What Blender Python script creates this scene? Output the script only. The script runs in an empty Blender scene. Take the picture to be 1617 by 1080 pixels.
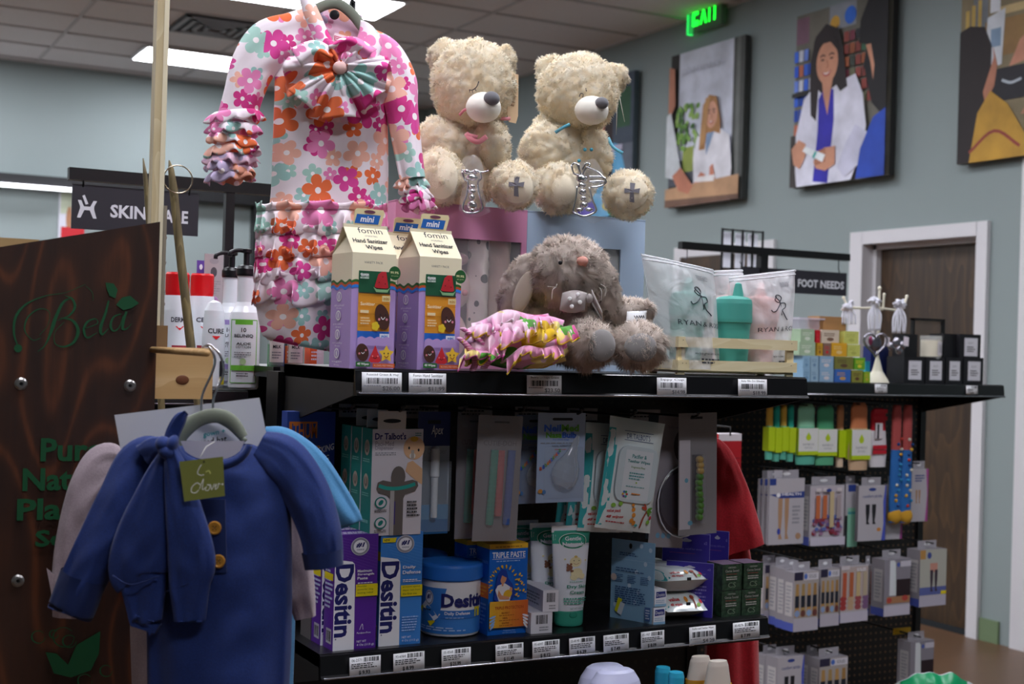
import bpy, bmesh, math, random
import numpy as np
from mathutils import Vector, Matrix, noise
from mathutils.geometry import tessellate_polygon
V = Vector; PI = math.pi
S = bpy.context.scene; COL = S.collection
random.seed(4)

# ---------------------------------------------------------------- camera
FPX = 2145.0; YAW = math.radians(28.15); ROLL = math.radians(1.66); EYE = 1.44
PITCH = math.atan(9 / FPX)
Fw = V((math.sin(YAW) * math.cos(PITCH), math.cos(YAW) * math.cos(PITCH), math.sin(PITCH)))
Rt = V((math.cos(YAW), -math.sin(YAW), 0)); Up = Rt.cross(Fw)
Rr = Rt * math.cos(ROLL) + Up * math.sin(ROLL); Ur = Up * math.cos(ROLL) - Rt * math.sin(ROLL)
cam = bpy.data.cameras.new('camera'); camo = bpy.data.objects.new('camera', cam); COL.objects.link(camo)
cm = Matrix((Rr, Ur, -Fw)).transposed().to_4x4(); cm.translation = V((0, 0, EYE)); camo.matrix_world = cm
cam.sensor_width = 36; cam.lens = 36 * FPX / 1617; cam.clip_start = .05
cam.dof.use_dof = True; cam.dof.focus_distance = 2.35; cam.dof.aperture_fstop = 6.3; cam.dof.aperture_blades = 7
S.camera = camo

# ---------------------------------------------------------------- light and exposure
w = bpy.data.worlds.new('world'); S.world = w; w.use_nodes = True
w.node_tree.nodes['Background'].inputs[0].default_value = (.55, .6, .68, 1)
w.node_tree.nodes['Background'].inputs[1].default_value = .012
S.view_settings.view_transform = 'Standard'; S.view_settings.look = 'None'
S.view_settings.gamma = 1; S.view_settings.use_curve_mapping = False
S.view_settings.exposure = 1.62
LAMP = 9.0            # radiance of the troffer diffusers
S.cycles.max_bounces = 8; S.cycles.transparent_max_bounces = 16; S.cycles.diffuse_bounces = 4
S.cycles.sample_clamp_indirect = 6; S.cycles.caustics_reflective = False; S.cycles.caustics_refractive = False

# ---------------------------------------------------------------- pixel helpers (where in the place a point of the photo lies)
def ray(x, y): return Fw + Rr * ((x - 808.5) / FPX) - Ur * ((y - 540) / FPX)
EO = V((0, 0, EYE))
def pY(x, y, Y): d = ray(x, y); return EO + d * (Y / d.y)
def pX(x, y, X): d = ray(x, y); return EO + d * (X / d.x)
def pZ(x, y, Z): d = ray(x, y); return EO + d * ((Z - EYE) / d.z)

# ---------------------------------------------------------------- materials
_mc = {}
def lin(c): return c / 12.92 if c <= .04045 else ((c + .055) / 1.055) ** 2.4
def rgb(h):
    h = h.lstrip('#'); return tuple(lin(int(h[i:i + 2], 16) / 255) for i in (0, 2, 4)) + (1,)
def C(h, rough=.55, metal=0., alpha=1., sheen=0., coat=0., emit=0., trans=0., bump=0., bscale=300.):
    k = (h, rough, metal, alpha, sheen, coat, emit, trans, bump, bscale)
    if k in _mc: return _mc[k]
    m = bpy.data.materials.new('mat_' + h.strip('#')); m.use_nodes = True
    b = m.node_tree.nodes['Principled BSDF']; i = b.inputs
    i['Base Color'].default_value = rgb(h); i['Roughness'].default_value = rough; i['Metallic'].default_value = metal
    i['Alpha'].default_value = alpha; i['Sheen Weight'].default_value = sheen; i['Coat Weight'].default_value = coat
    i['Transmission Weight'].default_value = trans; i['Specular IOR Level'].default_value = .4
    if emit: i['Emission Color'].default_value = rgb(h); i['Emission Strength'].default_value = emit
    if bump:
        n = m.node_tree; t = n.nodes.new('ShaderNodeTexNoise'); t.inputs['Scale'].default_value = bscale; t.inputs['Detail'].default_value = 3
        tc = n.nodes.new('ShaderNodeTexCoord'); bp = n.nodes.new('ShaderNodeBump'); bp.inputs['Strength'].default_value = bump; bp.inputs['Distance'].default_value = .002
        n.links.new(tc.outputs['Object'], t.inputs['Vector']); n.links.new(t.outputs['Fac'], bp.inputs['Height']); n.links.new(bp.outputs['Normal'], i['Normal'])
    _mc[k] = m; return m
class G:     # small node graph helper
    def __init__(s, name):
        s.m = bpy.data.materials.new(name); s.m.use_nodes = True; s.t = s.m.node_tree; s.b = s.t.nodes['Principled BSDF']
    def n(s, typ, **kw):
        o = s.t.nodes.new('ShaderNode' + typ)
        for k, v in kw.items():
            if k.startswith('i_'):
                key = k[2:]; key = int(key) if key.isdigit() else key.replace('_', ' ')
                if hasattr(v, 'is_output') : s.t.links.new(v, o.inputs[key])
                else: o.inputs[key].default_value = v
            else: setattr(o, k, v)
        return o
    def math(s, op, a, b=0., c=0.):
        o = s.t.nodes.new('ShaderNodeMath'); o.operation = op
        for j, v in enumerate((a, b, c)):
            if hasattr(v, 'is_output'): s.t.links.new(v, o.inputs[j])
            else: o.inputs[j].default_value = v
        return o.outputs[0]
    def mix(s, f, a, b):
        o = s.t.nodes.new('ShaderNodeMix'); o.data_type = 'RGBA'
        for j, v in ((0, f), (6, a), (7, b)):
            if hasattr(v, 'is_output'): s.t.links.new(v, o.inputs[j])
            else: o.inputs[j].default_value = v
        return o.outputs[2]
    def ramp(s, f, stops, const=False):
        o = s.t.nodes.new('ShaderNodeValToRGB'); s.t.links.new(f, o.inputs[0]); r = o.color_ramp
        if const: r.interpolation = 'CONSTANT'
        while len(r.elements) < len(stops): r.elements.new(.5)
        for e, (p, c) in zip(r.elements, stops): e.position = p; e.color = rgb(c) if isinstance(c, str) else c
        return o.outputs[0]
    def set(s, key, v):
        if hasattr(v, 'is_output'): s.t.links.new(v, s.b.inputs[key])
        else: s.b.inputs[key].default_value = v
    def bump(s, h, st=.3, d=.002):
        o = s.n('Bump', i_Strength=st, i_Distance=d, i_Height=h); s.t.links.new(o.outputs[0], s.b.inputs['Normal'])
    def obj(s, sc=(1, 1, 1), rot=(0, 0, 0)):
        tc = s.n('TexCoord'); mp = s.n('Mapping'); mp.inputs['Scale'].default_value = sc; mp.inputs['Rotation'].default_value = rot
        s.t.links.new(tc.outputs['Object'], mp.inputs[0]); return mp.outputs[0]

def m_wood(name, c1, c2, c3=None, scale=9, axis='Z', rough=.5, knots=0.):
    g = G(name); sc = {'Z': (1, 1, .07), 'X': (.07, 1, 1)}[axis]
    v = g.obj(sc); nz = g.n('TexNoise', i_Vector=v, i_Scale=scale * 6, i_Detail=6., i_Roughness=.6)
    f = nz.outputs[0]
    v2 = g.obj({'Z': (1, 1, .22), 'X': (.22, 1, 1)}[axis]); n2 = g.n('TexNoise', i_Vector=v2, i_Scale=scale * 1.0, i_Detail=2.)
    rings = g.math('FRACT', g.math('MULTIPLY', n2.outputs[0], 9.))
    rings = g.math('POWER', rings, 3.)
    f = g.math('ADD', g.math('MULTIPLY', f, .75), g.math('MULTIPLY', rings, .32))
    col = g.ramp(f, [(.25, c1), (.62, c2)] + ([(.9, c3)] if c3 else []))
    g.set('Base Color', col); g.set('Roughness', rough); g.bump(nz.outputs[0], .15, .001); return g.m
def m_noise(name, c1, c2, scale=40, rough=.8, bump=.2, metal=0., sheen=0., lo=.35, hi=.65):
    g = G(name); v = g.obj(); nz = g.n('TexNoise', i_Vector=v, i_Scale=scale, i_Detail=4.)
    g.set('Base Color', g.ramp(nz.outputs[0], [(lo, c1), (hi, c2)])); g.set('Roughness', rough); g.set('Metallic', metal); g.set('Sheen Weight', sheen)
    if bump: g.bump(nz.outputs[0], bump, .002)
    return g.m
def m_floral(name, base, cols, scale=17, rp=.43, petals=5, plane='XZ', core='#fff4f6', sheen=.2):
    """scattered flat flowers: a voronoi cell per flower, petals from the angle round the cell's point"""
    g = G(name); v = g.obj(); sp = g.n('SeparateXYZ', i_Vector=v)
    cb = g.n('CombineXYZ', i_X=g.math('ADD', sp.outputs[0], g.math('MULTIPLY', sp.outputs[1], .6)), i_Y=sp.outputs[2])
    wob = g.n('TexNoise', i_Vector=cb.outputs[0], i_Scale=30.)
    vec = cb.outputs[0]
    def layer(sc, rad, off, colin):
        mp = g.n('Mapping', i_Vector=vec); mp.inputs['Location'].default_value = (off, off * .7, 0)
        vo = g.n('TexVoronoi', voronoi_dimensions='2D', i_Vector=mp.outputs[0], i_Scale=sc, i_Randomness=.62)
        d = g.n('VectorMath', operation='SUBTRACT'); g.t.links.new(mp.outputs[0], d.inputs[0]); g.t.links.new(vo.outputs['Position'], d.inputs[1])
        s2 = g.n('SeparateXYZ', i_Vector=d.outputs[0]); cs = g.n('SeparateColor', i_0=vo.outputs['Color'])
        ang = g.math('ADD', g.math('ARCTAN2', s2.outputs[1], s2.outputs[0]), g.math('MULTIPLY', cs.outputs[1], 6.))
        pet = g.math('ABSOLUTE', g.math('COSINE', g.math('MULTIPLY', ang, petals / 2)))
        size = g.math('ADD', g.math('MULTIPLY', cs.outputs[2], .35), .75)
        R = g.math('MULTIPLY', g.math('ADD', g.math('MULTIPLY', g.math('POWER', pet, .55), .55), .45), g.math('MULTIPLY', size, rad / sc))
        r = g.math('SQRT', g.math('ADD', g.math('MULTIPLY', s2.outputs[0], s2.outputs[0]), g.math('MULTIPLY', s2.outputs[1], s2.outputs[1])))
        mask = g.math('LESS_THAN', r, R); cm_ = g.math('LESS_THAN', r, g.math('MULTIPLY', size, rad / sc * .2))
        n = len(cols); c = g.ramp(cs.outputs[0], [(j / n, cc) for j, cc in enumerate(cols)], True)
        c = g.mix(cm_, c, rgb(core)); return g.mix(mask, colin, c)
    col = layer(scale * 1.5, rp * .9, .31, rgb(base)); col = layer(scale, rp, 0, col)
    g.set('Base Color', col); g.set('Roughness', .8); g.set('Sheen Weight', sheen)
    return g.m

# ---------------------------------------------------------------- mesh builder
_gc = {}
def glyphs(s, bold=False, shear=0.):
    k = (s, bold, shear)
    if k in _gc: return _gc[k]
    cu = bpy.data.curves.new('t', 'FONT'); cu.body = s; cu.resolution_u = 2; cu.size = 1
    if bold: cu.offset = .022 if bold is True else bold
    cu.shear = shear
    o = bpy.data.objects.new('t', cu); COL.objects.link(o)
    dg = bpy.context.evaluated_depsgraph_get(); dg.update(); me = o.evaluated_get(dg).to_mesh()
    me.calc_loop_triangles()
    vs = [v.co.copy() for v in me.vertices]; fs = [tuple(t.vertices) for t in me.loop_triangles]
    o.evaluated_get(dg).to_mesh_clear(); bpy.data.objects.remove(o); bpy.data.curves.remove(cu)
    if vs:
        x0 = min(v.x for v in vs); x1 = max(v.x for v in vs); y0 = min(v.y for v in vs); y1 = max(v.y for v in vs)
        out = []
        for f in fs:
            a, b, c = (vs[i] for i in f)
            out.append(f if (b - a).cross(c - a).z > 0 else f[::-1])
        r = ([((v.x - x0) / max(x1 - x0, 1e-6), (v.y - y0) / max(y1 - y0, 1e-6)) for v in vs], out, (x1 - x0) / max(y1 - y0, 1e-6))
    else: r = ([], [], 1)
    _gc[k] = r; return r

class MB:
    def __init__(s): s.v = []; s.f = []; s.mi = []; s.sm = []; s.mats = []; s.X = None
    def mat(s, m):
        if isinstance(m, str): m = C(m)
        if m not in s.mats: s.mats.append(m)
        return s.mats.index(m)
    def add(s, vs, fs, m, smooth=False):
        b = len(s.v); mi = s.mat(m)
        if s.X is not None: vs = [s.X @ V(p) for p in vs]
        s.v.extend(tuple(p) for p in vs)
        for f in fs: s.f.append(tuple(b + i for i in f)); s.mi.append(mi); s.sm.append(smooth)
    def box(s, x0, x1, y0, y1, z0, z1, m, mf=None, ml=None, mt=None):
        vs = [(x, y, z) for z in (z0, z1) for y in (y0, y1) for x in (x0, x1)]
        for f, mm in (((0, 1, 5, 4), mf), ((1, 3, 7, 5), None), ((3, 2, 6, 7), None), ((2, 0, 4, 6), ml), ((4, 5, 7, 6), mt), ((0, 2, 3, 1), None)):
            s.add(vs, [f], mm or m)
    def poly(s, pts, m, smooth=False):
        pts = [V(p) for p in pts]
        if len(pts) <= 4: s.add(pts, [tuple(range(len(pts)))], m, smooth); return
        n = V((0, 0, 0))
        for i in range(len(pts)): n += (pts[i] - pts[0]).cross(pts[(i + 1) % len(pts)] - pts[0])
        fs = []
        for t in tessellate_polygon([pts]):
            a, b, c = (pts[i] for i in t); fs.append(tuple(t) if (b - a).cross(c - a).dot(n) > 0 else tuple(t)[::-1])
        s.add(pts, fs, m, smooth)
    def prism(s, pts, y0, y1, m, side=None):          # outline in x,z extruded along y
        n = len(pts); ar = sum(pts[i][0] * pts[(i + 1) % n][1] - pts[(i + 1) % n][0] * pts[i][1] for i in range(n))
        if ar < 0: pts = pts[::-1]
        s.poly([(x, y0, z) for x, z in pts], m); s.poly([(x, y1, z) for x, z in pts][::-1], m)
        vs = [(x, y0, z) for x, z in pts] + [(x, y1, z) for x, z in pts]
        s.add(vs, [(i, i + n, (i + 1) % n + n, (i + 1) % n) for i in range(n)], side or m)
    def lathe(s, prof, m, n=28, c=(0, 0, 0), sx=1, sy=1, cap=True, mats=None):   # prof: (r,z)
        vs = []; 
        for r, z in prof:
            for i in range(n): a = 2 * PI * i / n; vs.append((c[0] + r * sx * math.cos(a), c[1] + r * sy * math.sin(a), c[2] + z))
        for j in range(len(prof) - 1):
            fs = [(j * n + i, j * n + (i + 1) % n, (j + 1) * n + (i + 1) % n, (j + 1) * n + i) for i in range(n)]
            idx = sorted(set(k for f in fs for k in f)); mp = {k: q for q, k in enumerate(idx)}
            s.add([vs[k] for k in idx], [tuple(mp[k] for k in f) for f in fs], mats[j] if mats else m, True)
        if cap:
            s.add(vs[-n:], [tuple(range(n))], mats[-1] if mats else m); s.add(vs[:n], [tuple(range(n))[::-1]], mats[0] if mats else m)
    def grid(s, fn, nu, nv, m, closed=False, smooth=True, flip=False):
        vs = [fn(i / nu, j / nv) for j in range(nv + 1) for i in range(nu + (0 if closed else 1))]; w_ = nu if closed else nu + 1
        fs = []
        for j in range(nv):
            for i in range(nu):
                a = j * w_ + i; b = j * w_ + (i + 1) % w_; f = (a, b, b + w_, a + w_); fs.append(f[::-1] if flip else f)
        s.add(vs, fs, m, smooth)
    def ell(s, c, r, m, n=20, R=None):
        c = V(c)
        def fn(u, v):
            a = u * 2 * PI; b = (v - .5) * PI * .9999; p = V((r[0] * math.cos(b) * math.cos(a), r[1] * math.cos(b) * math.sin(a), r[2] * math.sin(b)))
            return c + (R @ p if R else p)
        s.grid(fn, n, n // 2, m, True)
    def tube(s, pts, r, m, n=8, cap=True):
        pts = [V(p) for p in pts]; rs = r if isinstance(r, (list, tuple)) else [r] * len(pts); vs = []; up = None
        for i, p in enumerate(pts):
            t = (pts[min(i + 1, len(pts) - 1)] - pts[max(i - 1, 0)]).normalized()
            if up is None: up = V((0, 0, 1)) if abs(t.z) < .9 else V((1, 0, 0))
            a = t.cross(up).normalized(); b = a.cross(t).normalized(); up = b
            for k in range(n): q = 2 * PI * k / n; vs.append(p + (a * math.cos(q) + b * math.sin(q)) * rs[i])
        fs = [(j * n + k, j * n + (k + 1) % n, (j + 1) * n + (k + 1) % n, (j + 1) * n + k) for j in range(len(pts) - 1) for k in range(n)]
        if cap: fs += [tuple(range(n))[::-1], tuple(range(len(vs) - n, len(vs)))]
        s.add(vs, fs, m, True)
    def bar(s, a, b, wx, wz, m):       # square bar from a to b
        a = V(a); b = V(b); t = (b - a).normalized(); u = V((0, 0, 1)) if abs(t.z) < .9 else V((0, 1, 0))
        x = t.cross(u).normalized() * wx / 2; z = x.cross(t).normalized() * wz / 2
        vs = [p + x * i + z * j for p in (a, b) for i, j in ((-1, -1), (1, -1), (1, 1), (-1, 1))]
        s.add(vs, [(0, 1, 5, 4), (1, 2, 6, 5), (2, 3, 7, 6), (3, 0, 4, 7), (3, 2, 1, 0), (4, 5, 6, 7)], m)
    def build(s, name, parent=None, loc=None, rz=0., bev=0., solid=0., sub=0):
        me = bpy.data.meshes.new(name); me.from_pydata(s.v, [], s.f)
        for m in s.mats: me.materials.append(m)
        me.polygons.foreach_set('material_index', s.mi); me.polygons.foreach_set('use_smooth', s.sm); me.update()
        o = bpy.data.objects.new(name, me); COL.objects.link(o)
        if parent: o.parent = parent
        if loc is not None: o.location = loc
        if rz: o.rotation_euler.z = rz
        if bev:
            b = o.modifiers.new('bevel', 'BEVEL'); b.width = bev; b.segments = 2; b.limit_method = 'ANGLE'; b.angle_limit = .9
        if solid: q = o.modifiers.new('thick', 'SOLIDIFY'); q.thickness = solid; q.offset = 0
        if sub: q = o.modifiers.new('sub', 'SUBSURF'); q.levels = sub; q.render_levels = sub
        return o

class Dec:    # printing on a face: u,v are fractions of the face; later prints lie above earlier ones
    def __init__(s, m, o, ex, ey, W, H, fn=None, e=.00012):
        s.m = m; s.o = V(o); s.ex = V(ex); s.ey = V(ey); s.n = s.ex.cross(s.ey); s.W = W; s.H = H; s.k = 1; s.fn = fn; s.e = e
    def P(s, u, v):
        if s.fn: return s.fn(u, v, s.e * s.k)
        return s.o + s.ex * (u * s.W) + s.ey * (v * s.H) + s.n * (s.e * s.k)
    def rect(s, u0, v0, u1, v1, m):
        nu = max(1, int(abs(u1 - u0) * 14)) if s.fn else 1; nv = max(1, int(abs(v1 - v0) * 6)) if s.fn else 1
        s.m.grid(lambda a, b: s.P(u0 + (u1 - u0) * a, v0 + (v1 - v0) * b), nu, nv, m, smooth=bool(s.fn)); s.k += 1
    def poly(s, pts, m): s.m.poly([s.P(u, v) for u, v in pts], m); s.k += 1
    def ell(s, u, v, ru, rv, m, n=20, rot=0.):
        ar = s.W / s.H; pts = []
        for i in range(n):
            a = 2 * PI * i / n; x = ru * s.W * math.cos(a); y = rv * s.H * math.sin(a); c, d = math.cos(rot), math.sin(rot)
            pts.append((u + (x * c - y * d) / s.W, v + (x * d + y * c) / s.H))
        s.poly(pts, m)
    def txt(s, t, u0, v0, u1, v1, m, bold=True, shear=0., rot=0):
        vs, fs, _ = glyphs(t, bold, shear)
        if rot == 90: mp = lambda a, b: s.P(u0 + (u1 - u0) * (1 - b), v0 + (v1 - v0) * a)      # reads upward
        elif rot == -90: mp = lambda a, b: s.P(u0 + (u1 - u0) * b, v1 - (v1 - v0) * a)         # reads downward
        elif rot: mp = lambda a, b: s.P(u0 + (u1 - u0) * a, v0 + (v1 - v0) * b + rot * a)
        else: mp = lambda a, b: s.P(u0 + (u1 - u0) * a, v0 + (v1 - v0) * b)
        if vs: s.m.add([mp(a, b) for a, b in vs], fs, m)
        s.k += 1
    def stroke(s, pts, wd, m, n=5):
        P = spline([V((u * s.W, v * s.H, 0)) for u, v in pts], n); L = len(P); vs = []
        for i, p in enumerate(P):
            t = (P[min(i + 1, L - 1)] - P[max(i - 1, 0)]).normalized(); q = V((-t.y, t.x, 0))
            if isinstance(wd, (tuple, list)):
                x = i / (L - 1) * (len(wd) - 1); j = min(int(x), len(wd) - 2); ww = wd[j] + (wd[j + 1] - wd[j]) * (x - j)
            else: ww = wd
            for sg in (1, -1): r = p + q * (sg * ww / 2); vs.append(s.P(r.x / s.W, r.y / s.H))
        s.m.add(vs, [(2 * i, 2 * i + 1, 2 * i + 3, 2 * i + 2) for i in range(L - 1)], m); s.k += 1
    def bars(s, u0, v0, u1, v1, m, n=22, seed=1):
        rd = random.Random(seed); x = u0; st = (u1 - u0) / n
        for i in range(n):
            wd = st * rd.choice((.35, .5, .8)); s.m.add([s.P(x, v0), s.P(x + wd, v0), s.P(x + wd, v1), s.P(x, v1)], [(0, 1, 2, 3)], m); x += st
        s.k += 1
    def fine(s, u0, v0, u1, v1, rows, m, seed=3, fill=.5):   # print too small to read
        rd = random.Random(seed); h = (v1 - v0) / rows
        for r in range(rows):
            x = u0; y = v1 - (r + .8) * h; end = u1 - (u1 - u0) * rd.uniform(0, .35)
            while x < end:
                wd = (u1 - u0) * rd.uniform(.04, .16); b = min(x + wd, end)
                s.m.add([s.P(x, y), s.P(b, y), s.P(b, y + h * fill), s.P(x, y + h * fill)], [(0, 1, 2, 3)], m); x += wd + (u1 - u0) * .03
        s.k += 1

def spline(P, n=6):
    P = [V(p) for p in P]
    if len(P) < 3: return P
    Q = [P[0] * 2 - P[1]] + P + [P[-1] * 2 - P[-2]]; out = []
    for i in range(1, len(Q) - 2):
        a, b, c, d = Q[i - 1:i + 3]
        for k in range(n):
            t = k / n; out.append(.5 * ((2 * b) + (c - a) * t + (2 * a - 5 * b + 4 * c - d) * t * t + (3 * b - a - 3 * c + d) * t ** 3))
    out.append(P[-1]); return out

# ---------------------------------------------------------------- objects
def tag(o, label, cat, group=None, kind=None):
    o['label'] = label
    if cat: o['category'] = cat
    if group: o['group'] = group
    if kind: o['kind'] = kind
    return o
def thing(name, label, cat, loc=(0, 0, 0), rz=0., group=None):
    o = bpy.data.objects.new(name, None); COL.objects.link(o); o.location = loc; o.rotation_euler.z = rz; o.empty_display_size = .05
    return tag(o, label, cat, group)
def struct(o, label=None):
    o['kind'] = 'structure'
    if label: o['label'] = label
    return o
def dup(root, loc=None, rz=None, label=None, group=None):
    def cp(o, par):
        c = o.copy(); COL.objects.link(c); c.parent = par
        for ch in o.children: cp(ch, c)
        return c
    r = cp(root, None)
    if loc is not None: r.location = loc
    if rz is not None: r.rotation_euler.z = rz
    if label: r['label'] = label
    if group: r['group'] = group
    return r

class View:   # a frame at a depth in front of the camera, facing it; L() maps a point of the photo into it (metres)
    def __init__(s, px, py, Z, rz=None):
        d = ray(px, py); s.w = EO + d * Z; s.Z = Z; s.px = px; s.py = py; s.rz = -YAW if rz is None else rz
        s.k = Z / FPX; s.c = math.cos(ROLL); s.s_ = math.sin(ROLL)
    def L(s, px, py, dy=0.):
        x = (px - s.px) * s.k; z = -(py - s.py) * s.k
        return V((x * s.c - z * s.s_, dy, x * s.s_ + z * s.c))
# ================================================================ the room
CZ = 3.76; XR = 5.5; XL = -3.6; YB = 12.2; YF = -4.2
def m_wall(name, c):
    g = G(name); v = g.obj(); nz = g.n('TexNoise', i_Vector=v, i_Scale=120., i_Detail=3.); n2 = g.n('TexNoise', i_Vector=v, i_Scale=1.2)
    g.set('Base Color', g.mix(g.math('MULTIPLY', n2.outputs[0], .12), rgb(c), rgb('#88949a'))); g.set('Roughness', .75); g.bump(nz.outputs[0], .25, .003); return g.m
WALL = m_wall('wall_paint', '#879291')
def slab(name, x0, x1, y0, y1, z0, z1, m): b = MB(); b.box(x0, x1, y0, y1, z0, z1, m); return struct(b.build(name))
g = G('vinyl_plank')
v = g.obj((1, 1, 1)); br = g.n('TexBrick', i_Vector=v, i_Scale=1., i_Color1=rgb('#5c402b'), i_Color2=rgb('#503825'), i_Mortar=rgb('#3a281c'))
br.inputs['Brick Width'].default_value = 1.2; br.inputs['Row Height'].default_value = .15; br.inputs['Mortar Size'].default_value = .002
v3 = g.obj((.12, 1, 1)); nz = g.n('TexNoise', i_Vector=v3, i_Scale=45., i_Detail=5.)
g.set('Base Color', g.mix(g.math('MULTIPLY', nz.outputs[0], .5), br.outputs[0], rgb('#6e5138'))); g.set('Roughness', .38); FLOOR = g.m
slab('floor', XL, XR, YF, YB, -.05, 0, FLOOR)
slab('wall_back', XL - .1, XR + .1, YB, YB + .1, 0, CZ + .2, WALL)
slab('wall_left', XL - .1, XL, YF, YB, 0, CZ + .2, m_wall('wall_paint_left', '#879291'))
slab('wall_front', XL - .1, XR + .1, YF - .1, YF, 0, CZ + .2, WALL)
# right wall with the door opening
DY0, DY1, DZ = 5.12, 5.98, 2.10
b = MB(); b.box(XR, XR + .15, YF, DY0, 0, CZ + .2, WALL); b.box(XR, XR + .15, DY1, YB, 0, CZ + .2, WALL); b.box(XR, XR + .15, DY0, DY1, DZ, CZ + .2, WALL)
struct(b.build('wall_right'))
slab('baseboard_right', XR - .014, XR, 4.92, 5.045, 0, .115, C('#6d8060', .5)).location = (0, 0, 0)
slab('baseboard_back', XL, XR, YB - .014, YB, 0, .115, C('#8a9c74', .5))
slab('baseboard_door_side', XR - .014, XR, DY1 + .09, YB, 0, .115, C('#8a9c74', .5)).name = 'baseboard_right_2'
TRIM = C('#cfcdd0', .4)
b = MB(); b.box(XR - .025, XR + .1, DY0 - .07, DY0 + .004, 0, DZ + .07, TRIM); b.box(XR - .025, XR + .1, DY1 - .004, DY1 + .10, 0, DZ + .07, TRIM)
b.box(XR - .025, XR + .1, DY0, DY1, DZ - .004, DZ + .07, TRIM)
b.box(XR + .06, XR + .1, DY1 - .03, DY1, 0, DZ, TRIM); b.box(XR + .06, XR + .1, DY0, DY1, DZ - .03, DZ, TRIM)
struct(b.build('trim_1', bev=.003), 'white painted frame round the brown door')
b = MB(); b.box(XR - .02, XR, 4.74, 4.84, 0, 2.6, TRIM); struct(b.build('trim_2', bev=.003), 'white casing at the right edge of the view')
b = MB(); b.box(XR + .10, XR + .14, DY0, DY1, .008, DZ, m_wood('door_veneer', '#2c1f15', '#46331f', '#574028', 5, 'Z', .45))
dr = struct(b.build('door_1'), 'dark brown wooden door behind the sock display')
b = MB(); b.tube([(0, 0, 0), (-.05, 0, 0)], .011, C('#333333', .3, 1)); b.tube([(-.05, 0, 0), (-.05, -.11, 0)], .009, C('#333333', .3, 1)); b.lathe([(.03, -.004), (.03, .004)], C('#333333', .3, 1)); b.build('door_handle', dr, (XR + .10, DY1 - .09, .98))

# ceiling: grid of tiles, opening for each troffer is filled by the troffer itself
g = G('ceiling_tile'); v = g.obj(); nz = g.n('TexNoise', i_Vector=v, i_Scale=220., i_Detail=2.)
g.set('Base Color', g.ramp(nz.outputs[0], [(.3, '#cfcbcd'), (.6, '#dedadc')])); g.set('Roughness', .9); g.bump(nz.outputs[0], .35, .002); TILE = g.m
b = MB(); b.box(XL, XR, YF, YB, CZ + .006, CZ + .05, TILE)
gx0, gy0, P6 = 2.44 - .61 * 12, 8.41 - .61 * 20, .61
GR = C('#b5b2b4', .6)
xs = [gx0 + i * P6 for i in range(20) if XL < gx0 + i * P6 < XR]; ys = [gy0 + i * P6 for i in range(50) if YF < gy0 + i * P6 < YB]
for i, x in enumerate(xs):
    if i % 2 == 0: b.box(x - .012, x + .012, YF, YB, CZ - .004, CZ + .01, GR)
for y in ys: b.box(XL, XR, y - .012, y + .012, CZ - .0041, CZ + .01, GR)
b.box(XL, XR, YB - .025, YB, CZ - .006, CZ + .01, GR); b.box(XR - .025, XR, YF, YB, CZ - .006, CZ + .01, GR)
struct(b.build('ceiling'), 'suspended ceiling of grey textured tiles')
DIFF = C('#f4f6ff', .5, emit=LAMP); FR = C('#d8d8da', .5)
fx = MB(); fx.box(0, 1.22, 0, .61, -.012, .0, FR); 
n_ = 0
for j, Y0 in enumerate((10.85, 8.41, 5.97, 3.53, 1.09, -1.35)):
    for X0 in (2.44, 0., -2.44):
        if (X0 < -1 and Y0 < 2) or (X0 > 1 and Y0 < 0): continue
        lab = {(0, 2.44): 'lit ceiling light panel nearest the back wall, beside the floral gown sleeve', (1, 2.44): 'lit ceiling light panel cut by the top of the photo above the floral gown'}.get((j, X0), 'lit ceiling light panel overhead outside the photo')
        t = thing('ceiling_light', lab, 'ceiling light', (X0, Y0, CZ - .006), 0, 'ceiling light panels')
        if n_ == 0:
            b = MB(); b.box(.012, 1.208, .012, .598, -.016, -.004, FR); fme = b.build('frame', t)
            b = MB(); b.box(.04, 1.18, .04, .57, -.02, -.0165, DIFF); dfe = b.build('diffuser', t)
        else:
            for q in (fme, dfe): c = q.copy(); COL.objects.link(c); c.parent = t
        n_ += 1
t = thing('ceiling_vent', 'square louvred ceiling vent left of the floral gown', 'vent', (2.44, 9.63, CZ - .006))
b = MB(); DK = C('#5a585c', .5)
for k in range(4):
    q = .03 + k * .065; 
    for (x0, x1, y0, y1) in ((q, .61 - q, q, q + .03), (q, .61 - q, .58 - q, .61 - q), (q, q + .03, q, .61 - q), (.58 - q, .61 - q, q, .61 - q)): b.box(x0, x1, y0, y1, -.02 - k * .004, -.01, C('#8d8b90', .5))
b.build('louvre', t); b = MB(); b.box(.02, .59, .02, .59, -.009, .0, C('#1c1c20')); b.build('backing', t)

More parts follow.
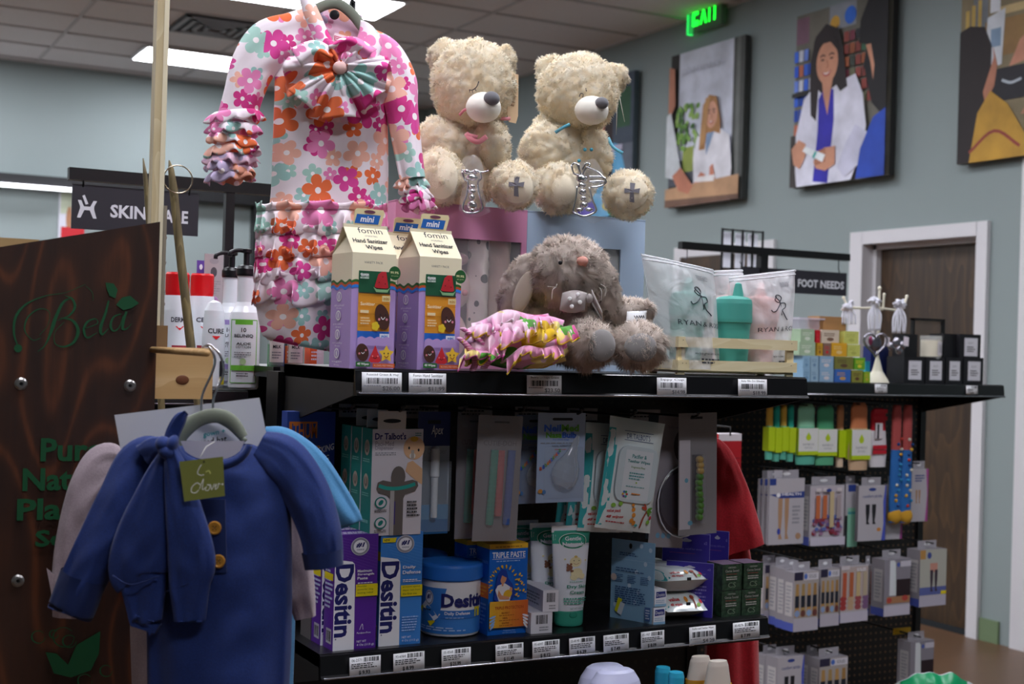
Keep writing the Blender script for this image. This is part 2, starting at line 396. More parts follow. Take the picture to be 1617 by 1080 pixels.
# exit sign
e0 = pX(1078, 53, XR - .12); e1 = pX(1131, 37, XR - .12)
t = thing('exit_sign', 'green lit exit sign hung under the ceiling', 'sign', (XR - .06, e0.y, e0.z), -PI / 2)   # local x runs along -Y
Wd = e0.y - e1.y
b = MB(); b.box(0, Wd, -.02, .02, 0, .24, C('#5f7a66', .15, alpha=.75)); b.box(-.004, .006, -.022, .022, -.004, .24, C('#18c850', .3, emit=.8)); b.build('panel', t)
b = MB(); b.box(-.02, Wd + .02, -.04, .04, .24, .31, C('#d0d0d0', .4)); b.build('housing', t)
b = MB(); d = Dec(b, (0, -.021, 0), (1, 0, 0), (0, 0, 1), Wd, .24); d.txt('E', .15, .16, .33, .92, C('#10e828', .5, emit=1.3), .03); d.txt('X', .37, .16, .58, .92, C('#10e828', .5, emit=1.3), .03); d.txt('I', .63, .16, .67, .92, C('#10e828', .5, emit=1.3), .03); d.txt('T', .71, .16, .90, .92, C('#10e828', .5, emit=1.3), .03); b.build('lettering', t)

# black framed opening on the back wall with a strip light below its header
def bwp(x, y): return pY(x, y, YB - .1)
b = MB(); p0 = bwp(-60, 268); p1 = bwp(470, 312); BLK = C('#161618', .4)
zt = p0.z; zh = bwp(50, 296).z
b.box(p0.x, p1.x, YB - .14, YB, zt - .11, zt, BLK)
for px in (404, 462): q = bwp(px, 340).x; b.box(q - .02, q + .02, YB - .12, YB, 0, zt - .1, BLK)
struct(b.build('trim_3'), 'long black header rail along the back wall')
b = MB(); q0 = bwp(-60, 290); q1 = bwp(112, 298); b.box(q0.x, q1.x, YB - .2, YB - .15, q0.z - .002, q0.z + .024, C('#f6f8ff', .4, emit=2.2)); tag(b.build('strip_light'), 'thin white strip light under the black rail at the far left', 'strip light')

# ---------------------------------------------------------------- canvas prints
SK = C('#c98f72'); SKD = C('#a86c50'); HB = C('#241c1e'); WHC = C('#dcdce8')
def canvas(label, Y0, Y1, z0, z1, paint, edge='#2a2a2a'):
    W = Y0 - Y1; H = z1 - z0
    t = thing('canvas_print', label, 'picture', (XR - .045, Y0, z0), -PI / 2, 'canvas photo prints on the right wall')
    b = MB(); b.box(0, W, -.02, .02, 0, H, C(edge, .7)); b.build('stretcher', t)
    b = MB(); d = Dec(b, (0, -.0202, 0), (1, 0, 0), (0, 0, 1), W, H, e=.0004); paint(d); b.build('print', t)
def face(d, u, v, ru, rv, skin, smile=True):
    d.ell(u, v, ru, rv, skin, 24); D1 = C('#3a2020'); L = C('#b04a4a')
    for s_ in (-1, 1):
        d.ell(u + s_ * ru * .42, v + rv * .15, ru * .17, rv * .05, D1, 10); d.stroke([(u + s_ * ru * .65, v + rv * .3), (u + s_ * ru * .4, v + rv * .38), (u + s_ * ru * .18, v + rv * .3)], ru * .1 * d.W, D1, 3)
    d.stroke([(u, v + rv * .1), (u + ru * .12, v - rv * .2), (u - ru * .05, v - rv * .24)], ru * .09 * d.W, SKD, 3)
    d.poly([(u - ru * .42, v - rv * .42), (u, v - rv * .5), (u + ru * .42, v - rv * .4), (u + ru * .2, v - rv * .64), (u - ru * .2, v - rv * .65)], L)
    d.poly([(u - ru * .32, v - rv * .45), (u, v - rv * .51), (u + ru * .32, v - rv * .43), (u + ru * .1, v - rv * .56), (u - ru * .12, v - rv * .57)], C('#f2eee8'))
def pic3(d):   # woman in white coat reading a small tube, customer with back turned
    d.rect(0, 0, 1, 1, C('#6d6a60'))
    rd = random.Random(5)
    d.rect(0, .83, .14, .98, C('#7b5a6a')); d.rect(.36, .86, .64, 1, C('#8a9098')); d.ell(.42, .9, .05, .04, C('#d0a040')); d.ell(.58, .92, .06, .05, C('#2f6ad0'))
    for r in range(6):
        v0 = .3 + r * .085
        for k in range(5):
            if r < 5 or k < 3: d.rect(.0 + k * .055, v0, .045 + k * .055, v0 + .065, C(rd.choice(('#2a56c8', '#3a68d8', '#6a86d8', '#c8ccd8', '#b86a50', '#2048a8'))))
    for r in range(6):
        for k in range(5): d.rect(.55 + k * .06, .42 + r * .07, .6 + k * .06, .475 + r * .07, C(rd.choice(('#3a4038', '#8a4038', '#3f6a50', '#6a6a50', '#7a3848', '#2a2a30', '#a05a3a'))))
    d.rect(0, .52, .3, .545, C('#222224')); d.rect(0, 0, .12, .3, C('#3a3432'))
    d.poly([(.2, .3), (.2, .7), (.25, .84), (.36, .9), (.48, .86), (.55, .72), (.58, .52), (.5, .5), (.4, .4), (.28, .3)], HB)
    d.poly([(.08, .0), (.06, .1), (.06, .3), (.14, .5), (.25, .56), (.35, .5), (.55, .56), (.68, .58), (.76, .46), (.8, .28), (.74, .12), (.66, .0)], WHC)
    d.poly([(.26, .02), (.3, .3), (.3, .48), (.36, .54), (.46, .52), (.47, .35), (.42, .0)], C('#2a24a0')); d.poly([(.35, .5), (.4, .38), (.43, .52), (.46, .62), (.33, .6)], SK)
    d.poly([(.22, .4), (.2, .66), (.24, .82), (.3, .86), (.3, .6), (.28, .36)], HB); d.poly([(.48, .88), (.55, .74), (.6, .52), (.53, .5), (.47, .56), (.47, .74)], HB)
    face(d, .385, .68, .115, .12, SK); d.poly([(.26, .76), (.3, .83), (.38, .86), (.48, .8), (.51, .72), (.42, .79), (.33, .79)], HB)
    d.poly([(.7, .3), (.84, .24), (.8, .1), (.6, .02), (.52, .08), (.6, .2)], C('#c4c4d8'))
    d.poly([(.02, .22), (.1, .27), (.18, .24), (.18, .17), (.12, .1), (.05, .13)], SK); d.poly([(.27, .13), (.38, .2), (.5, .2), (.5, .1), (.4, .07), (.3, .09)], SK)
    for k in range(4): d.stroke([(.28, .115 + k * .02), (.4, .13 + k * .02)], .02 * d.W, SKD, 2)
    d.poly([(.15, .2), (.18, .225), (.4, .16), (.37, .12)], C('#e8eef4')); d.poly([(.26, .16), (.29, .19), (.31, .18), (.28, .145)], C('#3aa8a0'))
    d.poly([(.86, .4), (.78, .6), (.74, .5), (.8, .72), (.72, .74), (.73, .86), (.8, .96), (.9, 1), (1, 1), (1, .3)], C('#151318')); d.poly([(.79, .72), (.84, .62), (.87, .52), (.88, .6), (.84, .72)], SK)
    d.poly([(.72, 0), (.76, .16), (.88, .32), (1, .36), (1, 0)], C('#2347b0'))
def pic2(d):   # blonde woman in a white coat across a table
    d.rect(0, 0, 1, 1, C('#c9cddb')); d.rect(.86, 0, 1, 1, C('#4b4e4c')); d.rect(.9, .02, .95, 1, C('#6a6d6a'))
    d.rect(0, 0, .12, 1, C('#2a2624')); d.rect(0, .14, .5, .3, C('#4b4e58'))
    rd = random.Random(2)
    d.rect(.2, .22, .35, .38, C('#94a24c'))
    for k in range(46): d.ell(.27 + rd.uniform(-.14, .14), .52 + rd.uniform(-.15, .13), .03, .018, C(rd.choice(('#5f8a3c', '#7ea64e', '#41692e', '#95b862'))), 8, rd.uniform(0, 3))
    d.txt('pharmacy', .2, .84, .74, .9, C('#b2b7c4'), False)
    d.poly([(.4, .1), (.38, .3), (.42, .42), (.52, .46), (.72, .46), (.86, .4), (.9, .2), (.88, .1)], C('#dcdbe2')); d.poly([(.56, .3), (.54, .44), (.62, .48), (.66, .44)], C('#8098b8'))
    d.poly([(.46, .34), (.5, .62), (.58, .68), (.68, .66), (.74, .5), (.74, .42), (.66, .44), (.56, .44), (.54, .34)], C('#a8784a')); face(d, .62, .55, .08, .085, C('#d09a80')); d.poly([(.5, .5), (.54, .66), (.62, .67), (.58, .6), (.54, .38), (.48, .36)], C('#b88a58'))
    d.poly([(.4, .13), (.5, .2), (.56, .18), (.56, .12), (.46, .11)], C('#c98068')); d.poly([(.62, .22), (.66, .24), (.7, .14), (.62, .12)], C('#c98068'))
    d.poly([(0, 0), (0, .12), (1, .15), (1, 0)], C('#b8906c')); d.poly([(0, 0), (0, .05), (1, .03), (1, 0)], C('#6d5040')); d.poly([(.42, .14), (.46, .17), (.7, .17), (.68, .13)], C('#e8e4e4'))
    d.poly([(.02, .92), (.1, .9), (.12, .66), (.06, .6), (.02, .62)], C('#b47860')); d.poly([(0, .2), (0, .6), (.06, .62), (.14, .44), (.22, .24), (.12, .18)], C('#c7ccd0')); d.poly([(.1, .2), (.22, .25), (.4, .12), (.34, .07), (.2, .1)], C('#b9765c'))
def pic4(d):   # person seen from behind looking at eyeglasses
    d.rect(0, 0, 1, 1, C('#7f7257')); d.rect(.1, .5, .22, 1, C('#6f7478')); d.rect(.2, .5, 1, .68, C('#8a6a40')); d.rect(.3, .7, 1, .74, C('#c0a878'))
    for k in range(3): d.rect(.04 + k * .05, .6, .07 + k * .05, .76 + k * .02, C('#b89a50'))
    d.poly([(.2, .44), (.22, .7), (.36, .73), (.34, .46)], C('#c6cad0')); d.rect(.24, .72, .32, .82, C('#cfd2d8')); d.rect(.25, .55, .33, .64, C('#7890a8'))
    d.rect(.2, .28, 1, .44, C('#1e1c22')); d.poly([(.4, .44), (.48, .56), (.56, .6), (1, .66), (1, .5), (.56, .46)], C('#b98068'))
    d.poly([(.5, .2), (.62, .34), (1, .4), (1, .26), (.7, .2)], C('#b98068'))
    d.poly([(0, 0), (0, .66), (.08, .68), (.2, .66), (.26, .56), (.26, .4), (.2, .22), (.14, 0)], C('#1f1617')); d.poly([(.2, .34), (.24, .42), (.28, .5), (.27, .56), (.31, .46), (.29, .36), (.22, .28)], C('#a87058'))
    d.poly([(.1, 0), (.16, .24), (.26, .34), (.4, .26), (.56, .08), (.6, 0)], C('#b4882e')); d.stroke([(.1, .05), (.3, .14), (.5, .05)], .02 * d.W, C('#8a3a30'))
    d.stroke([(.35, .38), (.42, .36), (.5, .37)], .014, C('#a8b0b8'))
def pic1(d):   # smiling woman in blue
    d.rect(0, 0, 1, 1, C('#59606c')); d.rect(0, .55, 1, .6, C('#383c48')); d.rect(.6, .5, 1, 1, C('#3c4654')); d.rect(.75, .62, .95, .9, C('#2e5238'))
    d.poly([(0, .3), (.05, .5), (.4, .58), (.8, .5), (.95, .2), (.95, 0), (0, 0)], C('#5aa0c8')); d.poly([(.2, .3), (.2, .8), (.36, .92), (.58, .88), (.68, .66), (.7, .3), (.58, .22)], C('#2c1c1c'))
    face(d, .4, .68, .16, .15, C('#bf8068')); d.ell(.25, .08, .2, .06, C('#4a3a9a')); d.ell(.75, .08, .2, .05, C('#c8b030')); d.ell(.8, .03, .15, .04, C('#3a9a50'))
    d.rect(.6, .46, .85, .5, C('#b8b4c8'))
C_plain = C; _pc = {}
def C(h, *a, **k):     # printed colour with the mottling of a photographic print
    if a or k: return C_plain(h, *a, **k)
    if h not in _pc:
        v = [int(h[i:i + 2], 16) for i in (1, 3, 5)]; lo = '#%02x%02x%02x' % tuple(int(x * .86) for x in v); hi = '#%02x%02x%02x' % tuple(min(255, int(x * 1.06 + 4)) for x in v)
        _pc[h] = m_noise('print_' + h[1:], lo, hi, 6, .7, 0, lo=.25, hi=.75)
    return _pc[h]
SK, SKD, HB, WHC = C('#c98f72'), C('#a86c50'), C('#241c1e'), C('#d4d4e2')
canvas('canvas print of a dark haired woman in a white coat laughing', 6.56, 5.735, 2.468, 3.526, pic3)
canvas('canvas print of a blonde woman in a white coat at a table', 7.90, 7.07, 2.448, 3.515, pic2, '#3a3c3a')
canvas('canvas print of a woman in blue, half hidden behind the bear', 9.25, 8.37, 2.45, 3.50, pic1, '#445058')
canvas('canvas print at the right edge with a person in yellow seen from behind', 5.228, 4.40, 2.474, 3.53, pic4)
C = C_plain
# ================================================================ main gondola
GX0, GX1, GB = .79, 1.70, 2.34; TY, TZ = 1.995, 1.400; LY, LZ = 2.08, .934
BK = C('#0d0d0f', .42); BK2 = C('#151517', .3); PAPER = C('#e9e9ee', .5); INK = C('#1b1b22', .6); GREYL = C('#8d8d95', .6)
def m_peg(name, c='#0c0c0e', dot='#2b2622'):
    g = G(name); tc = g.n('TexCoord'); sp = g.n('SeparateXYZ', i_Vector=tc.outputs['Object'])
    fx_ = g.math('SUBTRACT', g.math('FRACT', g.math('MULTIPLY', sp.outputs[0], 39.37)), .5); fz = g.math('SUBTRACT', g.math('FRACT', g.math('MULTIPLY', sp.outputs[2], 39.37)), .5)
    r = g.math('ADD', g.math('MULTIPLY', fx_, fx_), g.math('MULTIPLY', fz, fz)); mk = g.math('LESS_THAN', r, .03)
    g.set('Base Color', g.mix(mk, rgb(c), rgb(dot))); g.set('Roughness', .5); return g.m
PEG = m_peg('pegboard', dot='#231f1c'); PEG2 = m_peg('pegboard_far', '#0b0b0c', '#6b4e38')
gond = thing('gondola_shelving', 'black metal gondola shelving unit holding the baby products in front', 'shelving', (0, 0, 0))
b = MB(); b.box(GX0, GX1, GB, GB + .02, .1, 1.395, PEG); b.build('back_panel', gond)
for x in (GX0 - .012, GX1 - .012):
    b = MB(); b.box(x, x + .025, GB - .005, GB + .06, 0, 1.385, BK); b.build('upright', gond, bev=.002)
b = MB(); b.box(GX0, GX1, 1.93, GB + .06, .0, .14, BK); b.build('base_deck', gond, bev=.004)
def price(d, u, name, price_, seed=0, tilt=0):
    pass
def shelf(parent, x0, x1, yf, yb, z, name='shelf', strip='#101013', plate=.11, lip=.042):
    b = MB(); b.box(x0, x1, yf + .004, yb, z - .022, z, BK2)
    sh = b.build(name, parent, bev=.0015)
    b = MB(); m = C(strip, .28)      # angled front strip; lower rail coloured pale to carry the lip highlight
    pr = [(yf + .006, z), (yf, z - .003), (yf - .004, z - lip + .008), (yf - .009, z - lip + .004), (yf - .009, z - lip), (yf + .006, z - lip)]
    vs = [(x, y, zz) for x in (x0, x1) for y, zz in pr]; n = len(pr)
    b.add(vs, [(i, (i + 1) % n, (i + 1) % n + n, i + n) for i in range(n)] + [tuple(range(n))[::-1], tuple(range(n, 2 * n))], m)
    b.tube([(x0 + .004, yf - .009, z - lip + .004), (x1 - .004, yf - .009, z - lip + .004)], .0017, C('#c4c4cc', .25, .8), 8)
    b.build('label_strip', sh)
    for x in (x0, x1 - .004):
        b = MB(); vs = [(x + dx, y, zz) for dx in (0, .004) for y, zz in ((yf + .004, z - .001), (yf + .004, z - lip), (yb, z - plate), (yb, z - .001))]
        b.add(vs, [(0, 1, 2, 3), (7, 6, 5, 4), (0, 4, 5, 1), (1, 5, 6, 2), (2, 6, 7, 3), (3, 7, 4, 0)], C('#1c1a1b', .5)); b.build('bracket', sh)
    return sh
def price_label(parent, x, yf, z, w_=.058, h=.034, title='', price_='', code='', old=False, seed=1, curl=.003, tilt=0.):
    b = MB(); tint = C('#e6e6ea', .45) if not old else C('#dcdcdc', .45)
    fn = lambda u, v, e: V((x + u * w_, yf - .0052 - .002 * (1 - v) - curl * (1 - u) ** 3 - e, z - .004 - h + v * h + tilt * u))
    b.grid(lambda u, v: fn(u, v, 0), 5, 2, tint); d = Dec(b, (0, 0, 0), (1, 0, 0), (0, 0, 1), w_, h, fn=fn)
    if title: d.txt(title, .12, .8, .92, .95, INK, False); d.bars(.12, .42, .9, .72, INK, 24, seed); d.fine(.05, .28, .5, .38, 1, GREYL, seed); d.txt(price_, .52, .05, .95, .3, C('#55555c'), False)
    else:
        d.txt(code, .07, .76, .4, .9, INK, False); d.bars(.46, .72, .94, .95, INK, 16, seed); d.fine(.06, .38, .92, .68, 3, INK, seed); d.txt(price_, .3, .05, .66, .28, INK)
    return b.build('price_label', parent, solid=.0004)
topshelf = shelf(gond, GX0, GX1, TY, GB, TZ)
lowshelf = shelf(gond, GX0 - .012, GX1 - .008, LY, GB, LZ, strip='#0f0f12')
botshelf = shelf(gond, GX0, GX1, 1.96, GB, .60)
for x0, x1, ti, pr, sd in ((568, 632, 'Roasted Green & Hay', '$26.00', 1), (642, 702, 'Fomin Hand Sanitizer', '$11.99', 2), (828, 884, 'Bunny Linkage Grace', '$23.50', 3), (1033, 1081, 'Sippy Cup', '$14.99', 4), (1161, 1208, 'Baby Bib Dri Bibette', '$18.99', 5)):
    a = pY(x0, 600, TY).x; c = pY(x1, 600, TY).x; price_label(topshelf, a, TY, TZ - .001, c - a, .031, ti, pr, seed=sd)
for i, (x0, x1, cd, pr) in enumerate(((549, 599, '06-2571', '$ 9.93'), (618, 668, '93-6064', '$ 8.99'), (694, 741, '05-8568', '$ 21.99'), (779, 824, '80-3844', '$ 11.49'), (837, 881, '95-6047', '$ 8.12'), (895, 937, '55-8140', '$ 6.29'), (949, 990, '85-1422', '$ 7.49'), (1008, 1046, '85-1467', '$ 8.09'))):
    yy = 1040 - (x0 - 549) * .083; a = pY(x0, yy, LY).x; c = pY(x1, yy, LY).x; price_label(lowshelf, a, LY, LZ - .003, c - a, .031, code=cd, price_=pr, seed=i + 9)
a = pY(1084, 1000, LY).x; c = pY(1127, 1000, LY).x; price_label(lowshelf, a, LY, LZ - .002, c - a, .034, 'Pacifier and Teether Wipes', '$4.29', seed=40)
a = pY(1153, 990, LY).x; c = pY(1196, 990, LY).x; price_label(lowshelf, a, LY, LZ - .001, c - a, .031, code='85-8276', price_='$ 7.99', seed=41)

# ---------------------------------------------------------------- cartons
def carton_mb(W, D, H, body, top=None, left=None):
    b = MB(); b.box(0, W, 0, D, 0, H, body, mt=top, ml=left)
    return b, Dec(b, (0, 0, 0), (1, 0, 0), (0, 0, 1), W, H), Dec(b, (0, D, 0), (0, -1, 0), (0, 0, 1), D, H), Dec(b, (0, 0, H), (1, 0, 0), (0, 1, 0), W, D)

# hand sanitizer wipes cartons with gable roof
CREAM = C('#f2e7c8', .5); LAV = C('#b99bd6', .5); GRN = C('#1f6b3c', .5); WHT = C('#f4f2f4', .5)
W_, D_, H_ = .077, .080, .184; RZ = .228
def fomin(label, loc, rz):
    t = thing('wipes_carton', label, 'carton', loc, rz, 'hand sanitizer wipes cartons')
    b = MB(); ym = D_ / 2
    vs = [(0, 0, 0), (W_, 0, 0), (W_, D_, 0), (0, D_, 0), (0, 0, H_), (W_, 0, H_), (W_, D_, H_), (0, D_, H_), (0, ym, RZ), (W_, ym, RZ)]
    b.add(vs, [(0, 1, 5, 4), (2, 3, 7, 6), (3, 0, 4, 7), (1, 2, 6, 5), (3, 2, 1, 0)], LAV); b.add(vs, [(4, 5, 9, 8), (6, 7, 8, 9)], CREAM)
    b.add([(0, 0, H_), (0, D_, H_), (.012, ym, RZ - .004), (.0, ym, RZ)], [(0, 2, 1), (0, 3, 2), (1, 2, 3)], CREAM); b.add([(W_, 0, H_), (W_, D_, H_), (W_ - .01, ym, RZ - .004), (W_, ym, RZ)], [(0, 1, 2), (0, 2, 3), (1, 3, 2)], CREAM)
    # fin along the ridge
    b.box(0, W_, ym - .0012, ym + .0012, RZ - .002, RZ + .004, CREAM)
    for d, ww in ((Dec(b, (0, 0, 0), (1, 0, 0), (0, 0, 1), W_, H_), W_), (Dec(b, (0, D_, 0), (0, -1, 0), (0, 0, 1), D_, H_), D_)):
        d.rect(0, .74, 1, 1, CREAM)
        for k, cc in enumerate(('#2f6b2c', '#c9582c', '#2f80e0')):
            yv = .745 - k * .022; top = [(i / 24, yv + .012 + .012 * math.sin(i / 24 * 2 * PI * 2.5)) for i in range(25)]; bot = [(i / 24, yv - .014 + .012 * math.sin(i / 24 * 2 * PI * 2.5)) for i in range(25)]
            for i in range(24): d.m.add([d.P(*bot[i]), d.P(*bot[i + 1]), d.P(*top[i + 1]), d.P(*top[i])], [(0, 1, 2, 3)], C(cc))
            d.k += 1
    for k, (wd) in enumerate(('alcohol', 'paraben', 'cruelty', 'vegan')):    # icons on the left side
        v0 = .62 - k * .165
        d.ell(.42, v0, .12, .045, WHT, 16); d.ell(.42, v0, .09, .032, LAV, 16); d.ell(.42, v0, .03, .028, WHT, 10); d.txt(wd, .2, v0 - .085, .68, v0 - .066, WHT, False); d.txt('free', .32, v0 - .108, .56, v0 - .092, WHT, False)
    d = Dec(b, (0, 0, 0), (1, 0, 0), (0, 0, 1), W_, H_, e=.0002)
    d.k = 4; GC = C('#18583a'); d.rect(.15, .66, .87, .845, GC); d.rect(.15, .325, .87, .66, C('#e39a2c')); d.rect(.15, .25, .87, .325, C('#2a6fd0'))
    for k in range(4): d.rect(.15, .655 - k * .09, .87, .652 - k * .09, C('#b87a20'))
    d.rect(.15, .65, .87, .66, C('#3a3a2a'))
    d.poly([(.5, .71), (.58, .82), (.66, .845), (.76, .845), (.82, .71), (.78, .7), (.55, .7)], C('#c42a34')); d.poly([(.47, .71), (.55, .69), (.8, .69), (.86, .71), (.8, .665), (.54, .665)], C('#8fc08c'))
    for q in ((.6, .75), (.68, .8), (.74, .74)): d.ell(q[0], q[1], .012, .006, C('#3a1418'), 6)
    d.fine(.17, .77, .38, .83, 2, C('#cfe0d4'), 4); d.txt('fomin', .18, .795, .36, .825, WHT)
    d.ell(.69, .45, .16, .115, C('#4a2a22'), 22, .3); d.ell(.62, .43, .028, .012, C('#d88a9a'), 8); d.ell(.79, .43, .028, .012, C('#d88a9a'), 8); d.stroke([(.66, .45), (.7, .43), (.75, .45)], .0012, WHT)
    d.ell(.64, .47, .014, .008, INK, 8); d.ell(.76, .47, .014, .008, INK, 8)
    for q in range(5): d.ell(.53 + .05 * math.cos(q * 1.257), .37 + .022 * math.sin(q * 1.257), .045, .019, C('#e8c82c'), 10)
    d.rect(.66, .585, .85, .635, C('#e8d49a')); d.txt('mini', .69, .595, .82, .625, C('#b9832c')); d.txt('Sanitizer', .17, .545, .5, .575, C('#fbe8c0')); d.rect(.17, .48, .36, .505, C('#f4dcae')); d.fine(.18, .38, .4, .45, 3, C('#f4dcae'), 7)
    d.rect(.62, .262, .84, .305, C('#dfe8f4')); d.txt('mini', .66, .268, .8, .298, C('#2a6fd0'))
    sc = [(.12, .2)] + [(.12 + .76 * i / 30, .262 + .016 * abs(math.sin(i / 30 * PI * 4))) for i in range(31)] + [(.9, .2)]; d.poly(sc, LAV)
    BR = C('#4a2a22'); d.ell(.24, .14, .14, .078, BR, 20, .25); d.ell(.17, .13, .025, .01, C('#d8808a'), 8); d.ell(.31, .16, .025, .01, C('#d8808a'), 8); d.ell(.2, .155, .014, .008, INK, 8); d.ell(.28, .17, .014, .008, INK, 8); d.stroke([(.21, .14), (.245, .13), (.28, .145)], .001, WHT)
    d.poly([(.37, .07), (.52, .205), (.66, .07), (.6, .055), (.44, .055)], C('#d02a34')); d.stroke([(.48, .1), (.52, .09), (.56, .1)], .001, INK); d.ell(.46, .11, .016, .008, C('#f08a90'), 8); d.ell(.58, .11, .016, .008, C('#f08a90'), 8)
    st = []
    for i in range(10): r = 1 if i % 2 == 0 else .55; q = PI / 2 + i * PI / 5; st.append((.77 + .18 * r * math.cos(q), .13 + .078 * r * math.sin(q)))
    d.poly(st, C('#f0c43a')); d.ell(.72, .135, .014, .008, INK, 8); d.ell(.81, .135, .014, .008, INK, 8); d.stroke([(.72, .115), (.77, .1), (.82, .118)], .0012, C('#9c3a20'))
    d.rect(.08, .018, .4, .06, C('#2c6b32')); d.txt('48 Wipes', .11, .026, .37, .052, WHT); d.rect(.46, .012, .96, .048, C('#d65a28')); d.txt('ALCOHOL FREE FORMULA', .49, .022, .93, .038, C('#f8d8c0'), False)
    d.ell(.9, .835, .135, .06, C('#1d5a2a'), 24); d.txt('99.9%', .8, .828, .99, .85, C('#e8e8b0')); d.txt('kills germs', .82, .805, .98, .815, C('#e8e8b0'), False)
    d.txt('VARIETY PACK', .2, .905, .62, .925, C('#4a4640'), False)
    s_ = V((0, ym, RZ - H_)); L = s_.length; d = Dec(b, (0, 0, H_), (1, 0, 0), s_ / L, W_, L, e=.0002); K = C('#2c2a2c')
    d.txt('fomin', .3, .76, .86, .98, K, False); d.txt('HYDRATING', .42, .62, .7, .68, C('#6a665c'), False); d.txt('Hand Sanitizer', .1, .38, .9, .54, K); d.txt('Wipes', .35, .1, .72, .3, K)
    b.build('box', t, bev=.0006)
    b = MB(); z0 = RZ + .003; pts = [(.018, z0), (.066, z0), (.072, z0 + .022), (.07, z0 + .027), (.024, z0 + .027), (.02, z0 + .024)]
    b.prism(pts, ym - .0012, ym + .0012, C('#e3d3a4', .5)); d = Dec(b, (.018, ym - .0014, z0), (1, 0, 0), (0, 0, 1), .05, .027)
    d.poly([(.02, .1), (.86, .1), (.94, .66), (.1, .66)], C('#1f62b4')); d.txt('mini', .22, .2, .72, .56, WHT, True, .2); d.ell(.55, .83, .2, .1, C('#6c3c50'))
    b.build('hang_tab', t, bev=.0004)
    return t
fomin('right carton of hand sanitizer wipes, in front of the pink box', (.9035, TY + .018, TZ), .04)
fomin('left carton of hand sanitizer wipes, in front of the floral gown ruffles', (.787, TY + .018, TZ), .05)
fomin('rear carton of hand sanitizer wipes, just its gable seen behind the right one', (.895, TY + .115, TZ), 0.)

# ---------------------------------------------------------------- gift boxes
def gift(label, x0, w_, col, edge, paint, h=.294, d=.10, y=2.215, win=(.36, .96, .06, .80)):
    t = thing('gift_box', label, 'gift box', (x0, y, TZ), 0, 'window gift boxes under the bears')
    m = C(col, .5, bump=.12, bscale=900); b = MB(); u0, u1, v0, v1 = win; X = lambda u: u * w_; Zz = lambda v: v * h
    for q in ((0, 1, v1, 1), (0, 1, 0, v0), (0, u0, v0, v1), (u1, 1, v0, v1)): b.box(X(q[0]), X(q[1]), 0, .004, Zz(q[2]), Zz(q[3]), m)
    b.box(0, w_, d - .003, d, 0, h, m); b.box(0, .003, .004, d, 0, h, m); b.box(w_ - .003, w_, .004, d, 0, h, C(edge, .5)); b.box(0, w_, 0, d, h - .001, h + .002, m); b.box(0, w_, .004, d, 0, .003, m)
    b.build('box', t); 
    b = MB(); b.box(X(u0), X(u1), .0045, .0055, Zz(v0), Zz(v1), C('#ffffff', .03, alpha=.12)); b.build('window_film', t)
    paint(t, X, Zz, w_, h, d); return t
def swaddle(t, X, Z_, w_, h, d, u0, u1, mat_, lab=None):
    b = MB(); xa, xb = X(u0), X(u1)
    b.grid(lambda a, c: V((xa + (xb - xa) * a, .012 + .03 * (1 - math.sin(PI * min(max(a, .02), .98))) + .002 * math.sin(c * 30 + a * 9), Z_(.07) + (Z_(.86) - Z_(.07)) * c)), 14, 30, mat_)
    return b.build('folded_blanket', t, solid=.002)
gg = G('leaf_print'); v = gg.obj(); vo = gg.n('TexVoronoi', i_Vector=v, i_Scale=34.); gg.set('Base Color', gg.mix(gg.math('LESS_THAN', vo.outputs[0], .28), rgb('#e8dcd6'), rgb('#4b4a50'))); gg.set('Roughness', .9); LEAFM = gg.m
MUS = C('#d9bdb4', .9, bump=.6, bscale=160); MUSG = C('#aeb4b8', .9, bump=.6, bscale=160)
def pinkin(t, X, Z_, w_, h, d):
    swaddle(t, X, Z_, w_, h, d, .62, .78, LEAFM); swaddle(t, X, Z_, w_, h, d, .78, .95, MUS)
    b = MB(); PK = C('#ecc8c4', .85, sheen=.4); b.ell((X(.52), .05, Z_(.5)), (.036, .03, .042), PK); b.ell((X(.47), .045, Z_(.2)), (.042, .03, .05), C('#e3aeb0', .85, sheen=.4)); b.ell((X(.44), .05, Z_(.74)), (.018, .014, .03), PK); b.ell((X(.57), .022, Z_(.47)), (.006, .004, .006), C('#d8828a'))
    b.ell((X(.5), .036, Z_(.68)), (.03, .02, .014), C('#d7a9b4', .4)); b.build('plush_toy', t)
def bluein(t, X, Z_, w_, h, d):
    swaddle(t, X, Z_, w_, h, d, .68, .93, MUSG)
    b = MB(); b.box(X(.3), X(.68), .05, .06, Z_(.06), Z_(.8), C('#20242a', .8)); b.box(X(.14), X(.33), .02, .05, Z_(.4), Z_(.80), C('#c8c07a', .7)); b.build('liner', t)
PX0 = .945
gift('pink gift box with a window, under the bear with pink bow', PX0, .265, '#d58fb4', '#232a58', pinkin)
gift('pale blue gift box with a window, behind the grey bunny', 1.2105, .262, '#a9bcd4', '#8ea3bf', bluein, win=(.17, .79, .04, .80))

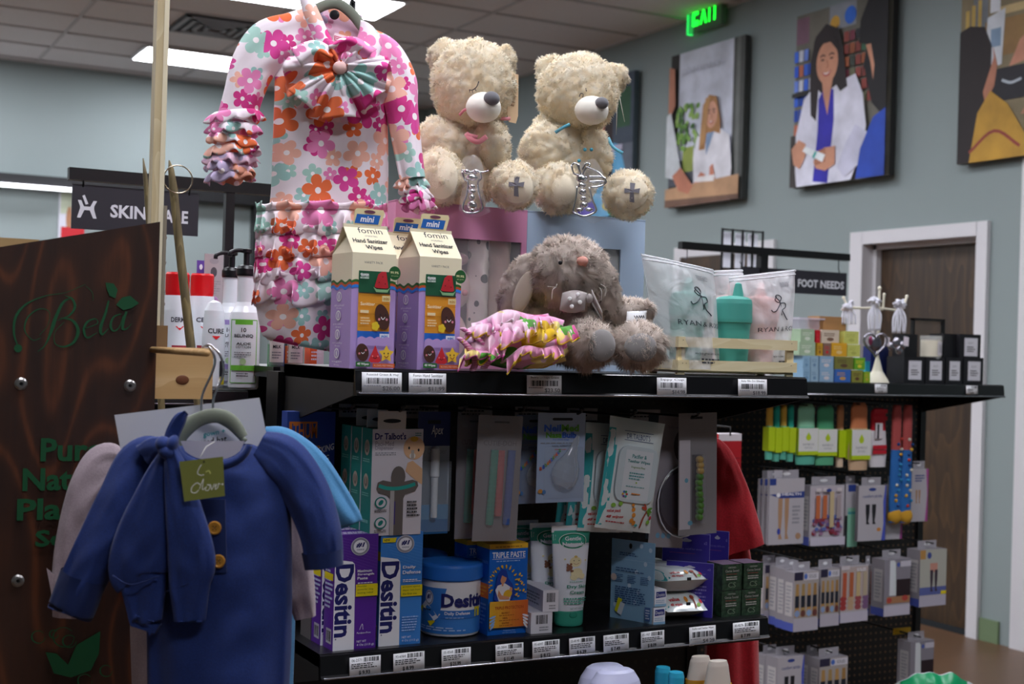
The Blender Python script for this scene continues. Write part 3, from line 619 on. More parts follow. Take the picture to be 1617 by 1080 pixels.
# ---------------------------------------------------------------- plush
def fur_piece(name, parent, c, r, mat_, rot=None, ln=.008, n=6000, wd=.0011, curl=.6, seed=1, amp=.05, nz=30., fn=None, droop=.25, clump=1., lump=.0022, lf=75.):
    """a soft lumpy ellipsoid with short tufts standing on it, one mesh"""
    rs = np.random.RandomState(seed); c = V(c); R = rot or Matrix.Identity(3); o1 = V((seed, 0, 0)); nn_ = noise.noise
    def surf(q):
        q = q.normalized(); p = V((q.x * r[0], q.y * r[1], q.z * r[2])); k = 1 + amp * nn_(q * 2.2 + o1)
        l = abs(nn_(p * lf + o1)) * 1.6 + .5 * nn_(p * lf * 2 - o1)
        return c + R @ (p * k + q * (lump * l))
    def norm(q):
        q = q.normalized(); t1 = q.orthogonal().normalized(); t2 = q.cross(t1); h = .02; a_ = surf(q)
        v = (surf(q + t1 * h) - a_).cross(surf(q + t2 * h) - a_)
        return a_, v.normalized(), (R @ V((q.x / r[0], q.y / r[1], q.z / r[2]))).normalized()
    NU, NV = 56, 32; vs = []; ns = []; fs = []
    for j in range(NV + 1):
        b_ = (j / NV - .5) * PI * .999
        for i in range(NU):
            a_ = i / NU * 2 * PI; p, lnn, gn = norm(V((math.cos(b_) * math.cos(a_), math.cos(b_) * math.sin(a_), math.sin(b_)))); vs.append(p); ns.append((lnn + gn * .4).normalized())
    for j in range(NV):
        for i in range(NU): a_ = j * NU + i; e = j * NU + (i + 1) % NU; fs.append((a_, e, e + NU, a_ + NU))
    g_ = rs.normal(size=(n, 3)); rr = rs.normal(size=(n, 3)); uu = rs.uniform(size=(n, 2))
    for k in range(n):
        p, lnn, gn = norm(V(g_[k])); nn = (lnn * .6 + gn * .5).normalized()
        cl = V((nn_(p * 110 * clump), nn_(p * 110 * clump + V((7, 0, 0))), nn_(p * 110 * clump + V((0, 9, 0)))))
        dr = nn * .55 + cl * curl * 2.2 + V(rr[k]) * .42 * curl + V((0, 0, -droop)); dr = (dr - nn * min(0, dr.dot(nn) - .25)).normalized()
        L = ln * (.6 + .55 * uu[k][0]); t = dr.cross(nn); t = t.normalized() if t.length > 1e-4 else nn.orthogonal().normalized()
        a1 = (uu[k][1] - .5) * .7; t = (t * math.cos(a1) + nn.cross(t) * math.sin(a1)) * wd * .5
        m1 = p + nn * L * .3 + dr * L * .25; tip = m1 + (dr + V((0, 0, -droop)) + cl * curl) * L * .5; i0 = len(vs)
        p = p - nn * .001; vs += [p - t, p + t, m1 - t * .9, m1 + t * .9, tip]; n2 = (nn + dr * .12).normalized(); ns += [nn, nn, n2, n2, n2]
        f_ = [(i0, i0 + 1, i0 + 3, i0 + 2), (i0 + 2, i0 + 3, i0 + 4)]; fs += f_ if (vs[i0 + 1] - vs[i0]).cross(tip - vs[i0]).dot(nn) > 0 else [q_[::-1] for q_ in f_]
    me = bpy.data.meshes.new(name); me.from_pydata(vs, [], fs); me.materials.append(mat_); me.polygons.foreach_set('use_smooth', [True] * len(fs)); me.update()
    me.normals_split_custom_set_from_vertices(ns)
    o = bpy.data.objects.new(name, me); COL.objects.link(o); o.parent = parent; return o
def m_fur(name, c1, c2):
    g = G(name); v = g.obj(); nz = g.n('TexNoise', i_Vector=v, i_Scale=70., i_Detail=2.); col = g.ramp(nz.outputs[0], [(.3, c1), (.7, c2)])
    df = g.n('BsdfDiffuse', i_Color=col); tl = g.n('BsdfTranslucent', i_Color=col); mx = g.n('MixShader', i_0=.38); g.t.links.new(df.outputs[0], mx.inputs[1]); g.t.links.new(tl.outputs[0], mx.inputs[2])
    g.t.links.new(mx.outputs[0], g.t.nodes['Material Output'].inputs[0]); return g.m
FURC = m_fur('cream_plush', '#fdeed2', '#fff9ea'); FURG = m_fur('grey_plush', '#dacbc0', '#f4e9e0'); SUEDE = C('#ecdfc6', .9, sheen=.3, bump=.1); NOSE = C('#6b6a70', .7, sheen=.5); MUZ = C('#f6f1e6', .9, sheen=.3)
def cross_poly(d, m, u=.5, v=.5, k=1.):
    a, q = .09 * k, .2 * k
    d.poly([(u - a, v - .42 * k), (u + a * 1.3, v - .45 * k), (u + a * .8, v - .02), (u + .3 * k, v - .06 * k), (u + .34 * k, v + .16 * k), (u + a, v + .1 * k), (u + a * 1.5, v + .36 * k), (u - a * 1., v + .38 * k), (u - a, v + .1 * k), (u - .32 * k, v + .14 * k), (u - .32 * k, v - .07 * k), (u - a, v - .03 * k)], m)
def bear(label, vw, S_, ribbon, name='teddy_bear'):
    t = thing(name, label, 'teddy bear', vw.w, vw.rz, 'cream teddy bears on the gift boxes'); L = vw.L; k = vw.k
    def E(nm, px, py, rx, ry, dy, dep, rot=None, par=None, **kw): return fur_piece(nm, par or t, L(px, py, dy), (rx * k, dep, ry * k), FURC, rot, **kw)
    return t, L, k, E
def rotz(a): return Matrix.Rotation(a, 3, 'Y')
FR = dict(ln=.0062, curl=.8, wd=.0011, lump=.0052, lf=52)
# bear 1 (pink)
bv = View(745, 327, 2.49)
t, L, k, E = bear('cream teddy bear with pink bow, left on the pink box', bv, 1, '#e88a9c')
E('body', 733, 252, 63, 80, .0, .055, n=11050, seed=2, **FR)
head = E('head', 748, 139, 62, 70, -.025, .062, n=15300, seed=1, amp=.07, **FR)
E('ear', 703, 90, 24, 26, .0, .018, rotz(.3), n=3740, seed=3, **FR); E('ear', 799, 98, 13, 22, -.01, .018, n=2550, seed=4, **FR)
E('arm', 706, 232, 47, 42, -.03, .034, rotz(.45), n=7140, seed=5, **FR); E('arm', 776, 232, 27, 44, -.03, .034, rotz(-.2), n=5100, seed=6, **FR)
for (px, py, rx, ry, ppx, ppy, prx, pry, crossed, sd) in ((697, 286, 35, 42, 702, 291, 24, 33, False, 7), (811, 299, 35, 35, 815, 304, 25, 26, True, 8)):
    fo = E('leg', px, py, rx, ry, -.065, .040, n=4200, seed=sd, amp=.08, **FR)
    b = MB(); c = L(ppx, ppy, -.1005); 
    fn = lambda u, v, e, c=c, prx=prx, pry=pry: c + V(((u - .5) * 2 * prx * k, (((u - .5) ** 2 + (v - .5) ** 2) * .05) - e - .0095, (v - .5) * 2 * pry * k))
    b.grid(lambda a, r: fn(.5 + .5 * r * math.cos(a * 2 * PI), .5 + .5 * r * math.sin(a * 2 * PI), 0) , 24, 5, SUEDE, True, flip=True)
    b.grid(lambda a, r: fn(.5 + .5 * (1 + r * .12) * math.cos(a * 2 * PI), .5 + .5 * (1 + r * .12) * math.sin(a * 2 * PI), 0) + V((0, .014 * r, 0)), 24, 2, SUEDE, True, flip=True)
    if crossed: d = Dec(b, (0, 0, 0), (1, 0, 0), (0, 0, 1), 1, 1, fn=fn, e=.002); cross_poly(d, C('#77747c', .8), .5, .5, .72)
    b.build('foot_pad', fo)
def snout(L, k, head, px, py, rx, ry, nx, ny, nr):
    b = MB(); b.ell(L(px, py, -.088), (rx * k, .034, ry * k), MUZ, 28); m = b.build('muzzle', head)
    b = MB(); b.ell(L(nx, ny, -.118), (nr * k, .011, nr * .85 * k), NOSE, 22, rotz(.15)); b.build('nose', m)
snout(L, k, head, 765, 183, 27, 23, 778, 174, 12.5)
b = MB(); LS = C('#2b2930', .6)
b.tube(spline([L(743, 157, -.092), (L(749, 157, -.0935)), L(755, 152, -.094), L(758, 144, -.093)]), .0009, LS, 6)
for q in ((744, 157, 744, 161), (748, 157.5, 749, 161.5), (752, 155, 754, 159)): b.tube([L(q[0], q[1], -.093), L(q[2], q[3], -.095)], .0006, LS, 5)
b.build('eye_stitching', head)
PK = C('#e8909c', .5, sheen=.3)
b = MB()
def ribbon(b, pts, w_, m): 
    P = spline(pts, 6); n = len(P); vs = []
    for i, p in enumerate(P): 
        tt = (P[min(i + 1, n - 1)] - P[max(0, i - 1)]).normalized(); s_ = tt.cross(V((0, 1, .2))).normalized() * w_ / 2; vs += [p - s_, p + s_]
    b.add(vs, [(2 * i, 2 * i + 1, 2 * i + 3, 2 * i + 2) for i in range(n - 1)], m, True)
ribbon(b, [L(728, 194, -.082), L(737, 187, -.092), L(745, 188, -.088)], .005, PK); b.build('neck_ribbon', t, solid=.0008); b = MB(); ribbon(b, [L(738, 220, -.074), L(745, 230, -.083), L(757, 235, -.085), L(770, 226, -.08)], .009, PK); ribbon(b, [L(738, 222, -.076), L(748, 226, -.084), L(756, 228, -.086)], .007, PK)
b.build('ribbon', t, solid=.0008)
b = MB(); ribbon(b, [L(788, 193, -.04), L(798, 194, -.045), L(806, 193, -.04)], .006, PK); b.build('neck_ribbon', t, solid=.0008)
b = MB(); c = L(810, 160, -.03); b.X = Matrix.Translation(c) @ Matrix.Rotation(.8, 4, 'Z')
pts = [(-.012, .045), (.012, .045), (.014, -.03), (.009, -.044), (-.009, -.044), (-.014, -.03)]
b.prism(pts, -.0006, .0006, C('#dcbb94', .6)); d = Dec(b, (-.012, -.0007, -.04), (1, 0, 0), (0, 0, 1), .024, .08); d.fine(.2, .3, .8, .8, 6, C('#8a6a4c')); b.build('swing_tag', t)
# bear 2 (blue)
bv2 = View(915, 345, 2.60)
t, L, k, E = bear('cream teddy bear with blue ribbon, right on the pale blue box', bv2, 1, '#6ab4cc')
E('body', 887, 254, 62, 84, .0, .055, n=11050, seed=12, **FR)
head = E('head', 912, 150, 61, 58, -.025, .060, n=14450, seed=11, amp=.07, **FR)
E('ear', 872, 113, 23, 24, .0, .018, rotz(.3), n=3740, seed=13, **FR); E('ear', 971, 122, 19, 19, .0, .016, n=3060, seed=14, **FR)
E('arm', 866, 242, 43, 46, -.03, .034, rotz(.5), n=7140, seed=15, **FR); E('arm', 937, 246, 24, 42, -.03, .034, rotz(-.15), n=5100, seed=16, **FR)
for (px, py, rx, ry, ppx, ppy, prx, pry, crossed, sd) in ((878, 303, 36, 38, 884, 306, 25, 26, False, 17), (987, 313, 36, 36, 990, 313, 25, 25, True, 18)):
    fo = E('leg', px, py, rx, ry, -.065, .040, n=4200, seed=sd, amp=.08, **FR)
    b = MB(); c = L(ppx, ppy, -.1005)
    fn = lambda u, v, e, c=c, prx=prx, pry=pry: c + V(((u - .5) * 2 * prx * k, (((u - .5) ** 2 + (v - .5) ** 2) * .05) - e - .0095, (v - .5) * 2 * pry * k))
    b.grid(lambda a, r: fn(.5 + .5 * r * math.cos(a * 2 * PI), .5 + .5 * r * math.sin(a * 2 * PI), 0), 24, 5, SUEDE, True, flip=True)
    b.grid(lambda a, r: fn(.5 + .5 * (1 + r * .12) * math.cos(a * 2 * PI), .5 + .5 * (1 + r * .12) * math.sin(a * 2 * PI), 0) + V((0, .014 * r, 0)), 24, 2, SUEDE, True, flip=True)
    if crossed: d = Dec(b, (0, 0, 0), (1, 0, 0), (0, 0, 1), 1, 1, fn=fn, e=.002); cross_poly(d, C('#77747c', .8), .5, .5, .72)
    b.build('foot_pad', fo)
snout(L, k, head, 930, 187, 26, 22, 944, 180, 10.5)
b = MB(); b.tube(spline([L(911, 167, -.092), L(913, 162, -.093), L(917, 163, -.093), L(916, 168, -.093)]), .0008, LS, 6); b.tube([L(921, 153, -.088), L(922, 158, -.09)], .0009, LS, 5); b.build('eye_stitching', head)
BL = C('#63b4cf', .5, sheen=.3)
b = MB(); ribbon(b, [L(875, 219, -.075), L(886, 213, -.085), L(897, 208, -.088)], .006, BL); b.build('ribbon', t, solid=.0008)
b = MB(); ribbon(b, [L(958, 222, -.04), L(965, 238, -.05), L(980, 248, -.052)], .006, BL); b.build('neck_ribbon', t, solid=.0008)
b = MB(); [b.ell(L(px, py, -.082), (.0035, .002, .0035), C('#4aa0b8', .4), 10) for px, py in ((920, 246), (930, 246), (911, 263))]; b.build('stitched_beads', t)
b = MB(); b.tube([L(973, 135, -.02), L(971, 180, -.05), L(970, 219, -.05)], .0005, C('#d8d2c4')); b.tube([L(974, 135, -.02), L(977, 170, -.05), L(983, 199, -.05)], .0005, C('#d8d2c4')); b.build('tag_string', t)

# bunny
nv = View(915, 590, 2.37)
t = thing('plush_bunny', 'grey floppy eared plush bunny with polka dot bow', 'plush toy', nv.w, nv.rz); L = nv.L; k = nv.k
BF = dict(ln=.0145, curl=.62, wd=.0011, droop=.45, clump=.62, lump=.003, lf=60)
def E(nm, px, py, rx, ry, dy, dep, rot=None, **kw): q = dict(BF); q.update(kw); return fur_piece(nm, t, L(px, py, dy), (rx * k, dep, ry * k), FURG, rot, **q)
head = E('head', 897, 432, 59, 52, -.02, .055, rotz(.12), n=18700, seed=21, amp=.06)
E('body', 915, 525, 58, 46, .01, .05, n=11050, seed=22)
ear1 = E('ear', 820, 454, 24, 52, -.02, .015, rotz(.35), n=7140, seed=23, ln=.0095); E('ear', 953, 452, 18, 42, -.035, .014, rotz(-.25), n=5100, seed=24, ln=.0095)
b = MB(); b.ell(L(826, 464, -.046), (14 * k, .006, 36 * k), C('#9b8b7e', .9, sheen=.4), 24, rotz(.32)); b.build('ear_lining', ear1)
E('arm', 985, 492, 44, 15, -.005, .022, rotz(-.12), n=6120, seed=25); E('arm', 858, 500, 22, 30, .0, .022, n=3740, seed=29)
for px, py, rx, ry, ppx, ppy, prx, pry, sd in ((925, 543, 36, 33, 944, 546, 21, 25, 26), (1003, 545, 37, 32, 1003, 549, 25, 22, 27)):
    fo = E('leg', px, py, rx, ry, -.06, .045, n=5500, seed=sd)
    b = MB(); b.ell(L(ppx, ppy, -.102), (prx * k, .012, pry * k), C('#8b8786', .9, sheen=.5), 26); b.build('foot_pad', fo)
b = MB(); PKN = C('#d99a8c', .8); b.poly([L(907, 411, -.084), L(914, 409.5, -.086), L(925, 417, -.082), L(921, 426, -.083), L(914, 424, -.086)][::-1], PKN); b.ell(L(916, 417, -.083), (9 * k, .008, 7.5 * k), PKN, 14); b.build('nose', head)
b = MB(); b.ell(L(882, 420, -.089), (.0036, .003, .0036), C('#18161a', .15), 12); b.build('eye', head)
b = MB(); WK = C('#e9e4dc', .4)
for q in ([(876, 457), (862, 456)], [(875, 457), (870, 462), (869, 476)], [(875, 458), (877, 452)], 0, [(943, 452), (951, 458), (950, 472)], [(942, 458), (945, 465), (944, 478)]):
    if q == 0: b.build('whiskers', head); b = MB(); continue
    b.tube(spline([L(x, y, -.088) for x, y in q]), .0005, WK, 5)
b.build('whiskers', head)
b = MB(); BW = C('#a49a98', .5, sheen=.2)
b.grid(lambda u, v: L(884 + 38 * u, 0, 0) * 0 + L(881 + 38 * u + 4 * v, 492 - 26 * v - 4 * math.sin(u * PI) * (2 * v - 1), -.088 - .012 * math.sin(u * PI) * math.sin(v * PI)), 12, 8, BW)
for u, v in ((.32, .65), (.62, .9), (.75, .45), (.45, .2)): b.ell(L(881 + 38 * u + 4 * v, 492 - 26 * v, -.1005), (.0033, .0008, .0033), C('#f0eeee'), 12)
b.ell(L(926, 474, -.086), (.006, .006, .008), BW, 12); b.grid(lambda u, v: L(930 + 16 * u, 482 - 22 * v * (1 - .4 * u) + 26 * u, -.084 + .004 * math.sin(6 * v)), 6, 5, BW)
b.build('bow_tie', t, solid=.001)
# ================================================================ goods on the top shelf: crate, cups, folded romper
def X_(px, py, Y): return pY(px, py, Y).x
# wooden crate tray
CRX, CRY, CRW, CRD = X_(1068, 580, 2.03), 2.025, .275, .10
m = m_wood('pale_pine', '#dccb9e', '#e8dab4', None, 12, 'X', .6)
t = thing('crate_tray', 'low pale wooden slat tray holding the sippy cup and bags', 'tray', (CRX, CRY, TZ))
for z in (.008, .05):
    b = MB(); b.box(0, CRW, 0, .006, z, z + .019, m)
    for x in (.01, .018, CRW - .014): 
        b.ell((x, -.0001, z + .013), (.0009, .0006, .0009), C('#4a4038', .5), 8)
    b.build('front_rail', t, bev=.0006)
    b = MB(); b.box(0, CRW, CRD, CRD + .006, z, z + .019, m); b.build('back_rail', t, bev=.0006)
    for x in (0, CRW - .006): b = MB(); b.box(x, x + .006, .006, CRD, z, z + .019, m); b.build('side_rail', t, bev=.0006)
for x in (.003, CRW - .02):
    for y in (.006, CRD - .006): b = MB(); b.box(x, x + .016, y, y + .006, .0, .068, m); b.build('post', t)
b = MB(); b.box(.006, CRW - .006, .012, CRD - .006, .004, .01, m); b.build('floor_board', t)
TEAL = C('#4a9f92', .5, bump=.05); PINKC = C('#dc9c96', .5)
cupprof = [(.0275, 0), (.029, .004), (.0305, .03), (.0325, .075), (.0345, .088), (.0365, .09), (.0368, .096), (.0362, .125), (.0345, .133), (.028, .1375), (.012, .140)]
def spout(b, x, y, z, m): b.lathe([(.0125, 0), (.0105, .010), (.008, .021), (.0065, .0265), (.003, .0285)], m, 20, (x, y, z), 1, .7)
def cup(name, label, loc, m_, cat='cup', parent=None):
    t = thing(name, label, cat, loc) if label else parent
    b = MB(); b.lathe(cupprof[:5], m_, 32); b.build('cup_body', t); b = MB(); b.lathe(cupprof[4:], m_, 32); spout(b, .011, 0, .137, m_); b.build('lid', t); return t
cx = pY(1154, 520, 2.075); cup('sippy_cup', 'teal silicone sippy cup with spout standing in the wooden tray', (cx.x, 2.07, TZ + .010), TEAL)
FROST = C('#f3f3f8', .35, alpha=.5)
g = G('frosted_film'); g.set('Base Color', rgb('#f6f7fb')); g.set('Roughness', .3); g.set('Alpha', .40)
v = g.obj(); nz = g.n('TexNoise', i_Vector=v, i_Scale=22., i_Detail=3., i_Distortion=1.2); g.bump(nz.outputs[0], .9, .006); FROST = g.m
INKB = C('#3a3c44', .6)
def pouch(label, ptl, ptr, pbl, pbr, y, cup_m, cx_, seed, cupz=.01, lean=0.):
    """zip bag: four corners from the photo on plane y, inflated both ways"""
    A, B, D1, D2 = (pY(*p, y) for p in (ptl, ptr, pbl, pbr)); o = V((D1.x, y, TZ + .0105)); t = thing('zip_pouch', label, 'pouch', o)
    tl, tr, bl, br = A - o, B - o, V((0, 0, 0)), V((D2.x - D1.x, 0, 0)); rd = random.Random(seed)
    def pt(u, v, s_):
        p = (bl * (1 - u) + br * u) * (1 - v) + (tl * (1 - u) + tr * u) * v; f = (math.sin(PI * u) ** .5) * max(0, 1 - v ** 5) ** .7 * .043 + .001
        wr = .0022 * noise.noise(V((u * 5 + seed, v * 7, s_))) + .0016 * noise.noise(V((u * 14, v * 9, s_ + seed)))
        return V((p.x, s_ * (f + wr * 2.2 * math.sin(PI * u)), p.z))
    b = MB(); b.grid(lambda u, v: pt(u, v, -1), 28, 30, FROST); b.grid(lambda u, v: pt(u, v, 1), 20, 20, FROST, flip=True); b.build('bag', t)
    b = MB(); 
    for v0 in (.985, .95): b.tube([pt(i / 12, v0, -1) + V((0, -.0006, 0)) for i in range(13)], .0012, C('#f4f4fa', .3), 6)
    b.build('zip_strip', t)
    b = MB(); W = br.x; d = Dec(b, (0, 0, 0), (1, 0, 0), (0, 0, 1), 1, 1, fn=lambda u, v, e: pt(u, v, -1) + V((0, -.0008 - e, 0)))
    def st(P_, w_=.02):
        P2 = spline([V((a, c, 0)) for a, c in P_], 5); b.tube([d.P(p.x, p.y) for p in P2], .0010, INKB, 5)
    uo, vo = lean + .58, .60
    st([(uo - .02, vo + .15), (uo - .06, vo + .12), (uo, vo + .09), (uo + .04, vo + .13), (uo, vo + .165), (uo - .04, vo + .15), (uo + .02, vo + .09), (uo - .06, vo + .02), (uo - .12, vo), (uo - .15, vo + .02)])
    st([(uo + .03, vo + .09), (uo + .035, vo - .04)]); st([(uo + .03, vo + .08), (uo + .1, vo + .08), (uo + .12, vo + .04), (uo + .05, vo + .01), (uo + .1, vo - .04), (uo + .16, vo - .09)])
    b.build('logo', t); b = MB(); d.m = b; d.txt('RYAN & ROSE', .22 + lean, .40, .98, .445, INKB, False); d.txt('made to grow with your little one', .4, .13, .97, .16, INKB, False); d.fine(.5, .05, .95, .11, 2, INKB)
    d.fine(.62, .84, .82, .89, 4, C('#77787e'), seed); b.build('print', t)
    c = MB(); c.X = Matrix.Translation(V((cx_, 0, cupz))) @ Matrix.Rotation(.06, 4, 'Y'); c.lathe([(r_ * 1.02, z_ * .95) for r_, z_ in cupprof], cup_m, 28, sy=.85); spout(c, -.004, 0, .130, cup_m); c.build('packed_cup', t)
    return t
pouch('frosted zip pouch with a teal cup, left end of the tray', (1012, 400), (1126, 425), (1045, 577), (1132, 577), 2.065, TEAL, .05, 3)
pouch('frosted zip pouch with a pink cup, right of the sippy cup', (1150, 437), (1256, 425), (1172, 577), (1238, 577), 2.085, PINKC, .035, 8, lean=-.02)
pouch('frosted zip pouch mostly hidden behind the sippy cup', (1126, 427), (1172, 425), (1135, 577), (1180, 577), 2.115, C('#e4b4b0'), .02, 5)
t = thing('small_pouch', 'small white cloth pouch with black script by the bunny paw', 'pouch', pY(1003, 509, 1.955))
b = MB(); b.grid(lambda u, v: V(((u - .5) * .04 + .003 * v, -.008 * math.sin(PI * u) * math.sin(PI * v), (v - .5) * .036 + .003 * u)), 10, 8, C('#f0f0f2', .5)); d = Dec(b, (0, 0, 0), (1, 0, 0), (0, 0, 1), 1, 1, fn=lambda u, v, e: V(((u - .5) * .04 + .003 * v, -.0085 * math.sin(PI * u) * math.sin(PI * v) - e - .0004, (v - .5) * .036 + .003 * u)))
for k in range(3): d.stroke([(.3 + i * .06, .72 - k * .22 + .07 * (-1) ** i) for i in range(10)], .0011 / .04 * 1., C('#30323a'), 3)
b.build('cloth', t, solid=.0008)

# floral cloths
FLOR = m_floral('floral_knit', '#f4e6ee', ['#e0409a', '#9fcbc6', '#f0703a', '#ee86bc', '#f6b8a4', '#a9cfc4', '#d92f88'], 17, .47)
LEMON = m_floral('lemon_print', '#eca8cf', ['#e6c31c', '#f4cfe2', '#58a83a', '#e060a0', '#e6c31c', '#f6e08a'], 19, .5, 3, core='#f6d8e8')
YEL = C('#dcb81c', .8, sheen=.3); PKT = C('#eba3cb', .8, sheen=.3)
def frill(b, seam, drop, m, waves=9, amp=.006, nu=90, nv=6, out=V((0, -1, 0)), seed=0, edge=None, lat=.004, zw=.0035):
    """gathered strip: seam(u) -> point, hanging along drop(u), waving more towards its free edge"""
    def fn(u, v):
        p = seam(u); dvec = drop(u); ph = 2 * PI * waves * u + seed + 1.3 * math.sin(5 * u + seed); o = out(u) if callable(out) else out
        s2 = seam(min(u + .01, 1)) - seam(max(u - .01, 0)); s2 = s2.normalized() if s2.length > 1e-6 else V((1, 0, 0))
        a = amp * (v ** .8) * (1 + .35 * math.sin(3.1 * waves * u + seed))
        return p + dvec * (v * (1 + .12 * math.sin(ph * .5 + 2))) + o * (a * (math.sin(ph) + .9) + amp * .35 * math.sin(PI * v)) + s2 * (lat * v * math.cos(ph)) + V((0, 0, zw * v * math.sin(ph * 1.0 + 1.1)))
    b.grid(fn, nu, nv, m)
    if edge: b.tube([fn(i / nu, 1) for i in range(nu + 1)], .0012, edge, 5, False)
# folded romper between the cartons and the bunny
o = View(815, 585, 2.28); t = thing('folded_romper', 'folded pink and yellow ruffled baby romper beside the grey bunny', 'baby clothes', o.w, o.rz); L = o.L; k = o.k
b = MB()
def lump(u, v):
    a = u * 2 * PI; q = (v - .5) * PI * .998; c = L(815, 552, .01); x = math.cos(q) * math.cos(a); y = math.cos(q) * math.sin(a); z = math.sin(q)
    n_ = 1 + .10 * noise.noise(V((x * 3, y * 3, z * 5))) + .05 * noise.noise(V((x * 9, y * 9, z * 9)))
    zz = (abs(z) ** .8) * (1 if z > 0 else -1)
    return c + V((x * 82 * k * n_, y * .055 * n_, zz * 30 * k * n_ * (1.0 if z < 0 else 1.2 + .1 * math.cos(a))))
b.grid(lump, 60, 30, LEMON, True); b.build('body', t)
for i, (x0, y0, x1, y1, dl, wv, edge, sd, dy) in enumerate(((735, 540, 905, 516, 26, 11, YEL, 1, -.045), (740, 522, 890, 505, 22, 10, YEL, 4, -.038), (745, 508, 865, 497, 20, 9, C('#f6e6f0'), 7, -.025), (800, 562, 885, 549, 16, 8, YEL, 2, -.058), (728, 566, 800, 553, 13, 6, C('#c45a98'), 3, -.052))):
    b = MB(); frill(b, lambda u: L(x0 + (x1 - x0) * u, y0 + (y1 - y0) * u - 9 * math.sin(PI * u) + 4 * math.sin(9 * u + sd), dy - .012 * math.sin(PI * u)), lambda u: V((.006 * math.sin(7 * u + sd), -.010 + .006 * math.sin(11 * u + sd), -dl * k * (1 + .25 * math.sin(5 * u + sd)))), LEMON if i != 3 else PKT, wv * .8, .013, 160, 8, seed=sd, edge=edge); b.build('ruffle', t, solid=.0008)
b = MB()
for q in ([(728, 535), (745, 552), (752, 570), (748, 583)], [(733, 520), (768, 545), (775, 565), (765, 580)]):
    P = spline([L(x, y, -.055) for x, y in q], 10)
    for i, p in enumerate(P): b.ell(p, (.006, .005, .0028), C('#d273a6', .8) if i % 2 else C('#e9b0cf', .8), 10)
    b2 = b
b.build('elastic_cuff', t)

# ================================================================ floral gown on a hanger
HANG = C('#7d8374', .75, sheen=.2, bump=.05)
def sweep(b, L, pts, m, n=36, folds=(), sub=7, close=0., flip=False):
    """cloth tube: pts = (px, py, half width px, half depth m, dy); folds = (count, amp, phase)"""
    k = (L(1, 0) - L(0, 0)).length; P = spline([V((p[0], p[1], 0)) for p in pts], sub); Wd = spline([V((p[2], p[3] * 1000, p[4] * 1000)) for p in pts], sub); N = len(P)
    C3 = [L(P[i].x, P[i].y, Wd[i].z / 1000) for i in range(N)]
    def fn(u, v):
        i = min(int(v * (N - 1) + .5), N - 1); c = C3[i]; t = C3[min(i + 1, N - 1)] - C3[max(i - 1, 0)]; t.y = 0; t.normalize(); nx = V((-t.z, 0, t.x)); a = u * 2 * PI
        w_ = Wd[i].x * k; dp = Wd[i].y / 1000; f = 0
        for (ct, am, ph) in folds: f += am * math.sin(ct * a + ph + v * 1.6) * (.25 + .75 * v)
        ca, sa = math.cos(a), math.sin(a); ca = math.copysign(abs(ca) ** .8, ca)
        pz_ = c.z * 22; wr = .0042 * noise.noise(V((ca * 2.6 + pz_ * .5 + n, sa * 2, pz_))) + .0022 * noise.noise(V((ca * 6 - pz_, sa * 4, pz_ * 1.7)))
        return c - nx * (w_ * ca) + V((0, 1, 0)) * ((dp + f + wr) * sa) + nx * (f * .3 * ca)
    b.grid(fn, n, N - 1, m, True, flip=flip); return fn
o = View(530, 200, 2.30); t = thing('floral_gown', 'white baby gown with pink and orange flowers, big bow and ruffles, on a hanger', 'baby clothes', o.w, o.rz); L = o.L; k = o.k
bb = MB(); bf = sweep(bb, L, [(520, 78, 50, .018, .012), (520, 105, 84, .026, .008), (521, 160, 88, .034, 0), (521, 240, 91, .038, 0), (518, 330, 93, .042, 0), (508, 420, 102, .046, 0), (500, 490, 98, .044, 0), (492, 538, 82, .036, 0), (490, 549, 70, .028, 0)], FLOR, 64, ((5, .006, .4), (9, .004, 1.2)))
bb.build('bodice', t)
b = MB(); sweep(b, L, [(500, 45, 40, .016, .012), (462, 58, 40, .02, .006), (425, 72, 42, .022, .003), (400, 105, 36, .022, -.002), (385, 150, 31, .022, -.006), (374, 190, 30, .022, -.008)], FLOR, 40, ((3, .003, .9), (5, .0018, 0))); sl = b.build('sleeve', t)
b = MB(); sweep(b, L, [(575, 70, 30, .016, .008), (605, 90, 32, .02, .004), (628, 130, 30, .02, .0), (634, 170, 26, .022, -.006), (642, 225, 23, .02, -.012), (652, 285, 20, .02, -.018)], FLOR, 36, ((3, .003, .2), (5, .0018, 2))); sr = b.build('sleeve', t)
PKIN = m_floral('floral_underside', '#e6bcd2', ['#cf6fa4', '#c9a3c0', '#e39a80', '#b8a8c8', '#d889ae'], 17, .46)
def cuff(par, path, r0, r1, dep, rows, seed):
    for j in range(rows):
        q = j / max(rows - 1, 1); P = spline([V((a, c, 0)) for a, c in path], 8); p = P[min(int(q * (len(P) - 1)), len(P) - 1)]; r_ = (r0 + (r1 - r0) * q) * k; c = L(p.x, p.y, -.01 - .004 * q)
        b = MB(); ti = .12 * math.sin(j * 2.1 + seed)
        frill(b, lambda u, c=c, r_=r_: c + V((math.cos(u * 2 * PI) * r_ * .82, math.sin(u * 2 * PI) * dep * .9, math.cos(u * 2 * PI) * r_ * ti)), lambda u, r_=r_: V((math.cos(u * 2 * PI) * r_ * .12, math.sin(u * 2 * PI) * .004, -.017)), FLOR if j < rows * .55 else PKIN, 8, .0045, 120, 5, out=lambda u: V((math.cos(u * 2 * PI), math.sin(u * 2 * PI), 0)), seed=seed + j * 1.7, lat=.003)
        b.build('cuff_ruffle', par, solid=.0007)
cuff(sl, [(374, 178), (371, 215), (368, 245), (366, 272)], 42, 36, .026, 7, 1.); cuff(sr, [(652, 282), (658, 300), (664, 318)], 22, 20, .02, 4, 3.)
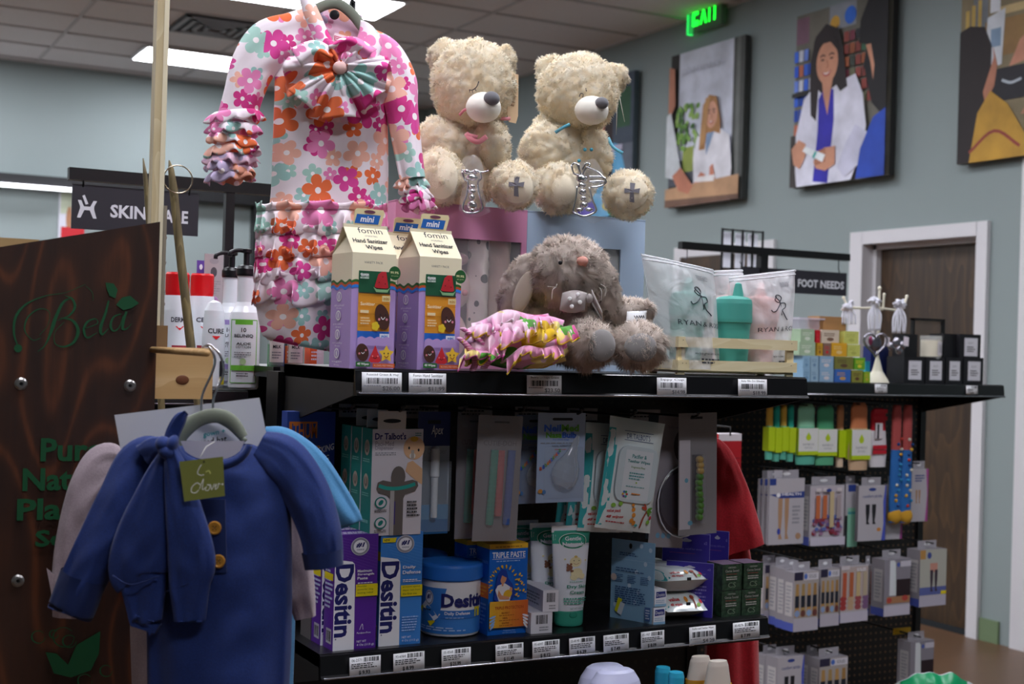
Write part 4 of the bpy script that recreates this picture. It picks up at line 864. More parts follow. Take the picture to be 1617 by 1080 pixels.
for j, yy in enumerate((335, 372, 408, 442)):
    b = MB(); wd_ = 103 - 1.5 * j
    frill(b, lambda u: L(509 - j * 2 - wd_ * math.cos(u * PI * 1.1 - .157), yy, -.046 * max(math.sin(u * PI * 1.1 - .157), -.4)), lambda u: V((.003 * math.sin(9 * u + j), -.004, -.036 - .004 * math.sin(17 * u + j * 2))), FLOR, 10, .0105, 260, 9, seed=j * 2.3 + .5, lat=.010, zw=.006)
    frill(b, lambda u: L(509 - j * 2 - wd_ * math.cos(u * PI * 1.1 - .157), yy, -.046 * max(math.sin(u * PI * 1.1 - .157), -.4)), lambda u: V((0, -.004, .013)), FLOR, 11, .008, 200, 5, seed=j * 1.3, lat=.006, zw=.0015)
    b.build('skirt_ruffle', t, solid=.0007)
# shawl collar: two folded bands and the back of the neck
b = MB()
def band(b, P0, P1, dy0, dy1, m, puff=.008):
    A = spline([V((*p, 0)) for p in P0], 6); B = spline([V((*p, 0)) for p in P1], 6); N = min(len(A), len(B)) - 1
    def fn(u, v): i = int(v * N + .5); a_, b_ = A[i], B[i]; return L(a_.x + (b_.x - a_.x) * u, a_.y + (b_.y - a_.y) * u, dy0 + (dy1 - dy0) * v - puff * math.sin(PI * u))
    b.grid(fn, 8, N, m)
band(b, [(476, 4), (484, 30), (498, 62), (512, 92)], [(494, -2), (506, 22), (520, 52), (534, 82)], -.02, -.045, FLOR)
band(b, [(572, 36), (570, 56), (566, 74), (562, 92)], [(590, 46), (602, 62), (606, 82), (598, 104)], -.02, -.045, FLOR)
b.build('collar', t, solid=.0012)
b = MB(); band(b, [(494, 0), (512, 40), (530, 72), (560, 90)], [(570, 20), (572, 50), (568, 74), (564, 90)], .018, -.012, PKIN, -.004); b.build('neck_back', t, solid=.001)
b = MB(); LB = C('#f2dfe4', .5); P = [L(530, 54, -.012), L(563, 64, -.012), L(559, 79, -.016), L(526, 70, -.016)]; b.poly(P[::-1], LB); d = Dec(b, P[3], (P[2] - P[3]).normalized(), V((0, 0, 1)), (P[2] - P[3]).length, .016); d.rect(.1, .3, .9, .8, C('#e06a90')); d.fine(.15, .35, .85, .75, 2, C('#fff0f4'), 4); b.build('neck_label', t)
b = MB(); BC = (545, 120)
def bow(u, v):     # fan of pleats radiating from the knot
    a = u * 2 * PI; c, s_ = math.cos(a), math.sin(a)
    R = 56 + 26 * abs(c) ** 1.5 + (16 if s_ > .2 else 0) * s_ + (-22 if s_ < -.3 else 0) * (-s_) + (8 if c < 0 else -6); 
    pl = math.sin(a * 11 + 1) * (.006 + .012 * v) * min(1, v * 3) ; r_ = R * (v ** .85)
    return L(BC[0] + r_ * c, BC[1] + r_ * s_, -.052 - .018 * math.sin(PI * v ** .7) * (1.1) + pl * .8 + .012 * v)
b.grid(bow, 154, 16, FLOR, True)
b.ell(L(545, 120, -.068), (11 * k, .008, 10 * k), C('#f6c9c4', .7), 20); b.build('bow', t, solid=.001)
b = MB()
def fold(P_, w0, w1, dy): 
    P = spline([V((a, c, 0)) for a, c in P_], 7); N = len(P) - 1
    def fn(u, v):
        i = int(v * N + .5); p = P[i]; q = (P[min(i + 1, N)] - P[max(i - 1, 0)]).normalized(); w_ = w0 + (w1 - w0) * v; a = (u - .5)
        return L(p.x - q.y * w_ * a, p.y + q.x * w_ * a, dy - .014 * math.cos(a * PI) + .003 * math.sin(a * 9))
    b.grid(fn, 10, N, FLOR)
fold([(535, 104), (508, 92), (480, 108)], 16, 44, -.062); fold([(530, 92), (560, 82), (592, 102)], 20, 30, -.060); fold([(535, 130), (505, 146), (485, 170)], 16, 56, -.058); fold([(545, 135), (543, 165), (545, 196)], 14, 60, -.056); fold([(556, 128), (580, 150), (598, 168)], 14, 44, -.058); fold([(556, 118), (590, 120), (618, 124)], 14, 38, -.060)
b.build('bow_fold', t, solid=.001)
# hanger, hung from a hook rail that stands above the view
def hanger(name, label, vw, pts, wid, hook, mat_=HANG, group=None, knob=None):
    t2 = thing(name, label, 'hanger', vw.w, vw.rz, group); L2 = vw.L; P = spline([L2(*p) for p in pts], 7); N = len(P); b = MB()
    def fn(u, v):
        i = int(v * (N - 1) + .5); p = P[i]; q = (P[min(i + 1, N - 1)] - P[max(i - 1, 0)]).normalized(); nx = V((-q.z, 0, q.x)); a = u * 2 * PI; w_ = wid * vw.k * (1 - .35 * abs(2 * v - 1) ** 3)
        return p + nx * (w_ / 2 * math.cos(a)) + V((0, .004 * math.sin(a), 0))
    b.grid(fn, 14, N - 1, mat_, True); b.build('hanger_bar', t2)
    b = MB(); b.tube(spline([L2(*p) for p in hook], 7), .0016, C('#c9c9d0', .15, 1.), 10); b.build('hook', t2)
    if knob: b = MB(); b.lathe([(.0075, 0), (.0085, .003), (.006, .007), (.001, .0075)], C('#18181c', .4), 18); q = b.build('size_marker', t2, L2(*knob)); q.rotation_euler.x = PI / 2
    return t2
hanger('clothes_hanger', 'grey green hanger inside the floral gown neck', o, [(470, 58, 0), (486, 28, 0), (508, 10, 0), (533, 6, 0), (556, 22, 0), (576, 48, 0), (608, 84, 0)], 17, [(533, 5, 0), (533, -18, 0), (524, -34, 0), (530, -52, 0), (546, -50, 0), (549, -36, 0)], knob=(529, 25, -.005))
b = MB(); a = o.w + Matrix.Rotation(o.rz, 3, 'Z') @ L(533, -46, 0); c_ = pY(548, 300, GB + .03).x; b.tube([a + V((0, -.05, .0)), V((c_, GB + .03, a.z + .003))], .0035, BLK, 10); b.tube([(c_, GB + .03, 1.39), (c_, GB + .03, a.z + .005)], .006, BLK, 10); tag(b.build('garment_arm'), 'black post with an arm above the floral gown, outside the photo', 'display arm')

# ================================================================ blue gown group on the foreground stand
BLU = m_noise('royal_blue_knit', '#0b2560', '#0e2d72', 600, .85, .15, sheen=.12); BLUD = C('#0a2156', .85, sheen=.12)
MAUV = m_noise('mauve_knit', '#a8969e', '#b4a2aa', 500, .85, .15, sheen=.3); LBL = m_noise('sky_knit', '#4482b0', '#4e8ab8', 500, .85, .15, sheen=.15)
o = View(345, 700, 1.70); t = thing('blue_gown', 'royal blue baby gown with two wooden buttons on a hanger', 'baby clothes', o.w, o.rz); L = o.L; k = o.k
b = MB(); sweep(b, L, [(343, 700, 54, .012, .01), (342, 716, 92, .022, .006), (338, 750, 112, .032, 0), (335, 800, 124, .036, 0), (340, 880, 122, .04, 0), (346, 980, 116, .044, 0), (345, 1090, 112, .048, 0), (343, 1180, 100, .045, 0)], BLU, 72, ((4, .006, .8), (7, .004, 2.1), (11, .002, 0))); b.build('bodice', t)
b = MB(); sweep(b, L, [(262, 722, 34, .016, .008), (232, 738, 50, .022, 0), (200, 790, 44, .026, -.006), (168, 850, 40, .026, -.012), (140, 905, 36, .024, -.016), (122, 955, 35, .02, -.018)], BLU, 44, ((3, .004, 1.), (5, .003, 2))); s1 = b.build('sleeve', t)
b = MB(); sweep(b, L, [(140, 905, 37, .025, -.017), (123, 952, 36.5, .0215, -.019), (121, 957, 36, .019, -.019)], BLUD, 40, ((3, .001, 1.),)); b.build('cuff', s1)
b = MB(); sweep(b, L, [(408, 705, 26, .014, .008), (446, 726, 38, .02, .0), (482, 775, 37, .022, -.004), (505, 835, 33, .022, -.008), (512, 886, 30, .02, -.008)], BLU, 44, ((3, .003, .4), (5, .003, 1.1))); s2 = b.build('sleeve', t)
b = MB(); sweep(b, L, [(510, 868, 32, .0225, -.0085), (513, 893, 30.5, .021, -.0085)], BLUD, 40, ((3, .001, .4),)); b.build('cuff', s2)
b = MB()    # neckline
def nk(u, v): a = PI * (1.02 + .96 * u) ; rx, ry = 52 + 10 * v, 28 + 15 * v; return L(343 + rx * math.cos(a), 697 - ry * math.sin(a), -.028 - .006 * math.sin(PI * v) - .004 * math.sin(PI * u))
b.grid(nk, 40, 6, BLU); b.build('neckband', t, solid=.0012)
b = MB(); b.grid(lambda u, v: L(343 + 50 * (2 * u - 1) * math.sin(PI * (.12 + .5 * (1 - v) * .76)), 694 + 30 * (1 - v) * math.sqrt(max(0, 1 - (2 * u - 1) ** 2)) , -.026), 14, 8, C('#c9c4d4', .8)); b.build('neck_lining', t)
b = MB(); d = Dec(b, L(333, 893, -.0445), (1, 0, 0), (0, 0, 1), 38 * k, 112 * k, e=.0006); d.o = L(333, 893, -.047); b.X = Matrix.Translation((0, 0, 0)); pk = [d.P(0, 0), d.P(1, 0), d.P(.84, 1), d.P(-.12, 1)]; b.poly(pk, BLUD); b.build('placket', t, solid=.001)
for bx, by in ((353, 825), (359, 876)):
    b = MB(); b.lathe([(0.001, 0), (.0078, 0), (.0083, .0012), (.0078, .0026), (.0062, .0028), (.0056, .002), (.001, .0018)], C('#b9822e', .35, coat=.5), 26, cap=False)
    for dx, dz in ((-.0018, -.0018), (.0018, -.0018), (-.0018, .0018), (.0018, .0018)): b.lathe([(.0009, .0019), (.0009, .0022)], C('#5a3a12'), 8, (dx, dz, 0))
    q = b.build('button', t, L(bx, by, -.0495)); q.rotation_euler.x = PI / 2
# knotted hat tied to the hanger
o2 = View(300, 800, 1.655); t = thing('knotted_hat', 'royal blue knotted baby hat with two tails tied beside the gown neck', 'baby hat', o2.w, o2.rz); L = o2.L; k = o2.k
b = MB(); sweep(b, L, [(268, 706, 10, .010, 0), (262, 740, 26, .012, 0), (250, 790, 40, .013, 0), (232, 850, 50, .014, 0), (218, 900, 48, .014, 0), (226, 922, 38, .012, 0), (230, 978, 27, .010, 0), (231, 981, 26, .008, 0)], BLU, 40, ((2, .003, .5), (3, .002, 0))); b.build('tail', t)
b = MB(); sweep(b, L, [(272, 706, 9, .010, -.01), (282, 745, 20, .012, -.01), (295, 810, 30, .013, -.012), (306, 880, 38, .014, -.012), (303, 920, 33, .013, -.012), (303, 972, 26, .010, -.012), (303, 975, 25, .008, -.012)], BLU, 40, ((2, .003, 1.5), (3, .002, 1))); b.build('tail', t)
for q in ([(184, 905), (215, 918), (257, 906)], [(268, 930), (300, 918), (333, 903)]): b = MB(); b.tube(spline([L(x, y, -.0165) + V((0, -.006 * math.sin(PI * i / 2), 0)) for i, (x, y) in enumerate(q)], 6), .0009, BLUD, 6); b.build('cuff_seam', t)
b = MB(); 
for (c_, r_, ro) in (((268, 712), (15, .014, 12), .5), ((262, 700), (12, .013, 13), -.6), ((276, 700), (9, .012, 15), .3)): b.ell(L(*c_, -.012), (r_[0] * k, r_[1], r_[2] * k), BLU, 20, rotz(ro))
b.build('knot', t)
b = MB(); sweep(b, L, [(268, 704, 11, .010, .004), (272, 684, 12, .009, .004), (283, 662, 11, .008, .004), (292, 652, 5, .006, .004)], BLU, 24, ((2, .002, 0),)); sweep(b, L, [(262, 706, 14, .012, .01), (240, 708, 18, .014, .014), (222, 722, 22, .014, .02)], BLU, 24, ((3, .003, 1),)); b.build('knot_end', t)
# olive swing tag
o3 = View(318, 757, 1.625); t = thing('swing_tag', 'olive green square swing tag with white script on the blue gown', 'tag', o3.w, o3.rz); L = o3.L
b = MB(); Q = [L(291, 792), L(355, 783), L(352, 721), L(283, 729)]; b.poly(Q, C('#7f8440', .6)); b.poly([q + V((0, .0006, 0)) for q in Q][::-1], C('#7f8440', .6))
d = Dec(b, Q[0], (Q[1] - Q[0]).normalized(), (Q[3] - Q[0] + V((.0055, 0, 0))).normalized(), (Q[1] - Q[0]).length, (Q[3] - Q[0]).length); WH = C('#eeeee4', .6)
d.stroke([(.40, .36), (.32, .42), (.2, .34), (.18, .22), (.28, .18), (.36, .24)], .0011, WH); d.stroke([(.38, .26), (.48, .5), (.45, .24), (.53, .28)], .0009, WH); d.stroke([(.56, .3), (.52, .22), (.6, .2), (.64, .3), (.57, .34), (.66, .33)], .0009, WH); d.stroke([(.66, .33), (.68, .2), (.75, .34)], .0009, WH); d.stroke([(.75, .26), (.8, .33), (.77, .2), (.84, .24)], .0009, WH); d.stroke([(.84, .24), (.85, .33), (.9, .3)], .0009, WH); d.ell(.95, .3, .025, .025, WH, 8)
d.stroke([(.44, .86), (.38, .78), (.34, .66), (.42, .6), (.5, .6)], .001, WH); d.stroke([(.54, .66), (.62, .68), (.66, .6)], .0014, C('#d2d67a')); d.ell(.5, .92, .03, .03, C('#3c4020'), 10)
b.build('tag_card', t); b = MB(); b.tube([L(316, 722, .0), L(322, 706, .012), L(330, 700, .03)], .0004, WH, 5); b.build('string', t)
o4 = View(345, 700, 1.705)
hanger('clothes_hanger', 'grey green felt hanger holding the blue gown', o4, [(283, 708, -.004), (289, 686, -.004), (312, 664, -.004), (340, 656, -.004), (366, 664, -.004), (386, 690, -.004)], 23, [(336, 652, 0), (338, 625, 0), (350, 590, .01), (345, 562, .01), (330, 545, .01), (318, 548, .01)], group=None)
b = MB(); b.tube(spline([o4.L(*p) for p in ((309, 655, .03), (311, 625, .03), (326, 590, .03), (331, 568, .03), (322, 548, .03), (310, 548, .03))], 7), .0016, C('#c9c9d0', .15, 1.), 10)
P = spline([o4.L(*p) for p in ((260, 700, .03), (285, 668, .03), (312, 658, .03), (350, 672, .03), (380, 700, .03))], 6); 
t = thing('clothes_hanger', 'hanger behind the blue gown, only its chrome hook showing', 'hanger', o4.w, o4.rz); b.build('hook', t); b = MB(); b.tube(P, [.004] * len(P), HANG, 8); b.build('hanger_bar', t)
# white card with print
t = thing('paper_card', 'large white card behind the blue gown hanger', 'card', o4.w, o4.rz); L = o4.L
b = MB(); Q = [L(182, 760, .045), L(420, 740, .045), L(399, 630, .045), L(164, 658, .045)]; b.poly(Q, C('#e4e4ee', .35)); b.poly([q + V((0, .0008, 0)) for q in Q][::-1], C('#d8d8e0', .5))
d = Dec(b, L(290, 712, .0445), (L(345, 703) - L(290, 712)).normalized(), V((0, 0, 1)), 60 * o4.k, 24 * o4.k); d.txt('knotted hat', -.1, .05, .95, .5, INK); d.txt('gown +', .3, .55, .9, .95, C('#4ab0b8')); b.build('sheet', t)
# two more gowns behind
o5 = View(330, 760, 1.80); t = thing('mauve_gown', 'pale mauve baby gown hanging behind the blue gown', 'baby clothes', o5.w, o5.rz); L = o5.L
b = MB(); sweep(b, L, [(340, 730, 110, .012, 0), (340, 800, 125, .02, 0), (335, 900, 130, .026, 0), (330, 1000, 124, .028, 0), (320, 1140, 110, .028, 0)], MAUV, 60, ((9, .004, .3), (14, .002, 1))); b.build('bodice', t)
b = MB(); sweep(b, L, [(195, 728, 22, .012, .0), (168, 735, 36, .016, -.002), (140, 780, 32, .018, -.004), (122, 850, 30, .018, -.006), (112, 920, 28, .018, -.006), (108, 972, 22, .014, -.006)], MAUV, 36, ((3, .003, 1), (5, .002, 0))); b.build('sleeve', t)
b = MB(); sweep(b, L, [(455, 760, 16, .012, 0), (464, 850, 24, .015, 0), (474, 930, 23, .015, 0), (482, 975, 17, .012, 0)], MAUV, 36, ((3, .003, 2),)); b.build('sleeve', t)
b = MB(); b.poly([L(95, 905, -.02), L(82, 893, -.02), L(92, 945, -.02), L(104, 940, -.02)][::-1], MAUV); b.build('mitten_fold', t, solid=.001)
o6 = View(480, 760, 1.89); t = thing('sky_blue_gown', 'light blue baby gown hanging at the back, its sleeve showing right', 'baby clothes', o6.w, o6.rz); L = o6.L
b = MB(); sweep(b, L, [(380, 690, 60, .010, 0), (385, 740, 84, .02, 0), (385, 850, 84, .022, 0), (385, 1000, 80, .022, 0), (385, 1120, 76, .022, 0)], LBL, 50, ((7, .003, .3),)); b.build('bodice', t)
b = MB(); sweep(b, L, [(415, 690, 18, .012, 0), (446, 702, 28, .018, -.002), (486, 735, 32, .02, -.004), (520, 780, 30, .018, -.006), (548, 818, 24, .016, -.006), (553, 828, 20, .012, -.006)], LBL, 36, ((4, .003, 1), (7, .002, 0))); sl = b.build('sleeve', t)
b = MB(); frill(b, lambda u: L(412 + 70 * u, 682 + 20 * u, -.012 - .004 * math.sin(PI * u)), lambda u: V((.002, -.002, -.02)), C('#7ab6d6', .7, sheen=.4), 8, .003, 60, 4); b.build('shoulder_gather', t, solid=.0008)

# ================================================================ foreground wooden stand
PY = 1.95
g = G('stained_pine'); v = g.obj((1, 1, .10)); n1 = g.n('TexNoise', i_Vector=v, i_Scale=55., i_Detail=6., i_Roughness=.65)
v2 = g.obj((1, 1, .28)); n2 = g.n('TexNoise', i_Vector=v2, i_Scale=6.5, i_Detail=1.); rg = g.math('POWER', g.math('ABSOLUTE', g.math('SINE', g.math('MULTIPLY', n2.outputs[0], 34.))), 8.)
f = g.math('ADD', g.math('MULTIPLY', n1.outputs[0], .55), g.math('MULTIPLY', rg, .3))
v4 = g.obj(); vo = g.n('TexVoronoi', i_Vector=v4, i_Scale=7.5); kn = g.math('LESS_THAN', vo.outputs[0], .09)
col = g.ramp(f, [(.2, '#27140d'), (.45, '#3b1e10'), (.75, '#63341a'), (.95, '#7a4020')]); g.set('Base Color', g.mix(g.math('MULTIPLY', kn, .7), col, rgb('#4a1f10'))); g.set('Roughness', .42); g.bump(n1.outputs[0], .12, .001); STN = g.m
xr = X_(249, 480, PY); zt_r = pY(252, 350, PY).z; zl = pY(0, 390, PY); xl = -.14; sl_ = (zt_r - zl.z) / (xr - zl.x); zt_l = zt_r - sl_ * (xr - xl)
t = thing('soap_display_stand', 'dark stained wooden display stand with green lettering, left foreground', 'display stand', (0, PY, 0))
b = MB(); b.prism([(xl, .02), (xr, .02), (xr, zt_r), (xl, zt_l)], 0, .02, STN); GP = C('#0c4a29', .5); K2 = PY
def pd(px, py): q = pY(px, py, PY); return q
def local(px, py): q = pY(px, py, PY); return (q.x, q.z)
d = Dec(b, (0, 0, 0), (1, 0, 0), (0, 0, 1), 1, 1, e=.0002)
def cr(x, y, ox=0, oy=340, s_=280 / 1080): return local(ox + x * s_, oy + y * s_)
def cr2(x, y): return local(x * 280 / 630, 600 + y * 480 / 1080)
R_ = .00075
d.stroke([cr(230, 830), cr(275, 790), cr(310, 710), cr(340, 620), cr(385, 530), cr(440, 500)], (R_ * 1, R_ * 3, R_ * 7, R_ * 5, R_ * 2), GP)           # B stem
d.stroke([cr(250, 745), cr(200, 760), cr(150, 700), cr(170, 620), cr(240, 570), cr(300, 590), cr(290, 670), cr(240, 730)], (R_, R_ * 1.6, R_ * 3, R_ * 1.5, R_, R_), GP)
d.stroke([cr(110, 800), cr(85, 720), cr(95, 620), cr(160, 540), cr(280, 490), cr(400, 470), cr(520, 420)], (R_ * 2, R_ * 4, R_ * 5, R_ * 2, R_, R_), GP); d.ell(*cr(110, 810), .0052, .0055, GP)
d.stroke([cr(395, 490), cr(440, 510), cr(455, 560), cr(420, 610), cr(350, 640)], (R_, R_ * 4, R_ * 5, R_ * 3, R_), GP); d.stroke([cr(370, 625), cr(440, 640), cr(475, 700), cr(450, 770), cr(390, 800), cr(335, 780), cr(335, 710), cr(390, 650)], (R_, R_ * 5, R_ * 6, R_ * 4, R_ * 2, R_, R_), GP)
d.stroke([cr(515, 690), cr(590, 660), cr(580, 630), cr(530, 650), cr(510, 700), cr(530, 745), cr(590, 715)], (R_, R_ * 2, R_ * 2, R_ * 4, R_ * 5, R_ * 3, R_), GP)      # e
d.stroke([cr(660, 520), cr(640, 600), cr(612, 680), cr(620, 725), cr(660, 690)], (R_ * 3, R_ * 5, R_ * 6, R_ * 4, R_), GP)                                          # l
d.stroke([cr(735, 600), cr(690, 620), cr(672, 670), cr(690, 705), cr(725, 680), cr(750, 610)], (R_ * 2, R_ * 3, R_ * 5, R_ * 3, R_ * 2, R_ * 2), GP); d.stroke([cr(768, 585), cr(752, 640), cr(745, 690), cr(770, 690), cr(800, 660)], (R_ * 4, R_ * 5, R_ * 5, R_ * 2, R_), GP)   # a
d.stroke([cr(520, 430), cr(560, 470), cr(565, 520)], R_, GP)
d.poly([cr(640, 410), cr(690, 415), cr(715, 455), cr(700, 505), cr(665, 490), cr(648, 450)], GP); d.poly([cr(705, 545), cr(740, 500), cr(790, 490), cr(845, 535), cr(800, 565), cr(750, 578)], GP)
def word(s_, x0, y0, x1, y1, h=0): a = cr2(x0, y1); c = cr2(x1, y0); d.txt(s_, a[0], a[1], c[0], c[1], GP, bold=.03)
word('Pure', 142, 205, 365, 290); word('Natural', 78, 308, 420, 395); word('Plant', 58, 415, 335, 500); word('Soap', 122, 525, 345, 610)
d.poly([cr2(160, 965), cr2(200, 970), cr2(240, 1010), cr2(270, 940), cr2(355, 890), cr2(350, 970), cr2(320, 1030), cr2(250, 1055), cr2(190, 1040)], GP)
for (cx_, cy_, r_) in ((135, 910, 24), (225, 910, 38), (245, 925, 24), (190, 900, 16), (375, 1030, 22), (300, 1065, 26)):
    d.stroke([cr2(cx_ + r_ * math.cos(q * .7), cy_ + r_ * math.sin(q * .7) * (1 - q * .02)) for q in range(9)], (R_, R_ * 2.6, R_), GP)
b.build('side_panel', t, bev=.0008)
for px, py in ((33, 606), (205, 609), (28, 917), (205, 925)):
    a = local(px, py); b = MB(); b.lathe([(.0085, 0), (.0085, .0015), (.006, .0035), (.003, .0038), (.0025, .0015), (.0005, .0012)], C('#8d8a88', .35, .9), 22, cap=False); b.lathe([(.0024, .0014), (.0024, .0016)], C('#0a0a0a'), 6); q = b.build('screw', t, (a[0], 0, a[1])); q.rotation_euler.x = PI / 2
PINE = m_wood('pine_post', '#c9b48a', '#dac9a2', '#e6d8b4', 14, 'Z', .6)
Y2 = PY + .03
b = MB(); xa, xb = X_(243, 200, Y2), X_(262, 200, Y2); zb = pY(255, 535, Y2).z; b.box(xa, xb, .03, .052, zb, 2.3, PINE); b.box(xb - .007, xb, .029, .031, zb, 2.3, C('#efe3c4', .5)); b.build('post', t, bev=.0008)
b = MB(); za, zc = pY(262, 325, Y2).z, pY(262, 530, Y2).z; b.box(xb + .0003, xb + .005, .028, .05, zc, za, C('#b6a894', .35, .6)); b.build('metal_strip', t)
for py in (375, 415, 460, 480): b = MB(); b.ell((0, 0, 0), (.003, .003, .0036), C('#c8c4c0', .25, .9), 12); q_ = pY(266, py, Y2); b.build('screw', t, (xb + .005, .036, q_.z))
KN = m_wood('pine_block', '#c09660', '#d0a872', '#dcb988', 8, 'X', .55); YK = PY + .021
xa2, xb2 = X_(238, 590, YK), X_(336, 590, YK); z1, z0 = pY(290, 549, YK).z, pY(290, 630, YK).z
b = MB(); b.box(xa2, xb2, .021, .05, z0, z1, KN); q_ = pY(288, 600, YK); b.ell((q_.x, .0208, q_.z), (.010, .0012, .007), C('#6a3a1c', .6), 18); b.build('crossbar', t, bev=.002)
b = MB(); b.box(X_(246, 530, YK), X_(265, 530, YK), .022, .029, z1, pY(255, 514, YK).z, C('#8d6a44', .6)); b.build('spacer_block', t)
hk = View(320, 552, 1.705).w; b = MB(); b.tube([(hk.x, hk.y - PY - .02, hk.z - .004), (hk.x, .03, hk.z - .004)], .0045, KN, 12); b.build('hanging_peg', t)
# sticks and ring standing behind the crossbar
BARK = m_wood('weathered_stick', '#5c5038', '#8a7a52', '#3a3024', 20, 'Z', .7)
sq = View(290, 400, 2.13)
t = thing('wooden_stick', 'weathered wooden stick through a metal ring beside the pale post', 'stick', sq.w, sq.rz); L = sq.L
b = MB(); b.tube([L(267, 253), L(270, 268), L(274, 300), L(280, 360), L(288, 430), L(303, 560), L(345, 860), L(395, 1220)], [.001, .0048, .0068, .0068, .0072, .0074, .0075, .0075], BARK, 12); b.build('shaft', t)
b = MB(); b.tube([L(283 + 20.5 * math.cos(a_ / 24 * 2 * PI), 284 + 22 * math.sin(a_ / 24 * 2 * PI), -.008 + .009 * math.cos(a_ / 24 * 2 * PI)) for a_ in range(25)], .0011, C('#c8b8a0', .2, 1.), 8, False)
tag(b.build('metal_ring', None, sq.w, sq.rz), 'thin metal ring around the top of the wooden stick', 'ring')
sq = View(232, 320, 2.15); L = sq.L; t = thing('wooden_stick', 'thin pointed stick left of the pale post, above the dark panel', 'stick', sq.w, sq.rz)
b = MB(); b.tube([L(226, 250), L(229, 275), L(234, 330), L(240, 400), L(250, 520), L(262, 800), L(280, 1240)], [.0008, .0034, .005, .0055, .0055, .0055, .0055], BARK, 10); b.build('shaft', t)
# ================================================================ lower shelf of the main gondola
NAVY = C('#1c1f66', .5); YLW = C('#e6d21a', .5); WBOX = C('#f0eef4', .45)
def ded(W, D, H, body, seed=0):
    return carton_mb(W, D, H, body)
def desitin(kind, label, x, y, rz=0., grp='diaper cream cartons'):
    W, D, H = .0765, .042, .190; col = {'p': '#5b2a98', 'b': '#3f86d6'}[kind]; dk = {'p': '#3f1c70', 'b': '#2f72c4'}[kind]; body = C(col, .4); t = thing('cream_carton', label, 'carton', (x, y, LZ), rz, grp)
    b, d, ls, tp = ded(W, D, H, body)
    for i in range(9):
        v0 = .99 - i * .028; d.poly([(.0 + .04 * i, v0 - .0), (1, v0 - .10), (1, v0 - .103), (.0 + .04 * i, v0 - .004)], C({'p': '#6f44aa', 'b': '#5a9ae0'}[kind], .4)); 
    d.poly([(0, 0), (.49, 0), (.47, .70), (.45, .745), (.40, .765), (.0, .79)], WBOX)
    d.txt('Desitin', .015, .115, .44, .745, NAVY, .035, rot=-90); d.ell(.06, .10, .018, .008, C('#8a8aa0'), 8)
    d.ell(.57, .895, .215, .078, C('#c9c9d2'), 28); d.ell(.57, .895, .2, .073, C('#8f8f9c'), 28); d.ell(.57, .895, .155, .057, WBOX, 28)
    d.txt('#1', .47, .885, .68, .93, NAVY, .05, .25); d.txt('CHOICE', .49, .862, .66, .873, NAVY)
    if kind == 'b': d.poly([(.03, .915), (.33, .915), (.36, .955), (.03, .955)], YLW); d.txt('NEW', .06, .925, .2, .945, INK)
    ttl = ('Maximum', 'Strength', 'Paste') if kind == 'p' else ('Daily', 'Defense')
    for i, w_ in enumerate(ttl):
        g0 = .67 - i * (.032 if kind == 'p' else .042); hh = .024 if kind == 'p' else .032; d.txt(w_, .52, g0, .52 + .062 * len(w_) * (1 if kind == 'b' else .78), g0 + hh, WBOX)
    d.fine(.53, .555, .97, .585, 2, WBOX, 5); d.rect(.49, .43 if kind == 'b' else .46, 1, .53 if kind == 'b' else .565, YLW); 
    for i, w_ in enumerate(('protects against', 'diaper rash from', 'the first use') if kind == 'b' else ('Provides', 'powerful, long', 'lasting relief')):
        v0 = (.505 if kind == 'b' else .54) - i * .03; d.txt(w_, .53, v0, .53 + .026 * len(w_), v0 + .018, C('#3b5a20'), False)
    if kind == 'b': d.fine(.53, .12, .95, .26, 6, C('#9cc2f0'), 8)
    else: d.stroke([(.6, .17), (.66, .22), (.68, .17)], .0006, WBOX); d.txt('Paraben-Free', .54, .135, .86, .15, WBOX, False)
    d.txt('NET WT', .54, .06, .76, .078, WBOX, False); d.txt('4 Oz (113 g)', .54, .025, .94, .048, WBOX, False)
    ls.rect(.0, .75, 1, .83, YLW if kind == 'b' else C(dk)); ls.rect(.3, .05, .85, .18, C('#b8b4c4')); ls.bars(.35, .07, .8, .16, INK, 10); ls.fine(.1, .35, .9, .7, 9, C('#c8d4f0'), 2)
    if kind == 'p': ls.rect(0, .6, .9, .66, YLW)
    tp.fine(.1, .2, .9, .8, 2, WBOX); b.build('box', t, bev=.0006); return t
desitin('b', 'front blue Desitin carton, reading Daily Defense', .888, 2.103, -.01)
desitin('b', 'rear blue Desitin carton, behind the front blue one', .884, 2.150, 0.)
p0 = .805
desitin('p', 'front purple Desitin carton, reading Maximum Strength Paste', p0, 2.098, .015)
desitin('p', 'second purple Desitin carton, behind the front purple one', p0 - .004, 2.145, .01)
b, d, ls, tp = ded(.07, .05, .165, C('#5c5658', .6)); ls.fine(.1, .2, .9, .8, 8, INK); tag(b.build('white_carton', None, (.80, 2.19, LZ), 0), 'plain pale carton behind the purple Desitin cartons', 'carton')
